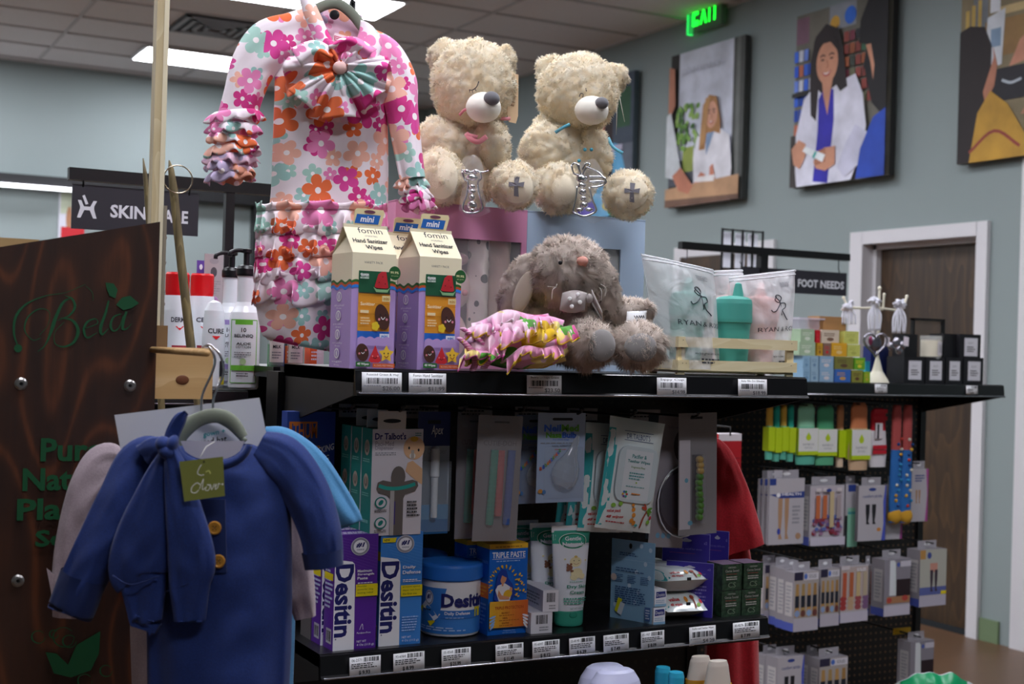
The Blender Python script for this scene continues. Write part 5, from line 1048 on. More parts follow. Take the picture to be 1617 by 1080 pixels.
# tub
def jar(label, x, y):
    t = thing('cream_jar', label, 'jar', (x, y, LZ), -YAW, 'diaper cream jars'); R = .0525; WJ = C('#efedf2', .3); BJ = C('#3e82d2', .35)
    b = MB(); b.lathe([(.046, 0), (.051, .003), (R, .008), (R, .097), (.050, .1)], WJ, 44)
    fn = lambda u, v, e: V(((R + .0003 + e) * math.sin(math.radians(-90 + u * 200)), -(R + .0003 + e) * math.cos(math.radians(-90 + u * 200)), v * .1))
    d = Dec(b, (0, 0, 0), (1, 0, 0), (0, 0, 1), 2 * PI * R * 200 / 360, .1, fn=fn)
    d.rect(0, .07, 1, .47, BJ); d.rect(0, .46, .36, .86, BJ)
    for i in range(8): d.m.add([d.P(.36, .46 + i * .05), d.P(.365 + i * .0075, .46 + i * .05), d.P(.3725 + i * .0075, .51 + i * .05), d.P(.36, .51 + i * .05)], [(0, 1, 2, 3)], BJ)
    d.k += 1; d.ell(.24, .68, .052, .13, C('#c9c9d2'), 26); d.ell(.24, .68, .045, .115, C('#9a9aa6'), 26); d.ell(.24, .68, .037, .095, WBOX, 26); d.txt('#1', .215, .65, .265, .75, NAVY, .05, .25)
    d.poly([(.355, .42), (.375, .42), (.345, .36)], WJ)
    d.txt('Desitin', .375, .53, .86, .77, NAVY, .04); d.rect(.37, .34, .90, .48, C('#2e6fc0')); d.txt('Daily Defense', .41, .39, .66, .46, WBOX); d.rect(.72, .36, .8, .52, YLW)
    d.fine(.03, .12, .62, .2, 2, C('#b0cdf2'), 5); d.fine(.42, .345, .64, .37, 1, C('#b0cdf2'), 5)
    d.poly([(.10, .47), (.16, .55), (.32, .28), (.27, .19)], YLW); d.poly([(.15, .53), (.20, .62), (.355, .36), (.31, .29)], C('#e8e8ee')); d.fine(.18, .45, .28, .5, 1, INK)
    b.build('tub', t)
    b = MB(); b.lathe([(.0545, .098), (.056, .1), (.0558, .121), (.0545, .125), (.048, .127), (.02, .1285)], C('#2f74d0', .35), 60); b.build('lid', t); return t
jar('blue lidded Desitin jar at the front, price sticker on its side', 1.050, 2.165); jar('blue lidded jar behind the front Desitin jar', 1.035, 2.278)
# triple paste
def triple(label, x, y, rz):
    W, D, H = .0765, .05, .160; t = thing('paste_carton', label, 'carton', (x, y, LZ), rz, 'triple paste cartons'); B_ = C('#1769cc', .4); Y_ = C('#eab52e', .45); O_ = C('#d8702e', .45)
    b, d, ls, tp = ded(W, D, H, B_); tp.rect(0, 0, 1, 1, Y_); d.rect(0, .945, 1, 1, Y_); ls.rect(0, .945, 1, 1, Y_); d.fine(.15, .955, .9, .98, 1, C('#b07818'))
    d.txt('TRIPLE PASTE', .07, .845, .935, .91, WBOX, .02); d.rect(.07, .832, .935, .836, WBOX); d.fine(.18, .8, .85, .82, 1, C('#a8c8f0')); ls.txt('TRIPLE PASTE', .1, .78, .9, .81, C('#9cc0f0'), False)
    rd = random.Random(3)
    for i in range(15):
        a = math.radians(200 - i * 17); 
        for r_ in (.27, .37): u, v = .38 + r_ * 1.15 * math.cos(a), .55 + r_ * .55 * math.sin(a); 
        d.ell(.38 + .33 * math.cos(a), .56 + .19 * math.sin(a), .045, .009, Y_, 10, a)
        if i < 9: d.ell(.40 + .40 * math.cos(a + .1), .56 + .20 * math.sin(a + .1), .03, .007, Y_, 8, a)
    for q in ((.78, .66), (.76, .6), (.84, .56), (.74, .5), (.88, .48), (.7, .44)): d.ell(*q, .04, .012, Y_, 10, 1.); d.ell(q[0] + .05, q[1] - .02, .03, .008, Y_, 8, .3)
    HR = C('#1c3f9e', .5); SKN = C('#dd9a74', .6)
    d.poly([(.1, .40), (.14, .55), (.2, .68), (.3, .73), (.42, .71), (.47, .62), (.58, .56), (.66, .45), (.6, .39), (.3, .37), (.2, .36)], HR)
    d.poly([(.24, .37), (.14, .5), (.2, .55), (.38, .57), (.52, .53), (.56, .45), (.52, .37)], C('#eeeaf0')); d.ell(.345, .62, .075, .055, SKN, 18, -.3); d.poly([(.3, .59), (.36, .59), (.34, .54), (.3, .54)], SKN); d.poly([(.24, .68), (.36, .70), (.44, .66), (.42, .63), (.30, .66), (.26, .6)], HR)
    d.ell(.46, .45, .12, .045, Y_, 18, .5); d.ell(.54, .50, .04, .025, SKN, 12); d.poly([(.2, .44), (.22, .5), (.3, .44), (.5, .42), (.5, .39), (.26, .395)], SKN)
    ls.rect(0, .4, 1, .56, O_); ls.fine(.1, .42, .9, .54, 3, Y_); ls.fine(.1, .1, .9, .35, 6, C('#8ab4ea'))
    d.rect(0, .085, 1, .375, Y_)
    for i in range(12): u = i / 12; d.rect(u, .085, u + 1 / 12 + .001, .375, C(['#e8b030', '#e8ac30', '#e7a830', '#e6a22f', '#e59a2f', '#e3922e', '#e1892e', '#df802e', '#dd782e', '#db722e', '#d96c2e', '#d7662e'][i], .45)); d.k -= 1
    d.k += 1; d.txt('TRIPLE PROTECTION', .13, .285, .88, .318, C('#b0481c')); 
    for i, w_ in enumerate(('PROTECT', 'HEAL', 'SOOTHE')): d.txt(w_, .38 - .01 * len(w_), .235 - i * .055, .42 + .014 * len(w_), .252 - i * .055, C('#8a3a18')); d.fine(.25, .212 - i * .055, .8, .226 - i * .055, 1, C('#a85a20'), i)
    for sx, ux in ((1, 0), (-1, 1)):
        for k in range(4): d.ell(ux + sx * .07, .1 + k * .035, .09, .012, WBOX if sx < 0 else C('#8ab4ea'), 10, sx * (.9 - k * .2))
    d.txt('Fragrance free', .36, .045, .66, .062, C('#a8c8f0'), False); d.txt('NET WT 2 OZ (57g)', .33, .02, .68, .035, C('#a8c8f0'), False)
    b.build('box', t, bev=.0006)
triple('front Triple Paste carton with the mother and baby picture', 1.0995, 2.115, .0); triple('rear Triple Paste carton, its yellow top showing left of the front one', 1.083, 2.172, .0)
# gentle naturals tubes
TG = C('#3fa58c', .35); TW = C('#e9eaf2', .35)
def tube_(label, x, y, rz):
    t = thing('cream_tube', label, 'tube', (x, y, LZ), rz, 'gentle naturals cream tubes'); z0, z1 = .029, .181
    def fn(u, v, e=0.):
        q = max(0, min(1, v)); a_ = .0275 + (.0395 - .0275) * q ** .8; b_ = .019 * (1 - q ** 1.6) + .0008; a = u * 2 * PI; return V(((a_ + e) * math.sin(a), -(b_ + e) * math.cos(a), z0 + (z1 - z0) * v))
    b = MB(); b.grid(lambda u, v: fn(u, v), 40, 20, TW, True)
    d = Dec(b, (0, 0, 0), (1, 0, 0), (0, 0, 1), .079, z1 - z0, fn=lambda u, v, e: fn((u - .5) * .5, v, e + .0002)); d.rect(0, .80, 1, .955, TG); d.k += 1
    d.ell(.52, .83, .26, .095, C('#e9f4f0', .4), 26); d.ell(.52, .83, .245, .088, C('#1f7d5e', .4), 26); d.txt('Gentle', .38, .835, .66, .885, WBOX); d.txt('Naturals', .33, .77, .72, .82, WBOX)
    SKB = C('#f0e2b4', .5)
    d.ell(.55, .585, .11, .06, SKB, 20); d.ell(.57, .45, .12, .06, SKB, 18, .3); d.ell(.5, .4, .07, .03, SKB, 12, -.5); d.ell(.68, .41, .07, .03, SKB, 12, .5); d.ell(.55, .645, .03, .015, C('#d8b868'), 8)
    for q in ((.43, .52, .055, .034), (.4, .555, .02, .012), (.46, .56, .02, .012), (.4, .49, .03, .014), (.47, .48, .03, .014)): d.ell(*q, C('#8a5a44', .6), 12)
    d.stroke([(.5, .57), (.55, .555), (.6, .57)], .0006, C('#b06a50')); d.ell(.51, .6, .01, .006, INK, 6); d.ell(.6, .6, .01, .006, INK, 6)
    for y0 in (.70,): d.ell(.74, .6, .02, .01, C('#e8d890'), 6); d.ell(.36, .62, .02, .01, C('#e8d890'), 6)
    d.fine(.42, .345, .7, .36, 1, TG); d.txt('Dry Skin', .37, .265, .77, .315, C('#1f8a6c'), .02); d.txt('Cream', .42, .205, .72, .25, C('#1f8a6c'), .02); d.fine(.3, .08, .85, .17, 3, C('#4aa890'), 4); d.txt('NET WT 3 OZ (85g)', .42, .02, .74, .045, C('#1f8a6c'), False)
    b.build('tube_body', t); b = MB(); b.box(-.0398, .0398, -.0012, .0012, z1 - .010, z1 + .002, C('#f2f2f4', .4)); b.build('crimp', t)
    b = MB(); b.lathe([(.024, 0), (.0265, .002), (.0275, .006), (.0278, .028), (.026, .031)], TG, 36, sy=.72); b.ell((0, -.0195, .022), (.008, .001, .006), C('#2f8f78', .4), 14); b.build('cap', t); return t
tube_('front Gentle Naturals tube, reading Dry Skin Cream', 1.282, 2.145, -.08); tube_('middle Gentle Naturals tube, partly behind the front tube', 1.262, 2.192, -.05); tube_('rear Gentle Naturals tube, mostly hidden', 1.222, 2.235, -.05)
# small white boxes
for lab, px, zz, W, H, D, rz in (('lower of two small white boxes with a barcode end', 838, 0, .043, .037, .10, -.02), ('upper small white box with a barcode end, stacked on the other', 856, .0375, .030, .038, .11, -.12)):
    q = pY(px, 998, 2.10).x; b, d, ls, tp = carton_mb(W, D, H, C('#e2dfe6', .5)); d.bars(.22, .45, .8, .88, INK, 16, 3); d.fine(.4, .1, .85, .35, 2, GREYL); ls.rect(0, 0, .2, 1, C('#b9cfe2')); ls.fine(.3, .2, .9, .8, 4, GREYL)
    t = thing('small_box', lab, 'carton', (q, 2.10, LZ + zz), rz, 'small white barcode boxes'); b.build('box', t, bev=.0006)
# pale blue hang card with two small boxes
A = pZ(963, 974, LZ); B = pZ(1031, 986, LZ); v_ = B - A; Wc = v_.length; rzc = math.atan2(v_.y, v_.x)
t = thing('back_card', 'pale blue back card standing turned on the lower shelf, rounded hole on top', 'card', (A.x, A.y, LZ), rzc); Hc = .150; LBC = C('#8fb9d8', .4)
b = MB(); b.box(0, Wc, 0, .0015, 0, Hc, LBC); d = Dec(b, (0, 0, 0), (1, 0, 0), (0, 0, 1), Wc, Hc); NB = C('#3b5f94')
rd = random.Random(2)
for i in range(9): d.ell(rd.uniform(.06, .94), rd.uniform(.1, .95), .04, .03, C('#c8dcec'), 12)
d.ell(.45, .93, .035, .035, INK, 14); d.fine(.2, .80, .75, .85, 2, NB, 2); d.rect(0, .755, 1, .758, C('#b8d4e8'))
for r in range(2): d.fine(.12, .63 - r * .03, .8, .655 - r * .03, 1, NB, r)
for c_ in (.1, .4, .7): d.fine(c_, .46, c_ + .2, .57, 5, NB, int(c_ * 10))
d.fine(.12, .2, .85, .42, 8, NB, 9); d.ell(.08, .52, .07, .045, C('#d8c4bc'), 12); d.poly([(.12, .1), (.2, .27), (.3, .25), (.2, .07)], C('#e0e020')); d.poly([(.18, .08), (.26, .22), (.36, .2), (.28, .05)], C('#dfe6ee')); d.rect(.82, .03, .95, .2, C('#4466a0')); d.fine(.84, .05, .94, .18, 4, C('#d8e4f0')); b.build('card', t, bev=.0005)
for i in (0, 1):
    q = pZ(1033 - i * 1, 987, LZ); b, d, ls, tp = carton_mb(.026, .06, .031, C('#e6e6ee', .5)); d.poly([(.1, .5), (.95, .56), (.9, .9), (.12, .88)], C('#27307e')); d.txt('Desitin', .18, .6, .85, .8, WBOX, False); d.fine(.1, .2, .9, .42, 2, C('#9ab4d0')); d.rect(0, 0, 1, .15, C('#8fb9d8'))
    t = thing('sample_box', ('lower', 'upper')[i] + ' tiny Desitin sample box beside the pale blue card', 'carton', (q.x + i * .003, q.y + .003, LZ + i * .033), 0, 'tiny sample boxes'); b.build('box', t, bev=.0005)
# baby wipes packs
def m_pack():
    return C('#e4ecec', .22, coat=.5, bump=.2, bscale=60)
WP = m_pack(); AQ = C('#3fb2b6', .3)
def wipes(name, label, loc, rz, W, D, H, stand=False, rx=0., grp='baby wipes packs', seed=1):
    t = thing(name, label, 'wipes pack', loc, rz, grp); t.rotation_euler.x = rx; b = MB()
    def sf(u, v, s_):     # pillow: flat crimped ends at v=0/1
        e = (1 - abs(2 * v - 1) ** 5) ; su = 1 - abs(2 * u - 1) ** 4; wv = 1 + .06 * noise.noise(V((u * 4 + seed, v * 4, s_))); return V((W * (u - .5) * (1 - .04 * e), s_ * (D / 2 * e * su * wv + .0006) + .0015 * noise.noise(V((u * 9, v * 12, seed))), H * v))
    b.grid(lambda u, v: sf(u, v, -1), 26, 30, WP); b.grid(lambda u, v: sf(u, v, 1), 16, 20, WP, flip=True)
    d = Dec(b, (0, 0, 0), (1, 0, 0), (0, 0, 1), W, H, fn=lambda u, v, e: sf(u, v, -1) + V((0, -.0004 - e, 0)))
    d.rect(0, .03, .1, .9, AQ)
    d.rect(.1, .25, .13, .75, AQ)
    d.txt("DR TALBOT'S", .28, .82, .72, .87, C('#2b4a7c'), False); d.rect(.24, .805, .78, .81, C('#2b4a7c')); d.rect(.24, .885, .78, .89, C('#2b4a7c'))
    RD = C('#c8343c'); d.txt('value pack', .12, .14, .36, .18, RD, True, .2, rot=.015); d.txt('48 wipes', .12, .09, .42, .125, RD, True, .2, rot=.015); d.fine(.14, .06, .5, .08, 1, RD)
    for (u, v) in ((.58, .2), (.6, .15), (.58, .1), (.63, .08)): d.ell(u, v, .035, .022, C('#e8963a'), 10)
    d.ell(.56, .24, .03, .015, C('#e8963a'), 8); d.stroke([(.76, .04), (.79, .13), (.84, .2)], .0035, C('#9a4a34'))
    for a in (-.9, -.3, .3, 2.2, 2.8): d.ell(.84 + .07 * math.cos(a), .21 + .035 * math.sin(a), .06, .012, C('#c8503a' if a > 1 else '#6aa83c'), 8, a)
    for q in ((.2, .22), (.32, .24), (.9, .1)): d.ell(*q, .04, .02, C('#8cc04a'), 10)
    d.ell(.94, .14, .03, .02, C('#d83a4a'), 8); d.ell(.68, .06, .03, .012, AQ, 8)
    b.build('pack', t)
    b = MB(); lid = lambda u, v, e: sf(.16 + u * .74, .26 + v * .5, -1) + V((0, -.004 - e, 0)); 
    pts = []
    for i in range(32):
        a = 2 * PI * i / 32; c, s_ = math.cos(a), math.sin(a); pts.append((.5 + .5 * math.copysign(abs(c) ** .4, c), .5 + .5 * math.copysign(abs(s_) ** .4, s_)))
    yf = min(lid(u, v, 0).y for u, v in pts + [(.5, .5)]); P = [lid(u, v, 0) for u, v in pts]; P = [V((p.x, yf, p.z)) for p in P]; LM = C('#d3e0e6', .3, coat=.4)
    b.poly(P, LM); b.add(P + [p + V((0, .006, 0)) for p in P], [(i, (i + 1) % 32, 32 + (i + 1) % 32, 32 + i)[::-1] for i in range(32)], LM)
    c0 = lid(0, 0, 0); d = Dec(b, (c0.x, yf - .0002, c0.z), (1, 0, 0), (0, 0, 1), W * .72, H * .5, e=.0002); T = C('#2f8a8c'); d.rect(.16, .05, .84, .93, C('#e2e8ee', .4))
    d.txt('Pacifier &', .32, .79, .68, .86, T); d.txt('Teether Wipes', .22, .69, .78, .76, T); d.txt('Fragrance Free', .33, .60, .67, .65, C('#6a9a3c'), False); d.fine(.3, .40, .7, .55, 3, C('#6aa8ac')); d.ell(.5, .36, .02, .015, C('#a8c83c'), 8); d.fine(.25, .27, .75, .3, 1, C('#6aa8ac'))
    for i in range(6): a = i * PI / 3; d.ell(.25 + .05 * math.cos(a), .14 + .045 * math.sin(a), .028, .02, C(('#d04a3a', '#3a9a4a', '#3a6ab0', '#e0b030', '#7a4aa0', '#3aa8a0')[i]), 8)
    d.rect(.4, .15, .62, .17, C('#e09048')); b.build('flip_lid', t); return t
def place(px, py, Y): return pY(px, py, Y)
q = place(985, 838, 2.085); wp = wipes('wipes_pack', 'front hanging pack of pacifier wipes with a flip lid', (q.x, 2.09, q.z), -.05, .118, .026, .204, seed=2); wp.rotation_euler.y = .13
for i, (px, yy, sd) in enumerate(((955, 2.135, 3), (935, 2.172, 4), (918, 2.21, 5))):
    q = place(px, 842, yy); w2 = wipes('wipes_pack', ('second', 'third', 'fourth')[i] + ' hanging wipes pack, behind the front one', (q.x, yy, q.z + .003), -.05, .118, .024, .200, seed=sd); w2.rotation_euler.y = .06
# two packs lying on the shelf, ends towards the viewer
for i, (lab) in enumerate(('lower soft wipes pack lying on the lower shelf', 'upper soft wipes pack lying on top of the other')):
    t = thing('soft_pack', lab, 'wipes pack', (pY(1086, 985, 2.10).x, 2.10, LZ + .001 + i * .047), -.12 + .06 * i, 'soft packs lying flat'); b = MB(); W, D, H = .095, .16, .046
    def sp(u, v, s_):
        e = 1 - (1 - min(1, v * 3.2)) ** 2.2 if v < .32 else 1; su = (1 - abs(2 * u - 1) ** 5) ** .7; z = H / 2 + s_ * H / 2 * e * su * (1 + .08 * noise.noise(V((u * 5, v * 6, i + s_)))) - (1 - e) * .006 * (1 - 2 * i)
        return V((W * (u - .5) * (1 - .10 * (1 - e)), D * v - .01 * e * 0, max(z, .0)))
    b.grid(lambda u, v: sp(u, v, 1), 24, 20, WP); b.grid(lambda u, v: sp(u, v, -1), 24, 20, C('#b9b4ae', .35), flip=True)
    d = Dec(b, (0, 0, 0), (1, 0, 0), (0, 1, 0), W, D, fn=lambda u, v, e: sp(u, v, 1) + V((0, -.0003 - e * .5, .0006 + e)))
    RD = C('#c8343c'); d.rect(0, .05, .1, .6, AQ); d.txt('value', .16, .10, .4, .15, RD); d.txt('48 wipes', .14, .04, .42, .08, RD); d.ell(.55, .12, .04, .04, C('#e8963a'), 8); d.ell(.7, .14, .05, .03, C('#b8503a'), 8); d.stroke([(.72, .02), (.72, .08), (.7, .14)], .003, C('#9a4a34')); d.ell(.88, .1, .04, .03, C('#d83a4a'), 8); d.ell(.8, .05, .05, .02, C('#8cc04a'), 8)
    b.build('pack', t); b = MB(); b.box(-.004, .004, -.0015, .0005, H * .62, H * .74, INK); b.build('print_mark', t)
# purple hang cards
PUR = C('#3d2f9c', .45)
def purple(label, pA, pB, h, dy=0., z=0.):
    A = pZ(*pA, LZ); B = pZ(*pB, LZ); v_ = B - A; W = v_.length; t = thing('purple_card', label, 'card', (A.x, A.y + dy, LZ), math.atan2(v_.y, v_.x), 'purple hanging cards'); b = MB()
    b.box(0, W, 0, .0015, 0, h, PUR); b.box(-.0008, W + .0008, .0016, .0022, -.0, h + .001, C('#9a94c8', .5)); d = Dec(b, (0, 0, 0), (1, 0, 0), (0, 0, 1), W, h); LV = C('#8e86d0')
    d.ell(.5, .91, .12, .02, C('#c9c6d6'), 16); d.ell(.5, .925, .05, .018, C('#c9c6d6'), 12); d.txt('Melt the baby, relief for mom', .12, .78, .84, .815, LV, False); d.rect(.15, .74, .7, .745, C('#a04878')); d.txt('x2', .88, .87, .95, .91, LV); d.rect(0, .0, .4, .35, C('#b04a6a')); d.fine(.5, .1, .9, .6, 8, LV); b.build('card', t); return t
purple('tall purple hang card behind the lying wipes packs', (1062, 965), (1137, 972), .150, .04); purple('lower purple hang card, in front of the taller one', (1060, 972), (1134, 979), .103, .02)
purple('purple hang card at the right, behind the dark green boxes', (1136, 962), (1172, 966), .150, .05)
# dark green boxes
GRB = m_noise('fern_print', '#16241b', '#35523a', 120, .5, 0)
for i, (px, zz, lab) in enumerate(((1139, 0, 'lower left dark green box at the shelf end'), (1139, .051, 'upper left dark green box at the shelf end'), (1171, 0, 'lower right dark green box at the shelf end'), (1173, .051, 'upper right dark green box at the shelf end'))):
    yy = 2.105; q = pY(px, 973, yy).x; b, d, ls, tp = carton_mb(.046, .05, .050, GRB); LG = C('#b9b6b0'); tp.rect(0, 0, 1, 1, C('#4a2c50')); d.txt('CERTIFIED', .3, .84, .7, .9, LG, False); d.txt('Cactus Sound', .15, .70, .85, .79, LG, False); d.fine(.2, .6, .8, .64, 1, C('#a04040')); d.fine(.2, .38, .8, .55, 2, LG); d.txt('CS', .3, .1, .7, .3, C('#7a8a74'), False)
    t = thing('green_box', lab, 'carton', (q, yy, LZ + zz), 0, 'dark green boxes at the shelf end'); b.build('box', t, bev=.0006)

# ================================================================ hooks and hanging goods
HK = []
def peg(px, py, Yf, lab=True):
    q = pY(px, py, Yf); b = MB(); b.tube([(q.x, GB, q.z - .012), (q.x, Yf + .012, q.z - .008), (q.x, Yf + .002, q.z - .004), (q.x, Yf, q.z)], .0022, C('#0e0e10', .35), 8); b.ell((q.x, Yf, q.z + .001), (.0045, .0045, .0045), C('#0e0e10', .35), 10); b.build('peg_hook', gond); return q
DIM = C('#a9a6a8', .6)
for px, py, Yf in ((558, 640, 2.10), (637, 642, 2.085), (735, 642, 2.11), (829, 643, 2.07), (919, 647, 2.065), (1003, 650, 2.07), (1103, 652, 2.07)): peg(px, py, Yf)
for a_, c_, y_ in ((482, 524, 640), (535, 597, 648), (633, 692, 650), (723, 777, 652), (813, 867, 652), (895, 943, 654), (995, 1042, 656)):
    p = pY(a_, y_, 2.30); q = pY(c_, y_, 2.30); b = MB(); b.box(p.x, q.x, 2.299, 2.3, p.z - .012, p.z + .012, DIM); d = Dec(b, (p.x, 2.2988, p.z - .012), (1, 0, 0), (0, 0, 1), q.x - p.x, .024); d.fine(.1, .3, .9, .8, 2, INK, a_); b.build('label_plate', gond)
def card_hang(name, label, cat, x0, x1, yt, yb, Y, paint, col, D=.001, grp=None, ry=0.):
    A = pY(x0, (yt + yb) / 2, Y); B = pY(x1, (yt + yb) / 2, Y); zt = pY((x0 + x1) / 2, yt, Y).z; zb = pY((x0 + x1) / 2, yb, Y).z; t = thing(name, label, cat, (A.x, Y, zb), 0, grp); t.rotation_euler.y = ry
    b = MB(); W, H = B.x - A.x, zt - zb; b.box(0, W, 0, D, 0, H, col); d = Dec(b, (0, 0, 0), (1, 0, 0), (0, 0, 1), W, H); paint(b, d, W, H, t); b.build('card', t, bev=.0004); return t
# Dr Talbot's boxes
TDK = C('#1d7f78', .45)
def talbot(label, dx, Y):
    A = pY(585, 800, 2.10).x; W, D, H = .0925, .044, .178; t = thing('dispenser_box', label, 'carton', (A + dx, Y, 1.120), 0, 'medicine dispenser boxes'); b, d, ls, tp = carton_mb(W, D, H, C('#dcd5dc', .45), left=TDK, top=TDK)
    b.box(W * .1, W * .65, .0, .0015, H, H + .030, C('#d8d0c8', .5)); q = Dec(b, (W * .1, 0, H), (1, 0, 0), (0, 0, 1), W * .55, .03); q.ell(.5, .45, .32, .12, INK, 16)
    T = C('#28226e'); d.txt("Dr Talbot's", .05, .90, .66, .965, T, .03); d.txt('Paci-Med', .06, .84, .42, .885, C('#8d8590'), False); d.txt('Dispenser', .06, .795, .42, .84, C('#8d8590'), False); d.fine(.06, .75, .5, .785, 2, GREYL); d.fine(.84, .93, .97, .97, 2, TDK)
    S2 = C('#e2b48c', .6); d.poly([(.66, .6), (.7, .68), (.8, .7), (1, .62), (1, .47), (.85, .52)], S2); d.ell(.82, .82, .21, .11, S2, 24); d.ell(.82, .905, .08, .025, C('#d8a430'), 12); d.ell(.72, .82, .02, .015, INK, 8); d.ell(.91, .80, .02, .015, INK, 8); d.ell(.79, .745, .06, .03, C('#e8e4e0'), 12); d.rect(.76, .72, .82, .8, C('#b8aca4'))
    DKW = C('#6c6460', .4); d.ell(.52, .55, .14, .10, DKW, 20); d.rect(.38, .0, .63, .56, DKW); d.poly([(.1, .44), (.12, .5), (.22, .52), (.5, .49), (.8, .52), (.9, .5), (.92, .46), (.86, .41), (.66, .38), (.62, .33), (.4, .33), (.3, .38), (.14, .4)], DKW)
    d.stroke([(.14, .47), (.3, .445), (.5, .44), (.7, .455), (.86, .48)], .0062, C('#2aa397', .4)); d.rect(.37, .0, .45, .42, C('#b8b2b0', .3)); d.rect(.45, .1, .475, .32, C('#4a3a80')); 
    for v0 in (.31, .12): d.ell(.19, v0, .12, .055, TDK, 20); d.ell(.19, v0, .095, .043, C('#dcd5dc'), 20); d.ell(.19, v0, .06, .02, TDK, 10, .8); d.fine(.07, v0 - .09, .32, v0 - .06, 2, INK)
    d.fine(.7, .17, .96, .33, 5, INK, 6)
    for v0 in (.82, .50): ls.ell(.5, v0, .24, .075, C('#b8a89c'), 18); ls.ell(.5, v0, .17, .05, C('#7a7468'), 14); ls.rect(.46, v0 - .02, .54, v0 + .05, C('#b8a89c')); ls.fine(.15, v0 - .14, .85, v0 - .1, 2, C('#8ac4bc'))
    ls.fine(.1, .1, .9, .16, 1, C('#8ac4bc')); b.build('box', t, bev=.0006)
talbot("front Dr Talbot's dispenser box with the baby picture", 0, 2.10); talbot('middle teal sided dispenser box behind the front one', -.001, 2.146); talbot('rear teal sided dispenser box nearest the pegboard', -.002, 2.192)
def thum(b, d, W, H, t):
    O = C('#d8782c', .5); d.rect(0, 0, 1, .38, O); d.poly([(0, .3), (1, .52), (1, .3), (0, .1)], C('#28459a')); d.txt('THUM', .12, .72, .62, .88, O, .02); d.rect(.04, .875, .62, .895, O); d.rect(.04, .68, .1, .88, O); d.fine(.4, .6, .85, .66, 1, O, 2)
    d.txt('STOP', .3, .53, .5, .59, WBOX, rot=.04); d.txt('SUCKING', .5, .53, .98, .60, WBOX, rot=.07); d.txt('BITING', .5, .42, .88, .49, WBOX, rot=.06)
card_hang('thumb_polish_box', 'blue and orange THUM box hanging behind the sky blue sleeve', 'carton', 452, 528, 650, 800, 2.25, thum, C('#28459a', .5), D=.03)
def apex(b, d, W, H, t):
    d.rect(0, .72, 1, 1, C('#24306e', .45)); d.rect(.3, .9, .7, .93, INK); d.txt('Apex', .42, .79, .78, .89, WBOX, False, .2); d.txt('Ear Dropper', .05, .64, .9, .70, C('#8f949c'), False); d.rect(0, .0, 1, .12, C('#2c6aa0')); d.rect(0, .12, 1, .24, C('#5a8cb4'))
    c = MB(); c.box(.003, W - .003, -.016, 0, .006, H * .60, C('#cfd8e2', .08, alpha=.16)); c.build('blister', t, bev=.002); c = MB(); c.lathe([(.006, 0), (.006, .07), (.008, .072), (.008, .12), (.004, .124)], C('#dfe4ea', .3), 16, (W * .5, -.008, .03)); c.build('dropper', t)
card_hang('dropper_card', 'blue topped Apex ear dropper pack hanging right of the dispenser box', 'blister pack', 658, 709, 650, 843, 2.16, apex, C('#aeb9c6', .4))
def cutie(b, d, W, H, t):
    d.rect(.36, .94, .7, .955, INK); d.fine(.15, .9, .3, .93, 2, GREYL); d.txt('CUTIE-DOH', .14, .76, .88, .80, C('#4a4448'), False)
    for i, (u, cc) in enumerate(((.34, '#3f9c86'), (.52, '#c4605e'), (.72, '#3f62ac'))):
        c = MB(); h0 = .13 if i != 1 else .2; c.X = Matrix.Translation((W * u, -.004, H * h0)) @ Matrix.Rotation(.03 * (1 - i) * (-1 if i else 1), 4, 'Y'); c.lathe([(.006, 0), (.0075, .002)] + [(.0072 + .0006 * (k % 2), .006 + k * .004) for k in range(int(H * (.72 - h0) / .004))], C(cc, .5), 14, sy=.6); c.build('straw_bundle', t)
    c = MB(); c.grid(lambda u, v: V((W * u, -.001 - .011 * (math.sin(PI * u) ** .5) * (math.sin(PI * v) ** .4), H * v)), 14, 20, C('#bcb8bc', .3, alpha=.30)); c.build('clear_front', t)
card_hang('straw_pouch', 'front grey Cutie-Doh pouch with green, pink and blue sticks', 'pouch', 748, 818, 655, 853, 2.09, cutie, C('#8a8488', .5), grp='grey stick pouches', ry=.03)
card_hang('straw_pouch', 'rear grey Cutie-Doh pouch, overlapped by the front pouch', 'pouch', 720, 772, 655, 850, 2.15, cutie, C('#757075', .5), grp='grey stick pouches')
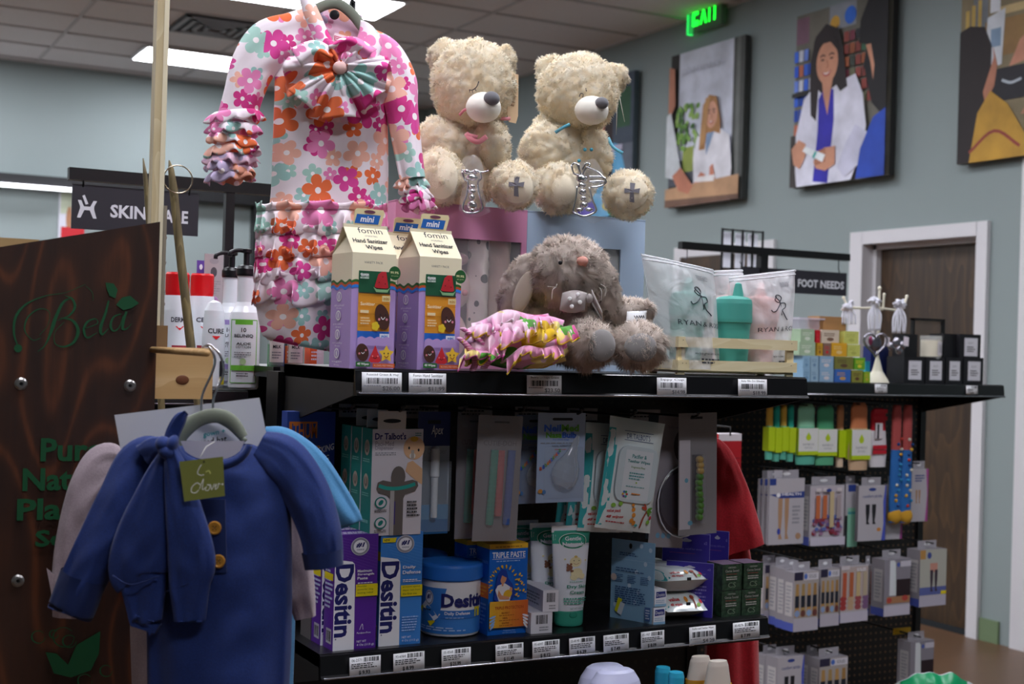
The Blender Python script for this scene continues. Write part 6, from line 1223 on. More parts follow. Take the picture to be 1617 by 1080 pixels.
def neil(b, d, W, H, t):
    BLc = C('#2f62d0', .45); GNc = C('#5aa02c', .45); d.rect(.33, .915, .7, .945, INK); d.ell(.33, .93, .03, .015, INK, 8); d.ell(.7, .93, .03, .015, INK, 8)
    d.txt('Neil', .13, .79, .48, .87, BLc, .04); d.txt('Med', .49, .79, .86, .87, GNc, .04); d.txt('Nasa', .17, .72, .5, .785, GNc, .04); d.txt('Bulb', .51, .72, .81, .785, BLc, .04); d.txt('For Multi-Stage', .32, .69, .66, .71, BLc, False); d.fine(.06, .655, .92, .675, 1, GREYL); d.txt('NASAL ASPIRATOR', .3, .62, .7, .64, INK, False); d.fine(.36, .585, .62, .6, 1, C('#d05030'))
    for i, ch in enumerate('Babies&Kids'): a = i / 10; d.txt(ch, .05 + .38 * a ** .8, .36 + .2 * a, .1 + .38 * a ** .8, .40 + .2 * a, C(('#d05030', '#2f62d0', '#5aa02c', '#d08a30')[i % 4]))
    d.ell(.07, .13, .05, .025, C('#c88a40'), 8); d.ell(.15, .12, .04, .025, C('#3f78b8'), 8)
    c = MB(); c.X = Matrix.Translation((W * .56, -.004, H * .30)) @ Matrix.Rotation(.35, 4, 'Y')
    c.lathe([(.002, -.024), (.018, -.020), (.0265, -.008), (.028, .004), (.024, .020), (.014, .036), (.008, .052), (.005, .068), (.003, .075)], C('#c6ccd4', .08, alpha=.38, coat=.6), 30, sy=.55); c.build('bulb', t)
    c = MB(); c.grid(lambda u, v: V((W * (.14 + .82 * u), -.002 - .016 * (math.sin(PI * u) ** .3) * (math.sin(PI * v) ** .3), H * (.04 + .58 * v))), 16, 16, C('#d8dee6', .06, alpha=.10, coat=.3)); c.build('blister', t)
card_hang('nasal_bulb_card', 'front NeilMed NasaBulb blister card with a clear bulb', 'blister pack', 848, 923, 652, 793, 2.08, neil, C('#9fb0cc', .4), grp='nasal bulb cards'); card_hang('nasal_bulb_card', 'rear NeilMed card, its left edge behind the front one', 'blister pack', 814, 880, 655, 795, 2.13, neil, C('#7684a0', .4), grp='nasal bulb cards')
CLR = C('#c9c6cc', .12, alpha=.3)
def pouch1(b, d, W, H, t):
    d.ell(.78, .78, .28, .13, C('#4a3f42', .4), 24, .1); d.ell(.8, .78, .12, .08, C('#6a4f55', .5), 16, .5); d.txt('baby teether', .3, .9, .8, .93, C('#7a767c'), False); 
    for i in range(3): d.ell(.25 + i * .16, .09, .06, .022, C('#6f9fc0'), 10)
    c = MB(); c.ell((W * .82, -.006, H * .36), (W * .72, .010, H * .27), C('#4a4450', .3, alpha=.7, coat=.5), 26); c.ell((W * .8, -.016, H * .42), (.006, .003, .028), C('#a8483c', .5), 12); c.build('round_teether', t)
    c = MB(); c.tube([V((W * .82 + W * .73 * math.cos(a / 20 * 2 * PI), -.010, H * .36 + H * .275 * math.sin(a / 20 * 2 * PI))) for a in range(21)], .0014, C('#d8d8e0', .15), 6); c.build('rim', t)
card_hang('teether_pack', 'pale teether pack with an oval window, hanging left of the bead pack', 'blister pack', 1026, 1080, 655, 862, 2.13, pouch1, C('#9b949a', .45), ry=.07)
def pouch2(b, d, W, H, t):
    d.rect(.3, .95, .62, .97, INK); d.fine(.3, .83, .8, .87, 2, C('#8a8688')); d.rect(.02, .05, .3, .78, C('#c9c3cc', .4)); d.ell(.2, .45, .05, .02, C('#6aa4c0'), 8); d.ell(.3, .1, .07, .02, C('#6aa4c0'), 8)
    c = MB(); c.box(W * .34, W * .62, -.012, 0, H * .1, H * .66, C('#b8b4bc', .1, alpha=.2)); c.build('blister', t, bev=.003)
    for i in range(11):
        c = MB(); c.ell((W * .48 + .0015 * math.sin(i), -.008, H * (.62 - i * .047)), (.0082, .0075, .0072), C('#b89a5c' if i < 3 else ('#4a7a34' if i % 2 else '#5c8e3e'), .5), 16); c.build('bead', t)
card_hang('bead_teether_pack', 'pack with green and tan teether beads hanging by the red cloth', 'blister pack', 1074, 1134, 653, 845, 2.09, pouch2, C('#8e8a8e', .45), ry=-.03)
for i, (x0, x1) in enumerate(((1040, 1062), (1022, 1046))): card_hang('slim_pack', ('dark bluish slim pack beside the oval window pack', 'second dark bluish slim pack beside the wipes')[i], 'blister pack', x0, x1, 655, 850, 2.20 + .03 * i, lambda b, d, W, H, t: d.rect(.3, .05, .6, .9, C('#4a7a8c')), C('#3a4a58', .4))
# red garment at the end of the unit
o = View(1160, 700, 2.83); REDC = m_noise('red_fleece', '#a8101c', '#c01626', 300, .9, .2, sheen=.3)
t = thing('red_garment', 'red fleece garment hanging at the right end of the gondola', 'clothing', o.w, o.rz); L = o.L
b = MB(); sweep(b, L, [(1122, 692, 8, .01, 0), (1135, 720, 22, .016, 0), (1150, 780, 34, .02, 0), (1164, 840, 38, .024, 0), (1172, 868, 36, .022, 0)], REDC, 40, ((2, .005, .5), (4, .003, 2))); b.build('sleeve', t)
b = MB(); sweep(b, L, [(1134, 720, 10, .012, .03), (1150, 840, 30, .02, .03), (1158, 960, 40, .024, .03), (1158, 1090, 44, .026, .03)], REDC, 48, ((5, .006, .5), (9, .003, 2))); b.build('body', t)
b = MB(); b.tube(spline([L(1122, 660, .01), L(1124, 678, .01), L(1130, 695, .0)], 5), .002, C('#b8a890', .6), 6); b.build('hanging_loop', t)
# bottom shelf bottles, tops showing
def bottle(name, label, px, py, Y, prof, mat_, grp, capm=None, cap=None):
    q = pY(px, py, Y); t = thing(name, label, 'bottle', (q.x, Y, .602), 0, grp); H = q.z - .602; b = MB(); b.lathe([(r_, z_ * H) for r_, z_ in prof], mat_, 32, sy=.6); b.build('bottle_body', t)
    if cap: b = MB(); b.lathe([(r_, z_ * H) for r_, z_ in cap], capm, 32, sy=.6 if grp[0] != 't' else 1.); b.build('cap', t)
LVB = C('#c6c8e6', .35)
for lab, px, py, Y in (('rounded lilac white bottle top at the bottom, front one', 972, 1056, 2.0), ('rounded lilac white bottle top at the bottom, behind the front one', 955, 1049, 2.06)):
    bottle('lotion_bottle', lab, px, py, Y, [(.03, 0), (.036, .02), (.05, .1), (.062, .45), (.062, .7), (.056, .84)], LVB, 'lilac lotion bottles', LVB, [(.0555, .845), (.047, .93), (.036, .985), (.028, 1)])
for lab, px, py, Y in (('front turquoise bottle cap at the bottom', 1068, 1061, 2.0), ('rear turquoise bottle cap at the bottom', 1047, 1053, 2.06)):
    bottle('capped_bottle', lab, px, py, Y, [(.02, 0), (.024, .02), (.026, .5), (.024, .85)], C('#d8e4ea', .4), 'turquoise capped bottles', C('#2fa3c4', .35), [(.0145, .85), (.0145, .97), (.0125, 1)])
for lab, px, py, Y in (('front beige capped amber bottle at the bottom', 1134, 1043, 2.0), ('rear beige capped amber bottle at the bottom', 1106, 1036, 2.06)):
    bottle('oil_bottle', lab, px, py, Y, [(.026, 0), (.03, .02), (.032, .5), (.03, .85)], C('#c08a2c', .25), 'amber oil bottles', C('#cbbfb4', .45), [(.0275, .845), (.0265, .87), (.0215, .97), (.018, 1)])
# ================================================================ silver crosses in clear bags
CHR = C('#d9d9de', .12, 1.); CLRB = C('#f2f4f8', .04, alpha=.13, coat=.6)
def crossorn(label, vw, outl, beads, bag, dy=-.11):
    t = thing('silver_cross', label, 'ornament', vw.w, vw.rz, 'silver crosses in clear bags'); L = vw.L; k = vw.k
    for o_ in outl: b = MB(); b.tube(spline([L(x, y, dy) for x, y in o_], 6), .0019, CHR, 8); b.build('wire_outline', t)
    b = MB()
    for x, y, rx, ry in beads: b.ell(L(x, y, dy), (rx * k, .004, ry * k), CHR, 16)
    b.build('cast_figure', t)
    b = MB(); q = [L(*p, dy - .007) for p in bag]; c = sum(q, V((0, 0, 0))) / len(q)
    n = 26
    def fn(u, v):
        i = u * len(q); j = int(i) % len(q); p = q[j].lerp(q[(j + 1) % len(q)], i - int(i)); p = c.lerp(p, v); return p + V((0, -.006 * (1 - v ** 2) + .0035 * noise.noise(p * 130) + .011 * v, 0))
    b.grid(fn, 40, 10, CLRB, True); b.build('clear_bag', t)
crossorn('silver cross in a clear bag between the feet of the left bear', bv, [[(732, 281), (742, 284), (752, 283), (765, 284), (773, 282)], [(733, 283), (737, 295), (742, 300), (740, 318), (734, 336), (737, 344), (748, 346), (760, 343), (764, 336), (759, 318), (757, 300), (762, 293), (760, 284)]],
         [(740, 283, 5, 4), (754, 283, 5, 4), (748, 292, 9, 5), (748, 306, 5, 4), (748, 313, 6, 4), (748, 322, 5, 5), (748, 334, 8, 7), (748, 341, 5, 3)], [(735, 262), (752, 256), (762, 268), (768, 285), (764, 310), (770, 330), (776, 344), (758, 352), (740, 352), (728, 340), (733, 312), (730, 285)])
crossorn('silver cross in a clear bag between the feet of the right bear', bv2, [[(898, 273), (902, 285), (910, 288)], [(909, 271), (911, 282), (914, 288), (920, 278), (926, 273), (921, 270), (914, 280)], [(898, 273), (905, 270), (911, 283)], [(907, 305), (905, 322), (901, 342), (908, 347), (918, 350), (928, 347), (936, 341), (930, 325), (925, 306)], [(924, 290), (938, 290), (948, 292), (950, 300), (940, 305), (928, 306)], [(925, 298), (940, 297), (949, 298)], [(920, 275), (938, 283), (948, 294)]],
         [(914, 293, 9, 6), (914, 303, 7, 4), (915, 313, 6, 5), (916, 323, 5, 4), (917, 333, 6, 5), (911, 340, 6, 3), (925, 340, 6, 3)], [(912, 268), (934, 262), (945, 280), (952, 296), (944, 318), (953, 334), (952, 352), (932, 362), (910, 352), (905, 330), (903, 300)])

# ================================================================ back side shelves: skin care
skin = thing('skin_care_shelving', 'black shelf with white pump bottles and red capped bottles, behind the wood block', 'shelving', (0, 0, 0))
SZ = 1.345; shelf(skin, .20, .775, 2.50, 2.86, SZ, plate=.06, lip=.03)
b = MB(); b.box(.20, .775, 2.86, 2.88, .1, SZ, PEG); b.build('back_panel', skin)
for x in (.20, .76): b = MB(); b.box(x, x + .015, 2.86, 2.90, 0, SZ, BK); b.build('upright', skin)
b = MB(); q = pY(361, 350, 3.0); b.box(q.x - .01, q.x + .01, 2.99, 3.01, 0, 1.80, BK); sp_ = thing('aisle_sign_post', 'black post with a cross bar behind the floral gown', 'sign post', (0, 0, 0)); b.build('post', sp_)
A = pY(108, 274, 3.0); B = pY(470, 302, 3.0); b = MB(); b.box(A.x, B.x, 2.988, 3.012, A.z - .013, A.z + .013, BK); b.build('crossbar', sp_, bev=.001)
def logo(d, u0, v0, su, sv, m):
    f = lambda P: [(u0 + x * su, v0 + y * sv) for x, y in P]
    d.poly(f([(0, 0), (.18, 0), (.36, .34), (.64, .34), (.82, 0), (1, 0), (.86, .38), (.86, .52), (1, .76), (.82, .76), (.66, .5), (.34, .5), (.3, .56), (.2, .76), (.02, .76), (.14, .5), (.14, .4)]), m); d.poly(f([(.24, .95), (.36, 1), (.56, .62), (.42, .58)]), m)
SGN = C('#2b2a31', .5)
def sign(label, x0, x1, yt, yb, Y, words_, lg, post_, bar_y):
    a = pY(x0, (yt + yb) / 2, Y); c = pY(x1, (yt + yb) / 2, Y); zt = pY((x0 + x1) / 2, yt, Y).z; zb = pY((x0 + x1) / 2, yb, Y).z; t = thing('aisle_sign', label, 'sign', (a.x, Y, zb), 0, 'black aisle signs'); W, H = c.x - a.x, zt - zb
    b = MB(); b.box(0, W, -.003, .003, 0, H, SGN); d = Dec(b, (0, -.0032, 0), (1, 0, 0), (0, 0, 1), W, H); 
    for q in words_: d.txt(q[0], *q[1:5], C('#dcdce2', .5), .03)
    if lg: logo(d, *lg, C('#dcdce2', .5))
    b.build('board', t)
    for u in (.08, .92): b = MB(); b.tube([(W * u, 0, H - .008), (W * u, -.006, H + .004), (W * u, 0, H + .012), (W * u, 0, bar_y - zb)], .0022, BK, 6); b.build('hook', t)
sign('SKIN CARE sign hanging behind the pale post', 113, 313, 298, 367, 3.0, [('SKIN', .295, .30, .575, .60), ('CARE', .64, .27, .915, .57)], (.04, .25, .15, .52), None, A.z)
# bottles
def profile_bottle(name, label, px, py, Y, prof, m_, grp, zbase, n=34, sy=1., sx=1.):
    q = pY(px, py, Y); t = thing(name, label, 'bottle', (q.x, Y, zbase), 0, grp); b = MB(); b.lathe(prof, m_, n, sy=sy, sx=sx); b.build('bottle_body', t); return t
WB = C('#e9edf2', .28, coat=.3); BC_ = C('#111114', .35)
for lab, px, Y, col, sub in (('white pump bottle with a green label, in front of its twin', 384, 2.56, '#6fbf3c', 'ALOE'), ('white pump bottle with a lilac label, left behind its twin', 361, 2.66, '#a08ac8', 'LAVENDER')):
    t = profile_bottle('pump_bottle', lab, px, 600, Y, [(.026, 0), (.029, .004), (.0295, .02), (.0295, .135), (.027, .148), (.0195, .160), (.0165, .168), (.0165, .215), (.0175, .218)], WB, 'white pump bottles', SZ)
    b = MB(); b.lathe([(.0185, .2185), (.0195, .222), (.0195, .232), (.016, .238), (.006, .240)], BC_, 28); b.lathe([(.006, .238), (.006, .262), (.011, .264), (.011, .270), (.002, .272)], BC_, 16); b.tube(spline([(0, 0, .267), (-.02, -.004, .267), (-.034, -.007, .262), (-.036, -.0075, .254)], 5), .0042, BC_, 10); b.build('pump', t)
    b = MB(); fn = lambda u, v, e: V(((.0298 + e) * math.sin(math.radians(-75 + u * 110)), -(.0298 + e) * math.cos(math.radians(-75 + u * 110)), .012 + v * .122)); d = Dec(b, (0, 0, 0), (1, 0, 0), (0, 0, 1), .057, .122, fn=fn, e=.0002)
    cc = C(col, .4); d.rect(0, 0, 1, 1, cc); d.rect(.04, .012, .96, .985, WB); d.rect(.2, .92, .8, .99, cc); d.txt('10', .42, .8, .58, .87, INK); d.txt('BEUNIQ', .18, .71, .82, .77, INK); d.txt(sub, .26, .60, .74, .64, INK); d.txt('LOTION', .26, .55, .74, .59, INK, False); d.fine(.2, .40, .8, .5, 3, GREYL); d.ell(.5, .34, .1, .05, C('#b8d8a0'), 10); d.rect(.08, .2, .92, .28, cc); d.fine(.3, .1, .7, .17, 2, INK); b.build('label', t)
RC = C('#d8141c', .35)
for lab, px, Y, zt, tx in (('red capped white bottle at the left beside the pale post', 277, 2.70, 430, 'DERMA'), ('red capped white bottle behind the hanging brush card', 316, 2.74, 432, 'CERT')):
    z = pY(px, zt, Y).z - SZ; t = profile_bottle('red_cap_bottle', lab, px, 560, Y, [(.024, 0), (.027, .004), (.0275, z - .075), (.025, z - .05), (.0245, z - .046)], WB, 'red capped bottles', SZ, sx=1.)
    b = MB(); b.lathe([(.0225, z - .046), (.0235, z - .04), (.0235, z - .004), (.021, z)], RC, 30); b.build('cap', t)
    b = MB(); fn = lambda u, v, e: V(((.0277 + e) * math.sin(math.radians(-60 + u * 120)), -(.0277 + e) * math.cos(math.radians(-60 + u * 120)), .01 + v * (z - .09))); d = Dec(b, (0, 0, 0), (1, 0, 0), (0, 0, 1), .05, z - .09, fn=fn, e=.0002); d.txt(tx, .2, .86, .8, .93, C('#2a2a3a')); d.poly([(.35, .8), (.65, .8), (.5, .74)], RC); d.rect(.25, .35, .8, .52, C('#a02838')); d.fine(.3, .38, .75, .48, 2, WBOX); d.fine(.2, .1, .8, .28, 3, C('#5a7ac0')); b.build('label', t)
t = thing('squeeze_tube', 'white squeeze tube with red caution mark left of the pump bottles', 'tube', (pY(336, 580, 2.60).x, 2.60, SZ)); b = MB(); b.lathe([(.02, 0), (.022, .004), (.0225, .1), (.019, .15), (.012, .166), (.004, .17)], WB, 30, sy=.8); d = Dec(b, (0, 0, 0), (1, 0, 0), (0, 0, 1), .04, .15, fn=lambda u, v, e: V(((.0227 + e) * math.sin(math.radians(-70 + u * 140)), -(.0185 + e) * math.cos(math.radians(-70 + u * 140)), .005 + v * .12)), e=.0003); d.txt('CURE', .2, .84, .8, .92, INK); d.poly([(.35, .8), (.65, .8), (.5, .74)], RC); d.rect(.65, .15, .9, .4, INK); d.rect(.68, .02, .88, .14, YLW); b.build('tube_body', t)
def brush(b, d, W, H, t):
    d.ell(.5, .93, .25, .03, C('#a5a3a8'), 18); d.ell(.5, .82, .17, .05, C('#5a585e'), 16); d.fine(.06, .6, .94, .74, 6, C('#9a989e')); c = MB(); c.ell((W * .58, -.004, H * .42), (W * .27, .008, H * .16), C('#9a6a98', .4), 24); c.build('brush_head', t)
    for i in range(6): c = MB(); c.box(W * .36, W * .8, -.013, -.009, H * (.31 + i * .04), H * (.33 + i * .04), C('#c8a0b8' if i % 2 else '#c88a70', .5)); c.build('bristle_row', t)
card_hang('brush_card', 'grey card holding an oval lilac brush, behind the squeeze tube', 'blister pack', 321, 351, 401, 560, 2.78, brush, C('#b5b0b2', .5))
card_hang('purple_card', 'narrow purple card peeking out left of the brush card', 'card', 309, 322, 411, 560, 2.80, lambda b, d, W, H, t: d.ell(.5, .93, .2, .03, WBOX, 10), C('#6a4aa8', .5), grp=None)
BZ = 1.392; backs = thing('rear_shelf', 'black shelf on the far side of the gondola with small glass bottles', 'shelving', (0, 0, 0)); b = MB(); b.box(.795, 1.69, GB + .075, 2.72, BZ - .02, BZ, BK2); b.build('shelf', backs); b = MB(); b.box(.795, 1.69, 2.70, 2.72, .0, BZ - .02, BK); b.build('panel', backs)
for lab, px, Y in (('small clear bottle with a white label, left of its twin', 398, 2.46), ('small clear bottle with a white label, right of its twin', 411, 2.44)):
    t = profile_bottle('glass_bottle', lab, px, 560, Y, [(.014, 0), (.0155, .003), (.0155, .075), (.010, .09), (.007, .095), (.007, .1)], C('#dfe6e8', .06, alpha=.35, coat=.5), 'small glass bottles', BZ); t.location.x = max(t.location.x, .815 + (.03 if px > 400 else 0)); b = MB(); b.lathe([(.009, .1), (.0095, .102), (.0095, .118), (.007, .12)], BC_, 20); b.build('cap', t)
    b = MB(); fn = lambda u, v, e: V(((.0157 + e) * math.sin(math.radians(-70 + u * 110)), -(.0157 + e) * math.cos(math.radians(-70 + u * 110)), .008 + v * .062)); d = Dec(b, (0, 0, 0), (1, 0, 0), (0, 0, 1), .03, .062, fn=fn, e=.0002); d.rect(0, 0, 1, 1, C('#efe9e4')); d.ell(.5, .75, .12, .1, C('#8a8488'), 10); d.txt('MILK', .25, .42, .75, .52, INK); d.fine(.2, .1, .8, .34, 3, GREYL); b.build('label', t)
for lab, x0, x1, yt, col, c2 in (('small green carton behind the floral gown hem', 430, 449, 543, '#2f9a4a', '#2a4aa0'), ('small orange carton right of the green one', 450, 478, 546, '#d8662a', '#e8a868'), ('small orange and white carton beside the left wipes carton', 489, 511, 546, '#e0602a', '#e8e4e8')):
    q = pY(x0, 570, 2.45); r = pY(x1, 570, 2.45); h = pY(x0, yt, 2.45).z - BZ; b, d, ls, tp = carton_mb(r.x - q.x, .03, h, C(col, .5)); d.rect(.5, 0, 1, 1, C(c2, .5)); d.fine(.1, .3, .9, .8, 3, WBOX); t = thing('small_carton', lab, 'carton', (max(q.x, .80), 2.45, BZ), 0, 'small cartons on the rear shelf'); b.build('box', t, bev=.0004)
# far left scraps on the back wall and a crate top behind the stand
a = pY(92, 362, YB - .01); c = pY(135, 300, YB - .01); t = thing('wall_poster', 'small poster with a red foot on the far wall left of the SKIN CARE sign', 'poster', (a.x, YB - .012, a.z - .08)); W = c.x - a.x; H = c.z - a.z + .08; b = MB(); b.box(0, W, 0, .01, 0, H, C('#c9c9d4', .5)); d = Dec(b, (0, -.0005, 0), (1, 0, 0), (0, 0, 1), W, H, e=.001); d.rect(.06, .5, .5, 1, C('#b8c0a8')); d.ell(.4, .4, .12, .25, C('#a87858'), 16); d.rect(.1, 0, 1, .24, C('#b8202a')); b.build('sheet', t)
t = thing('cardboard_crate', 'tan crate edge with green print behind the dark stand, far left', 'crate', (-.4, 3.3, 0)); zt = pY(20, 376, 3.3).z; b = MB(); b.box(0, pY(62, 380, 3.3).x + .4, 0, .3, 1.2, zt, C('#a88a5c', .7)); d = Dec(b, (0, 0, 1.2), (1, 0, 0), (0, 0, 1), .5, zt - 1.2); [d.ell(.82 + i * .05, .9, .03, .03, C('#6a9a3a'), 8) for i in range(4)]; b.build('box', t); b = MB(); b.box(0, .5, 0, .3, 0, 1.2, BK); b.build('pedestal', t)

# ================================================================ right gondola (foot needs)
RX0, RX1, RY, RB = 2.62, 3.90, 3.50, 3.90; RZ_ = pY(1460, 606, RY).z
rg = thing('gondola_shelving', 'black pegboard gondola with socks and candles, right of the front unit', 'shelving', (0, 0, 0))
b = MB(); b.box(RX0, RX1, RB, RB + .02, .1, RZ_ - .01, PEG2); b.build('back_panel', rg)
for x in (RX0 - .015, RX1 - .012): b = MB(); b.box(x, x + .027, RB - .01, RB + .06, 0, RZ_ - .01, BK); b.build('upright', rg)
b = MB(); b.box(RX0, RX1, RY - .05, RB, 0, .14, BK); b.build('base_deck', rg)
rsh = shelf(rg, RX0, RX1, RY, RB, RZ_, plate=.12, lip=.045, strip='#16191a')
for x0, x1, pr, sd in ((1379, 1399, '$ 12.00', 50), (1523, 1542, '$ 24.00', 51)): a = pY(x0, 606, RY).x; c = pY(x1, 606, RY).x; price_label(rsh, a, RY, RZ_, c - a, .03, code='44-201', price_=pr, seed=sd)
q = pY(1205, 410, RB + .03); t = thing('aisle_sign_post', 'black post with a cross bar above the sock display', 'sign post', (0, 0, 0)); b = MB(); b.box(q.x - .016, q.x + .016, RB + .02, RB + .05, 0, 1.83, BK); b.build('post', t)
a = pY(1074, 386, RB + .035); c = pY(1339, 408, RB + .035); b = MB(); zz = (a.z + c.z) / 2; b.box(a.x, c.x, RB + .022, RB + .048, zz - .013, zz + .013, BK); b.build('crossbar', t, bev=.001)
for px in (1085, 1172): x = pY(px, 400, RB + .035).x; b = MB(); b.tube([(x, RB + .035, zz - .012), (x, RB + .035, zz - .04), (x - .006, RB + .035, zz - .05), (x - .01, RB + .035, zz - .042)], .002, C('#6a6a70', .3, 1.), 6); b.build('hook', t)
sign('FOOT NEEDS sign hanging above the sock display', 1172, 1336, 426, 463, RB + .03, [('FOOT', .52, .28, .715, .62), ('NEEDS', .74, .28, .975, .62)], (.34, .2, .14, .56), None, zz)
# white wire grid and a second door far behind
a = pX(1078, 395, XR); c = pX(1160, 400, XR)
b = MB(); D2a, D2b = a.y, a.y - .95; b.box(XR - .025, XR + .01, D2b - .07, D2b, 0, 2.17, TRIM); b.box(XR - .025, XR + .01, D2a, D2a + .07, 0, 2.17, TRIM); b.box(XR - .025, XR + .01, D2b, D2a, 2.10, 2.17, TRIM); struct(b.build('trim_4'))
b = MB(); b.box(XR - .018, XR - .004, D2b, D2a, .01, 2.10, m_wood('door_veneer_far', '#2c1f15', '#46331f', '#574028', 5, 'Z', .45)); struct(b.build('door_2'))
t = thing('wire_grid', 'black wire grid with white sheets behind the sign bar', 'display grid', (0, 0, 0)); Yg = 4.5
g0 = pY(1141, 360, Yg); g1 = pY(1205, 354, Yg); g2 = pY(1141, 470, Yg)
b = MB(); [b.box(x - .004, x + .004, 4.497, 4.503, .3, g0.z, BK) for x in (g0.x + (g1.x - g0.x) * i / 4 for i in range(5))]; [b.box(g0.x, g1.x, 4.494, 4.500, z - .003, z + .003, BK) for z in (g0.z - .005, g0.z - .085, g0.z - .165, g0.z - .3)]; b.build('wires', t); b = MB(); b.box(g0.x - .02, g1.x + .02, 4.45, 4.6, 0, .3, BK); b.build('base', t)
for i in range(3): b = MB(); x = g0.x + (g1.x - g0.x) * (i + .12) / 3.2; b.box(x, x + (g1.x - g0.x) / 4.2, 4.506, 4.509, g0.z - .16, g0.z - .015, C('#e8e8f2', .5)); b.build('sheet', t)

# ---- goods on its shelf
def rbox(label, x0, x1, yt, yb, dY, col, paint=None, z0=None, D=.06, side=None, grp='small soap boxes', name='soap_box', cat='carton', top=None):
    Y = RY + .02 + dY; a = pY(x0, yb, Y); c = pY(x1, yb, Y); zb = z0 if z0 is not None else RZ_; h = (yb - yt) * (a - EO).length / FPX * .985
    b, d, ls, tp = carton_mb(c.x - a.x, D, h, C(col, .5), left=C(side, .5) if side else None, top=C(top, .5) if top else None)
    if paint: paint(d, ls)
    t = thing(name, label, cat, (a.x, Y, zb), 0, grp); b.build('box', t, bev=.0006); return t, zb + h
def pz(y, Y=RY + .02, x=1320): return pY(x, y, Y).z
def soap(seed, c1, c2): return lambda d, ls: (d.rect(.05, .1, .95, .9, C(c2, .5)), d.fine(.15, .5, .85, .8, 2, C(c1, .6), seed), d.ell(.5, .3, .2, .14, C(c1, .6), 10))
B1, B2, B3, B4 = RZ_, RZ_ + .043, RZ_ + .087, RZ_ + .130
rows = ((1268, 1279, 'sky blue', '#8fb4cf', '#6f98ba', 2), (1280, 1292, 'pale blue', '#9ab8cc', '#7090b0', 2), (1294, 1316, 'blue and white', '#8fb0cc', '#d8d0d4', 2))
for x0, x1, nm, c1, c2, n_ in rows:
    rbox('lower %s soap box at px row left of the ornaments' % nm if 0 else 'lower %s soap box at the left end of the far shelf' % nm, x0, x1, 577, 597, 0, c1, soap(x0, c2, c1)); rbox('upper %s soap box at the left end of the far shelf' % nm, x0, x1, 557, 577, .002, c1, soap(x0 + 1, c2, c1), B2)
for lab, x0, x1, yt, yb, zb, c1, c2, dY in (
    ('royal blue soap box with a sunset picture, bottom row', 1318, 1343, 577, 597, B1, '#3a6ab8', '#c89a5a', 0), ('olive and brown soap box in the middle of the bottom row', 1345, 1362, 578, 597, B1, '#8a8a3a', '#5a3a2a', 0),
    ('small lime soap box beside the white ornament stand', 1364, 1374, 580, 597, B1, '#8ab02a', '#c8a83a', 0), ('olive soap box with a dark print, second row', 1318, 1347, 557, 577, B2, '#7a7a3a', '#5a4030', .002),
    ('bright green soap box with yellow, second row', 1349, 1366, 558, 577, B2, '#6aa82a', '#d8cc3a', .002), ('sage green soap box, third row left', 1262, 1287, 536, 557, B3, '#a8c0a0', '#dce4d4', .006), ('amber soap box, third row', 1290, 1299, 537, 557, B3, '#c89a2a', '#8a5a2a', .006),
    ('brown and red soap box, third row', 1300, 1312, 537, 557, B3, '#8a6a5a', '#c02a30', .006), ('golden yellow soap box with a paw print, third row', 1313, 1337, 536, 557, B3, '#e0a82a', '#e8c888', .006), ('pale yellow green soap box, third row right', 1338, 1358, 538, 557, B3, '#c8cc6a', '#b0b458', .006),
    ('sage green soap box, top row left', 1264, 1286, 514, 535, B4, '#a8c0a0', '#dce4d4', .010), ('red soap box edge, top row', 1288, 1295, 515, 535, B4, '#c01828', '#d83a40', .010), ('cream soap box with a brown print, top row', 1297, 1325, 514, 535, B4, '#d8c8b4', '#7a5a48', .010), ('pale yellow green soap box, top row right', 1333, 1356, 516, 536, B4, '#ccd070', '#b8bc60', .010)):
    rbox(lab, x0, x1, yt, yb, dY, c1, soap(x0, c2, c1), zb)
rbox('open kraft box on top of the soap boxes', 1294, 1336, 492, 514, .03, '#a47a4e', None, B4 + .0435, grp=None, name='kraft_box', cat='carton')
b = MB(); a = pY(1262, 512, RY + .05); c = pY(1300, 512, RY + .05); b.box(a.x, c.x, RY + .05, RY + .10, B4 + .0435, B4 + .0435 + .036, C('#dcd4e6', .1, alpha=.35)); b.box(a.x - .004, c.x + .004, RY + .046, RY + .104, B4 + .0435 + .034, B4 + .0435 + .04, C('#e6deee', .2, alpha=.6)); tag(b.build('clear_tub'), 'clear plastic tub on top of the sage green soap boxes', 'container')
# candle boxes and candle
def cand(d, ls): d.rect(.22, .14, .86, .86, C('#c9c8d0', .5)); d.rect(.25, .17, .83, .83, C('#dcdbe2', .5)); d.txt('SOY', .4, .62, .66, .7, GREYL, False); d.fine(.34, .3, .74, .55, 3, INK, 5)
for i, (x0, x1, nm) in enumerate(((1427, 1459, 'leftmost'), (1461, 1491, 'second'), (1493, 1519, 'third'), (1521, 1552, 'rightmost'))): rbox('%s of the four black candle boxes on the far shelf' % nm, x0, x1, 562, 602 if 0 else 603, .0, '#17171c', cand, None, D=.085, grp='black candle boxes', name='candle_box')
cz = RZ_ + .087 + .001
_, zt = rbox('black candle box at the upper right, on the lower row', 1515, 1548, 524, 563, .004, '#17171c', cand, cz, D=.08, grp='black candle boxes', name='candle_box'); rbox('black box left of the lit looking candle glass', 1428, 1448, 526, 563, .03, '#121216', None, cz, D=.06, grp='black candle boxes', name='candle_box'); rbox('plain black box right of the candle glass', 1490, 1513, 524, 563, .02, '#121216', None, cz, D=.07, grp='black candle boxes', name='candle_box')
q = pY(1468, 560, RY + .06); t = thing('candle_jar', 'cream candle in a clear glass on the black boxes', 'candle', (q.x, RY + .055, cz)); r = .038
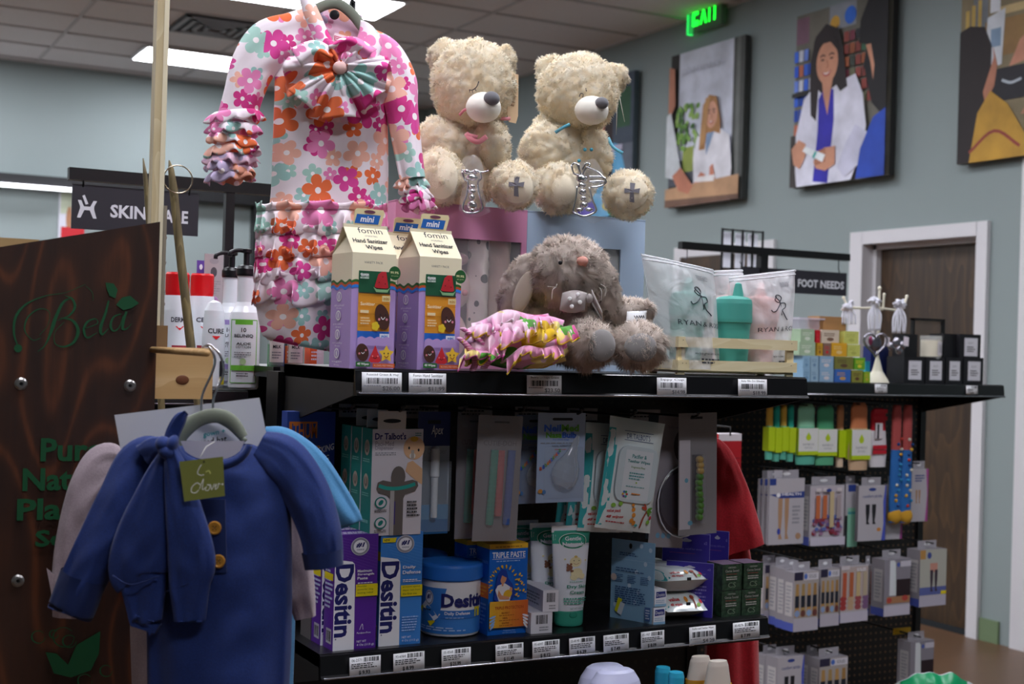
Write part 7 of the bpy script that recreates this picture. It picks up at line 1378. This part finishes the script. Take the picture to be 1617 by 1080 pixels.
b = MB(); b.lathe([(r - .002, 0), (r, .003), (r, .082)], C('#eef0f0', .04, alpha=.22, coat=.5), 32, cap=False); b.lathe([(.001, 0), (r - .002, 0), (r - .003, .006)], C('#cdd4d4', .05, alpha=.5), 28, cap=False); b.build('glass', t); b = MB(); b.lathe([(r - .003, .008), (r - .003, .066), (.002, .066)], C('#efe6cc', .4), 32); b.build('wax', t); b = MB(); d = Dec(b, (0, 0, 0), (1, 0, 0), (0, 0, 1), .03, .05, fn=lambda u, v, e: V(((r + e) * math.sin(math.radians(-8 + u * 60)), -(r + e) * math.cos(math.radians(-8 + u * 60)), .012 + v * .05)), e=.0003); d.rect(0, 0, 1, 1, C('#d4cfd4')); d.fine(.15, .2, .85, .8, 5, GREYL); b.build('label', t)
a = pY(1441, 560, RY + .14); c = pY(1491, 560, RY + .14); zt = pY(1466, 503, RY + .14).z; b = MB(); [b.box(*q_, RY + .14, RY + .155, *z_, BK) for q_, z_ in (((a.x, c.x), (zt - .008, zt)), ((a.x, a.x + .008), (cz - .002, zt)), ((c.x - .008, c.x), (cz - .002, zt)), ((a.x, c.x), (cz - .002, cz + .006)))]; b.box(a.x + .008, c.x - .008, RY + .15, RY + .152, cz, zt - .008, C('#6a6058', .1, alpha=.25)); tag(b.build('picture_frame'), 'black frame standing behind the candle glass', 'frame'); b = MB(); b.box(a.x - .02, c.x + .03, RY + .125, RY + .175, RZ_, cz - .003, C('#121216')); tag(b.build('display_riser'), 'black riser under the frame behind the candle boxes', 'riser')
# ornament stand with ribbons and hearts
q = pY(1385, 596, RY + .06); X0 = q.x; Yo = RY + .06; zt = pY(1384, 455, Yo).z; IV = C('#ddd8c4', .45)
t = thing('ornament_stand', 'ivory ornament stand with three arms on the far shelf', 'ornament stand', (X0, Yo, RZ_)); b = MB(); b.lathe([(.042, 0), (.036, .012), (.018, .04), (.009, .075), (.005, .09), (.0045, zt - RZ_)], IV, 24); b.ell((0, 0, zt - RZ_), (.007, .007, .008), IV, 10); b.build('base', t)
arm_z = pY(1384, 486, Yo).z
for px, pyy in ((1332, 470), (1396, 465), (1432, 468)): p = pY(px, pyy, Yo); b = MB(); b.tube(spline([(0, 0, arm_z - RZ_), ((p.x - X0) * .5, 0, arm_z - RZ_ - .004), ((p.x - X0) * .85, 0, arm_z - RZ_), (p.x - X0, 0, p.z - RZ_)], 5), .004, IV, 8); b.ell((p.x - X0, 0, p.z - RZ_), (.006, .006, .006), IV, 8); b.build('arm', t)
RW = C('#e4e4ee', .6, sheen=.3)
for lab, px, y0, y1, orn in (('white tulle ribbon cluster on the left arm of the ornament stand', 1340, 478, 512, None), ('white ribbon cluster with a silver heart in the middle', 1381, 472, 522, 1), ('white ribbon cluster with a silver ornament at the right arm', 1420, 476, 526, 2)):
    vw = View(px, y0, (pY(px, y0, Yo - .02) - EO).dot(Fw)); t = thing('ribbon_ornament', lab, 'ornament', vw.w, vw.rz, 'ribbon ornaments'); L = vw.L; rd = random.Random(px); b = MB()
    for i in range(16): a_ = rd.uniform(0, 2 * PI); r_ = rd.uniform(5, 13); c0 = L(px, y0 + 6, 0); e_ = L(px + r_ * math.cos(a_), y0 + 6 + r_ * .7 * math.sin(a_), rd.uniform(-.015, .015)); ribbon(b, [c0, c0.lerp(e_, .6) + V((0, -.01, .006)), e_], .012, RW)
    b.build('bow', t, solid=.0006); b = MB()
    for i in range(6): x = px - 9 + i * 3.6; ribbon(b, [L(px, y0 + 8, 0), L(x, (y0 + y1) / 2, -.004 * (i % 2)), L(x + rd.uniform(-2, 2), y1, 0)], .007, RW)
    b.build('ribbon_tail', t, solid=.0005)
    if orn:
        SV = C('#a9a6b0', .18, .9); cx_, cy_ = (1382, 542) if orn == 1 else (1416, 540); b = MB()
        if orn == 1:
            P = [L(cx_ + 1.15 * 16 * math.sin(a_) ** 3, cy_ - 1.25 * (13 * math.cos(a_) - 5 * math.cos(2 * a_) - 2 * math.cos(3 * a_) - math.cos(4 * a_)), -.004) for a_ in [i / 30 * 2 * PI for i in range(31)]]; b.tube(P, .0045, SV, 8, False); b.ell(L(cx_, cy_, -.002), (.022, .006, .028), C('#8a8894', .2, .9), 16); b.ell(L(cx_ - 8, cy_ - 4, -.006), (.008, .004, .016), C('#8a3a5a', .3, .6), 10)
        else:
            for q_ in ((-12, 8, .012), (0, 2, .016), (11, 6, .012), (4, 14, .013)): b.ell(L(cx_ + q_[0] * .8, cy_ + q_[1] * .9, -.002), (q_[2], .006, q_[2] * 1.3), SV, 14)
        b.build('metal_charm', t)
        if orn == 2:
            for dx in (-16, 14): b = MB(); P = [L(cx_ + dx - 4, cy_ - 9, -.01), L(cx_ + dx + 4, cy_ - 7, -.01), L(cx_ + dx + 3, cy_ + 7, -.01), L(cx_ + dx - 5, cy_ + 5, -.01)]; b.poly(P[::-1], C('#d8cfd8', .5)); b.build('price_tag', t, solid=.0008)
for lab, x0, x1, yt, yb, col, dY in (('navy blue box behind the silver charms', 1374, 1402, 545, 600, '#1c2a6a', .14), ('cyan edged box behind the ornament stand', 1366, 1373, 566, 598, '#2a9ab8', .10)): rbox(lab, x0, x1, yt, yb, dY, col, None, RZ_, D=.04, grp=None, name='gift_carton')

# ---- socks and hosiery on hooks
def hook2(px, py, Yf): q_ = pY(px, py, Yf); b = MB(); b.tube([(q_.x, RB, q_.z), (q_.x, Yf, q_.z)], .003, BK, 6); b.build('peg_hook', rg)
LIME = C('#b4cc1c', .5); TL = C('#1f9a88', .8)
def sock(label, x0, x1, yt, yb, Y, toe, body, paint=None, grp='green banded sock pairs', band=True):
    A_ = pY(x0, yb, Y); B_ = pY(x1, yb, Y); H = pY((x0 + x1) / 2, yt, Y).z - A_.z; W = B_.x - A_.x; t = thing('sock_pair', label, 'socks', (A_.x, Y, A_.z), 0, grp); b = MB()
    def fn(u, v): a_ = u * 2 * PI; r_ = (.5 + .06 * math.sin(v * 6)) * (1 - max(0, v - .88) ** 2 * 28); return V((W / 2 + W * r_ * math.cos(a_) * .96, .014 + .012 * math.sin(a_), H * v))
    b.grid(lambda u, v: fn(u, v * .62), 20, 12, C(body, .85), True); b.grid(lambda u, v: fn(u, .62 + .38 * v), 20, 10, C(toe, .85), True); b.build('sock', t)
    if band:
        b = MB(); b.box(-.001, W + .001, -.002, .03, H * .16, H * .60, LIME); d = Dec(b, (-.001, -.002, H * .16), (1, 0, 0), (0, 0, 1), W + .002, H * .44)
        if W > .045: d.rect(.0, .14, 1, 1, C('#dcdcd8')); d.ell(.5, .66, .13, .12, LIME, 14); d.poly([(.38, .7), (.5, .86), (.62, .7)], LIME); d.txt('BAMBOO', .22, .36, .8, .44, GREYL, False); d.txt('SOCKS', .3, .24, .7, .31, GREYL, False)
        b.build('paper_band', t)
    return t
for i, x in enumerate((1213, 1224, 1235, 1246)): sock('green banded sock pair seen edge on, %s from the left' % ('first', 'second', 'third', 'fourth')[i], x, x + 9, 640, 726 + (i % 2) * 3, 3.58 - i * .004, '#1f9a88' if i % 2 else '#c8a040', '#5aae98')
sock('mint sock pair with a green band and orange spots', 1260, 1290, 638, 734, 3.57, '#8cc8a8', '#5aae98'); sock('green sock pair with a band, next to the mint pair', 1291, 1320, 640, 735, 3.57, '#4a9a70', '#5aa880'); sock('orange tipped sock pair seen edge on', 1324, 1334, 640, 738, 3.59, '#c88a60', '#d8c0a8'); sock('tan sock pair with an orange and teal toe', 1344, 1373, 636, 743, 3.56, '#c87a50', '#c8a888')
b = sock('red and white striped sock on a card', 1376, 1402, 645, 738, 3.58, '#c02030', '#d8d4d8', grp=None, band=False); c = MB(); A_ = pY(1376, 738, 3.58); 
for i, v_ in enumerate((.22, .3, .78, .9)): c.box(.004, .066, -.002, .0, .21 * v_, .21 * v_ + .014, C('#b81c2c', .7))
c.box(.012, .045, -.003, -.001, .10, .155, C('#d8d0d4', .5)); c.box(.02, .028, -.004, -.002, .1, .15, INK); c.build('stripe', b)
for x0, nm in ((1408, 'left'), (1425, 'right')):
    t = sock('%s of two long blue patterned socks with yellow toes' % nm, x0, x0 + 16, 640, 826, 3.56, '#a84a48', '#2a6ab0', grp='long blue patterned socks', band=False); W = .052; c = MB(); rd = random.Random(x0)
    for i in range(14): z = .06 + i * .018; c.ell((W * rd.uniform(.3, .8), .001, z), (.008, .003, .006), C(rd.choice(('#1c3f7c', '#c8c8b8', '#2f86b8', '#b83a30', '#d8a83a')), .8), 8)
    c.build('pattern_patch', t); c = MB(); c.ell((W * .5, .014, .022), (W * .6, .018, .03), C('#c8962a', .85), 16); c.build('toe', t)
def legs(d, u0, u1, v0, v1, cc, bare=False):
    for k in (0, 1):
        x = u0 + (u1 - u0) * (.12 + .44 * k); w_ = (u1 - u0) * .3; d.poly([(x, v1), (x + w_, v1), (x + w_ * .95, v0 + (v1 - v0) * .55), (x + w_ * .7, v0 + (v1 - v0) * .14), (x + w_ * 1.05, v0), (x + w_ * .2, v0), (x + w_ * .25, v0 + (v1 - v0) * .15), (x + w_ * .05, v0 + (v1 - v0) * .6)], cc)
def pack(label, x0, x1, yt, yb, Y, D, style, grp, rz=0., name='hosiery_pack'):
    A_ = pY(x0, yb, Y); B_ = pY(x1, yb, Y); H = pY((x0 + x1) / 2, yt, Y).z - pY((x0 + x1) / 2, yb, Y).z; W = B_.x - A_.x
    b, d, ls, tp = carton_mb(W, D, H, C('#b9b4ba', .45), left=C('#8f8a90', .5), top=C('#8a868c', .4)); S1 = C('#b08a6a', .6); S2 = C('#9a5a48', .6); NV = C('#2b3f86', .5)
    if D > .02: ls.rect(.2, .25, .85, .82, C('#b9b4b4')); ls.rect(0, .0, 1, .14, C('#4a58a8')); ls.fine(.3, .3, .8, .78, 8, GREYL)
    if style == 'leg': d.poly([(0, .76), (1, .80), (1, .70), (.3, .70)], NV); d.rect(.0, .9, .18, 1, NV); legs(d, .2, .62, .08, .70, S1); d.fine(.66, .3, .9, .6, 5, GREYL); d.txt('HEALTH', .36, .74, .9, .78, WBOX); d.ell(.25, .75, .06, .035, WBOX, 12); d.ell(.84, .12, .08, .05, S1, 10); d.ell(.28, .2, .05, .05, C('#3a4aa8'), 8)
    if style == 'pattern':
        d.rect(.04, .16, .96, .97, C('#bdb4bc')); rd = random.Random(3)
        for i in range(60): d.ell(rd.uniform(.1, .9), rd.uniform(.18, .48), .06, .035, C(rd.choice(('#6a5a90', '#8a3a50', '#5a6aa8', '#a07a98', '#903038'))), 7)
        for u in (.14, .34, .74): d.rect(u, .45, u + .12, .84, C('#c06a40' if u < .5 else '#a89a9c')); d.rect(u, .9, u + .14, .96, C('#d8cfd0'))
        d.rect(.54, .3, .66, .9, C('#c8b48c')); d.ell(.5, .92, .08, .03, NV, 12); d.rect(0, 0, 1, .14, C('#c9c2d0'))
    if style == 'black': legs(d, .2, .72, .30, .66, C('#1c1c22')); d.ell(.5, .93, .14, .03, NV, 14); d.txt('comfort stride', .15, .78, .85, .84, NV, False); d.poly([(.86, 0), (.93, .3), (.9, .7), (.97, 1), (1, 1), (1, 0)], C('#4a58b8')); d.ell(.76, .2, .08, .035, C('#c8843a'), 10)
    if style == 'green': d.rect(0, 0, .2, .5, INK); d.rect(.2, 0, 1, .62, C('#8cc4a8')); d.rect(.2, .52, 1, .56, C('#4a9a9c')); d.rect(.2, .88, .8, .99, NV)
    if style == 'small': legs(d, .2, .6, .35, .6, S1); d.poly([(.85, 0), (.95, .5), (.85, 1), (1, 1), (1, 0)], C('#a84a90')); d.fine(.2, .75, .8, .9, 3, NV)
    if style == 'crowd':
        d.rect(0, .22, 1, 1, C('#a8a09c')); d.rect(.4, .86, 1, .98, C('#d0ccd4')); d.ell(.47, .92, .07, .05, C('#4a70c0'), 12); d.txt('SOLES', .6, .89, .9, .95, GREYL); d.rect(0, .86, .36, 1, C('#2a2640')); 
        for i in range(4): x = .04 + i * .24; d.poly([(x, .24), (x + .2, .24), (x + .15, .8), (x + .04, .8)], C(('#b08850', '#a88a58', '#b8905a', '#a07a48')[i])); d.rect(x + .01, .4, x + .17, .6, C('#1c2230')); d.ell(x + .1, .3, .1, .06, C(('#8aa0c8', '#6a4038', '#8aa8d0', '#6a3a38')[i]), 10)
        d.rect(0, 0, 1, .2, C('#b8b2be'))
    if style == 'pairs':
        d.rect(0, .2, 1, .97, C('#b8a8a4')); [d.ell(.1 + .27 * (i % 4), .26 + .08 * (i // 4), .12, .05, C(('#a03a3a', '#7a5a80', '#9a4a50', '#c0a080')[(i * 7) % 4]), 9) for i in range(12)]; [d.rect(.06 + i * .25, .45, .2 + i * .25, .88, C(('#b8583a', '#b0603c', '#c8b080', '#b8a890')[i])) for i in range(4)]; d.rect(.0, .93, .3, 1, C('#d0c8cc')); d.txt('SOLES', .55, .89, .9, .95, WBOX); d.rect(0, 0, 1, .18, C('#c2bccb'))
    if style == 'white': d.rect(0, .2, 1, 1, C('#8a8690')); d.poly([(.12, .36), (.3, .36), (.3, .95), (.42, .95), (.46, .36), (.30, .36), (.24, .6), (.16, .95)], C('#d4dcdc')); d.rect(.2, .36, .38, .98, C('#d8dce0')); d.rect(.46, .28, 1, .64, C('#2a1c22')); d.rect(.1, .22, 1, .34, C('#a87a58')); d.ell(.2, .28, .1, .05, C('#b0443c'), 10); d.ell(.8, .3, .12, .05, C('#b0443c'), 10); d.ell(.52, .9, .06, .04, C('#4a60b0'), 10); d.rect(.6, .86, 1, .96, C('#c8c4d0')); d.rect(0, 0, 1, .18, C('#c2bccb'))
    if style == 'girl': d.rect(0, .2, 1, 1, C('#b4b4aa')); d.rect(0, .2, 1, .34, C('#5a64a0')); d.rect(.38, .6, .66, .76, C('#c89080')); legs(d, .34, .72, .26, .64, C('#3a2c3c')); d.rect(0, .84, .2, 1, C('#b88a4a')); d.ell(.34, .9, .08, .06, C('#3a4a90'), 12); d.rect(0, 0, 1, .18, C('#b8b4c4')); d.rect(.8, .2, 1, .26, YLW)
    tb = Dec(b, (0, D * .5, H), (1, 0, 0), (0, 0, 1), W, .03); b.box(W * .15, W * .85, D * .5, D * .5 + .001, H, H + .028, C('#c2bec6', .1, alpha=.55)); tb.ell(.5, .5, .12, .18, C('#e6e6ea', .2), 8)
    t = thing(name, label, 'hosiery pack', (A_.x, Y, A_.z), rz, grp); b.build('box', t, bev=.0008); return t
g2 = 'hosiery packs in the second hanging row'; g3 = 'hosiery boxes in the third hanging row'; g4 = 'hosiery boxes in the lowest row'
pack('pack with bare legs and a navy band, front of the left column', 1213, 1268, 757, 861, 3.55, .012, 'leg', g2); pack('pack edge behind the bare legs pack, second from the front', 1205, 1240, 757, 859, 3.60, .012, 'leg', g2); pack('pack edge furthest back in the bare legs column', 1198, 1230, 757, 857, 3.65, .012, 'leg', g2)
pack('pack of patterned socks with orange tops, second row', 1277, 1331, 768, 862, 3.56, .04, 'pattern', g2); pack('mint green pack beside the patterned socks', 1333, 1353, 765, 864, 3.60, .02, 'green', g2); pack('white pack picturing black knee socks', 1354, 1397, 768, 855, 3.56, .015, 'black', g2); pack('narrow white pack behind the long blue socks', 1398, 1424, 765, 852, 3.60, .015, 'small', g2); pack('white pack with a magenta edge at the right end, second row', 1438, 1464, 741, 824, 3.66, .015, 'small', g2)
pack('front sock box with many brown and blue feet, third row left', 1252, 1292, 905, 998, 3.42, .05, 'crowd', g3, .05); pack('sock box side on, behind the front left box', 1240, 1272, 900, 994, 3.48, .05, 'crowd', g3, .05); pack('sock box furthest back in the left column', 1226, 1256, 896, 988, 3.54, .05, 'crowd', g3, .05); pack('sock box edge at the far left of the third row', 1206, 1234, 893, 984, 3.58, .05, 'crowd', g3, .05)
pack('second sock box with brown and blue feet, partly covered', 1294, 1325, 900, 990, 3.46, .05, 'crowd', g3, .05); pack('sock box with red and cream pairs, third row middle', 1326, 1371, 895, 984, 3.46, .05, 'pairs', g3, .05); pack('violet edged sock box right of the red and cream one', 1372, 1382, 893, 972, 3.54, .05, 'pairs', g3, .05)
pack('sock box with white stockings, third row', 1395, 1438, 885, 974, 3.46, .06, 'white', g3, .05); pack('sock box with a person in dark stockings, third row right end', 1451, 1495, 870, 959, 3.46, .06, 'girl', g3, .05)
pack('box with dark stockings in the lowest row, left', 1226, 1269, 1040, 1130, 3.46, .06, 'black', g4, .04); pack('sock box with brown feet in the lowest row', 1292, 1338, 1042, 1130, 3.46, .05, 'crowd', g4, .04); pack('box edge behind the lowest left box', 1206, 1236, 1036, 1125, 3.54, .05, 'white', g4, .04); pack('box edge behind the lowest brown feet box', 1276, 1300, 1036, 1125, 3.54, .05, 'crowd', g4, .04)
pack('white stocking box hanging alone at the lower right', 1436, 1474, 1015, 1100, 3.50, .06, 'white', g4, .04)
c = MB(); a = pY(1411, 998, 3.6); e_ = pY(1438, 990, 3.6); c.box(a.x, e_.x, 3.6, 3.602, a.z - .01, a.z + .012, C('#d8a81c', .5)); tag(c.build('yellow_shelf_tag'), 'yellow tag above the lone white stocking box', 'tag')
for px, py, Yf in ((1245, 742, 3.53), (1306, 750, 3.55), (1376, 752, 3.55), (1452, 732, 3.6), (1275, 640, 3.55), (1305, 640, 3.55), (1358, 638, 3.55), (1388, 640, 3.56), (1425, 636, 3.55), (1268, 885, 3.42), (1346, 882, 3.46), (1416, 872, 3.46), (1474, 858, 3.46), (1246, 1030, 3.46), (1314, 1030, 3.46), (1454, 1006, 3.5)): hook2(px, py, Yf)
b = MB(); a = pY(1133, 765, 3.3); e_ = pY(1169, 765, 3.3); zt = pY(1150, 685, 3.3).z; b.box(a.x, e_.x, 3.3, 3.34, a.z, zt, C('#a81a24', .5), mt=C('#d0c8cc')); d = Dec(b, (a.x, 3.3, a.z), (1, 0, 0), (0, 0, 1), e_.x - a.x, zt - a.z); d.rect(0, .86, 1, 1, C('#cfc8cc')); [d.rect(.05, .1 + i * .1, .95, .13 + i * .1, C('#8a1420')) for i in range(5)]; tag(b.build('red_box'), 'red box with a pale lid hanging behind the red garment', 'carton')
b = MB(); b.tube([((a.x + e_.x) / 2, RB, zt + .02), ((a.x + e_.x) / 2, 3.3, zt + .02), ((a.x + e_.x) / 2, 3.3, zt - .005)], .003, BK, 6); b.build('peg_hook', rg)
# green and white bag at the lower right
vw = View(1470, 1075, 4.1); t = thing('plastic_bag', 'green and white plastic bag at the lower right corner', 'bag', vw.w, vw.rz); L = vw.L
b = MB(); WHB = C('#c9ced0', .3); GB_ = C('#0f8a56', .3)
def bag(u, v): x = 1400 + 150 * u; y = 1250 - v * (188 - 30 * abs(2 * u - 1) ** 2.5) + 5 * noise.noise(V((u * 8, v * 5, 1))); return x, y
b.grid(lambda u, v: L(*bag(u, v), -.10 * math.sin(PI * u) * (1 - v ** 3) + .01 * noise.noise(V((u * 9, v * 9, 4)))), 30, 24, WHB); b.grid(lambda u, v: L(*bag(u, v), .10 * math.sin(PI * u) * (1 - v ** 3)), 20, 16, WHB, flip=True); b.build('bag_body', t)
b = MB(); b.grid(lambda u, v: L(bag(.14 + .7 * u, .86 + .14 * v)[0], bag(.14 + .7 * u, .86 + .14 * v)[1], -.10 * math.sin(PI * (.14 + .7 * u)) * (1 - (.86 + .14 * v) ** 3) - .006 + .01 * noise.noise(V(((.14 + .7 * u) * 9, (.86 + .14 * v) * 9, 4)))), 24, 6, GB_); b.build('green_print', t)
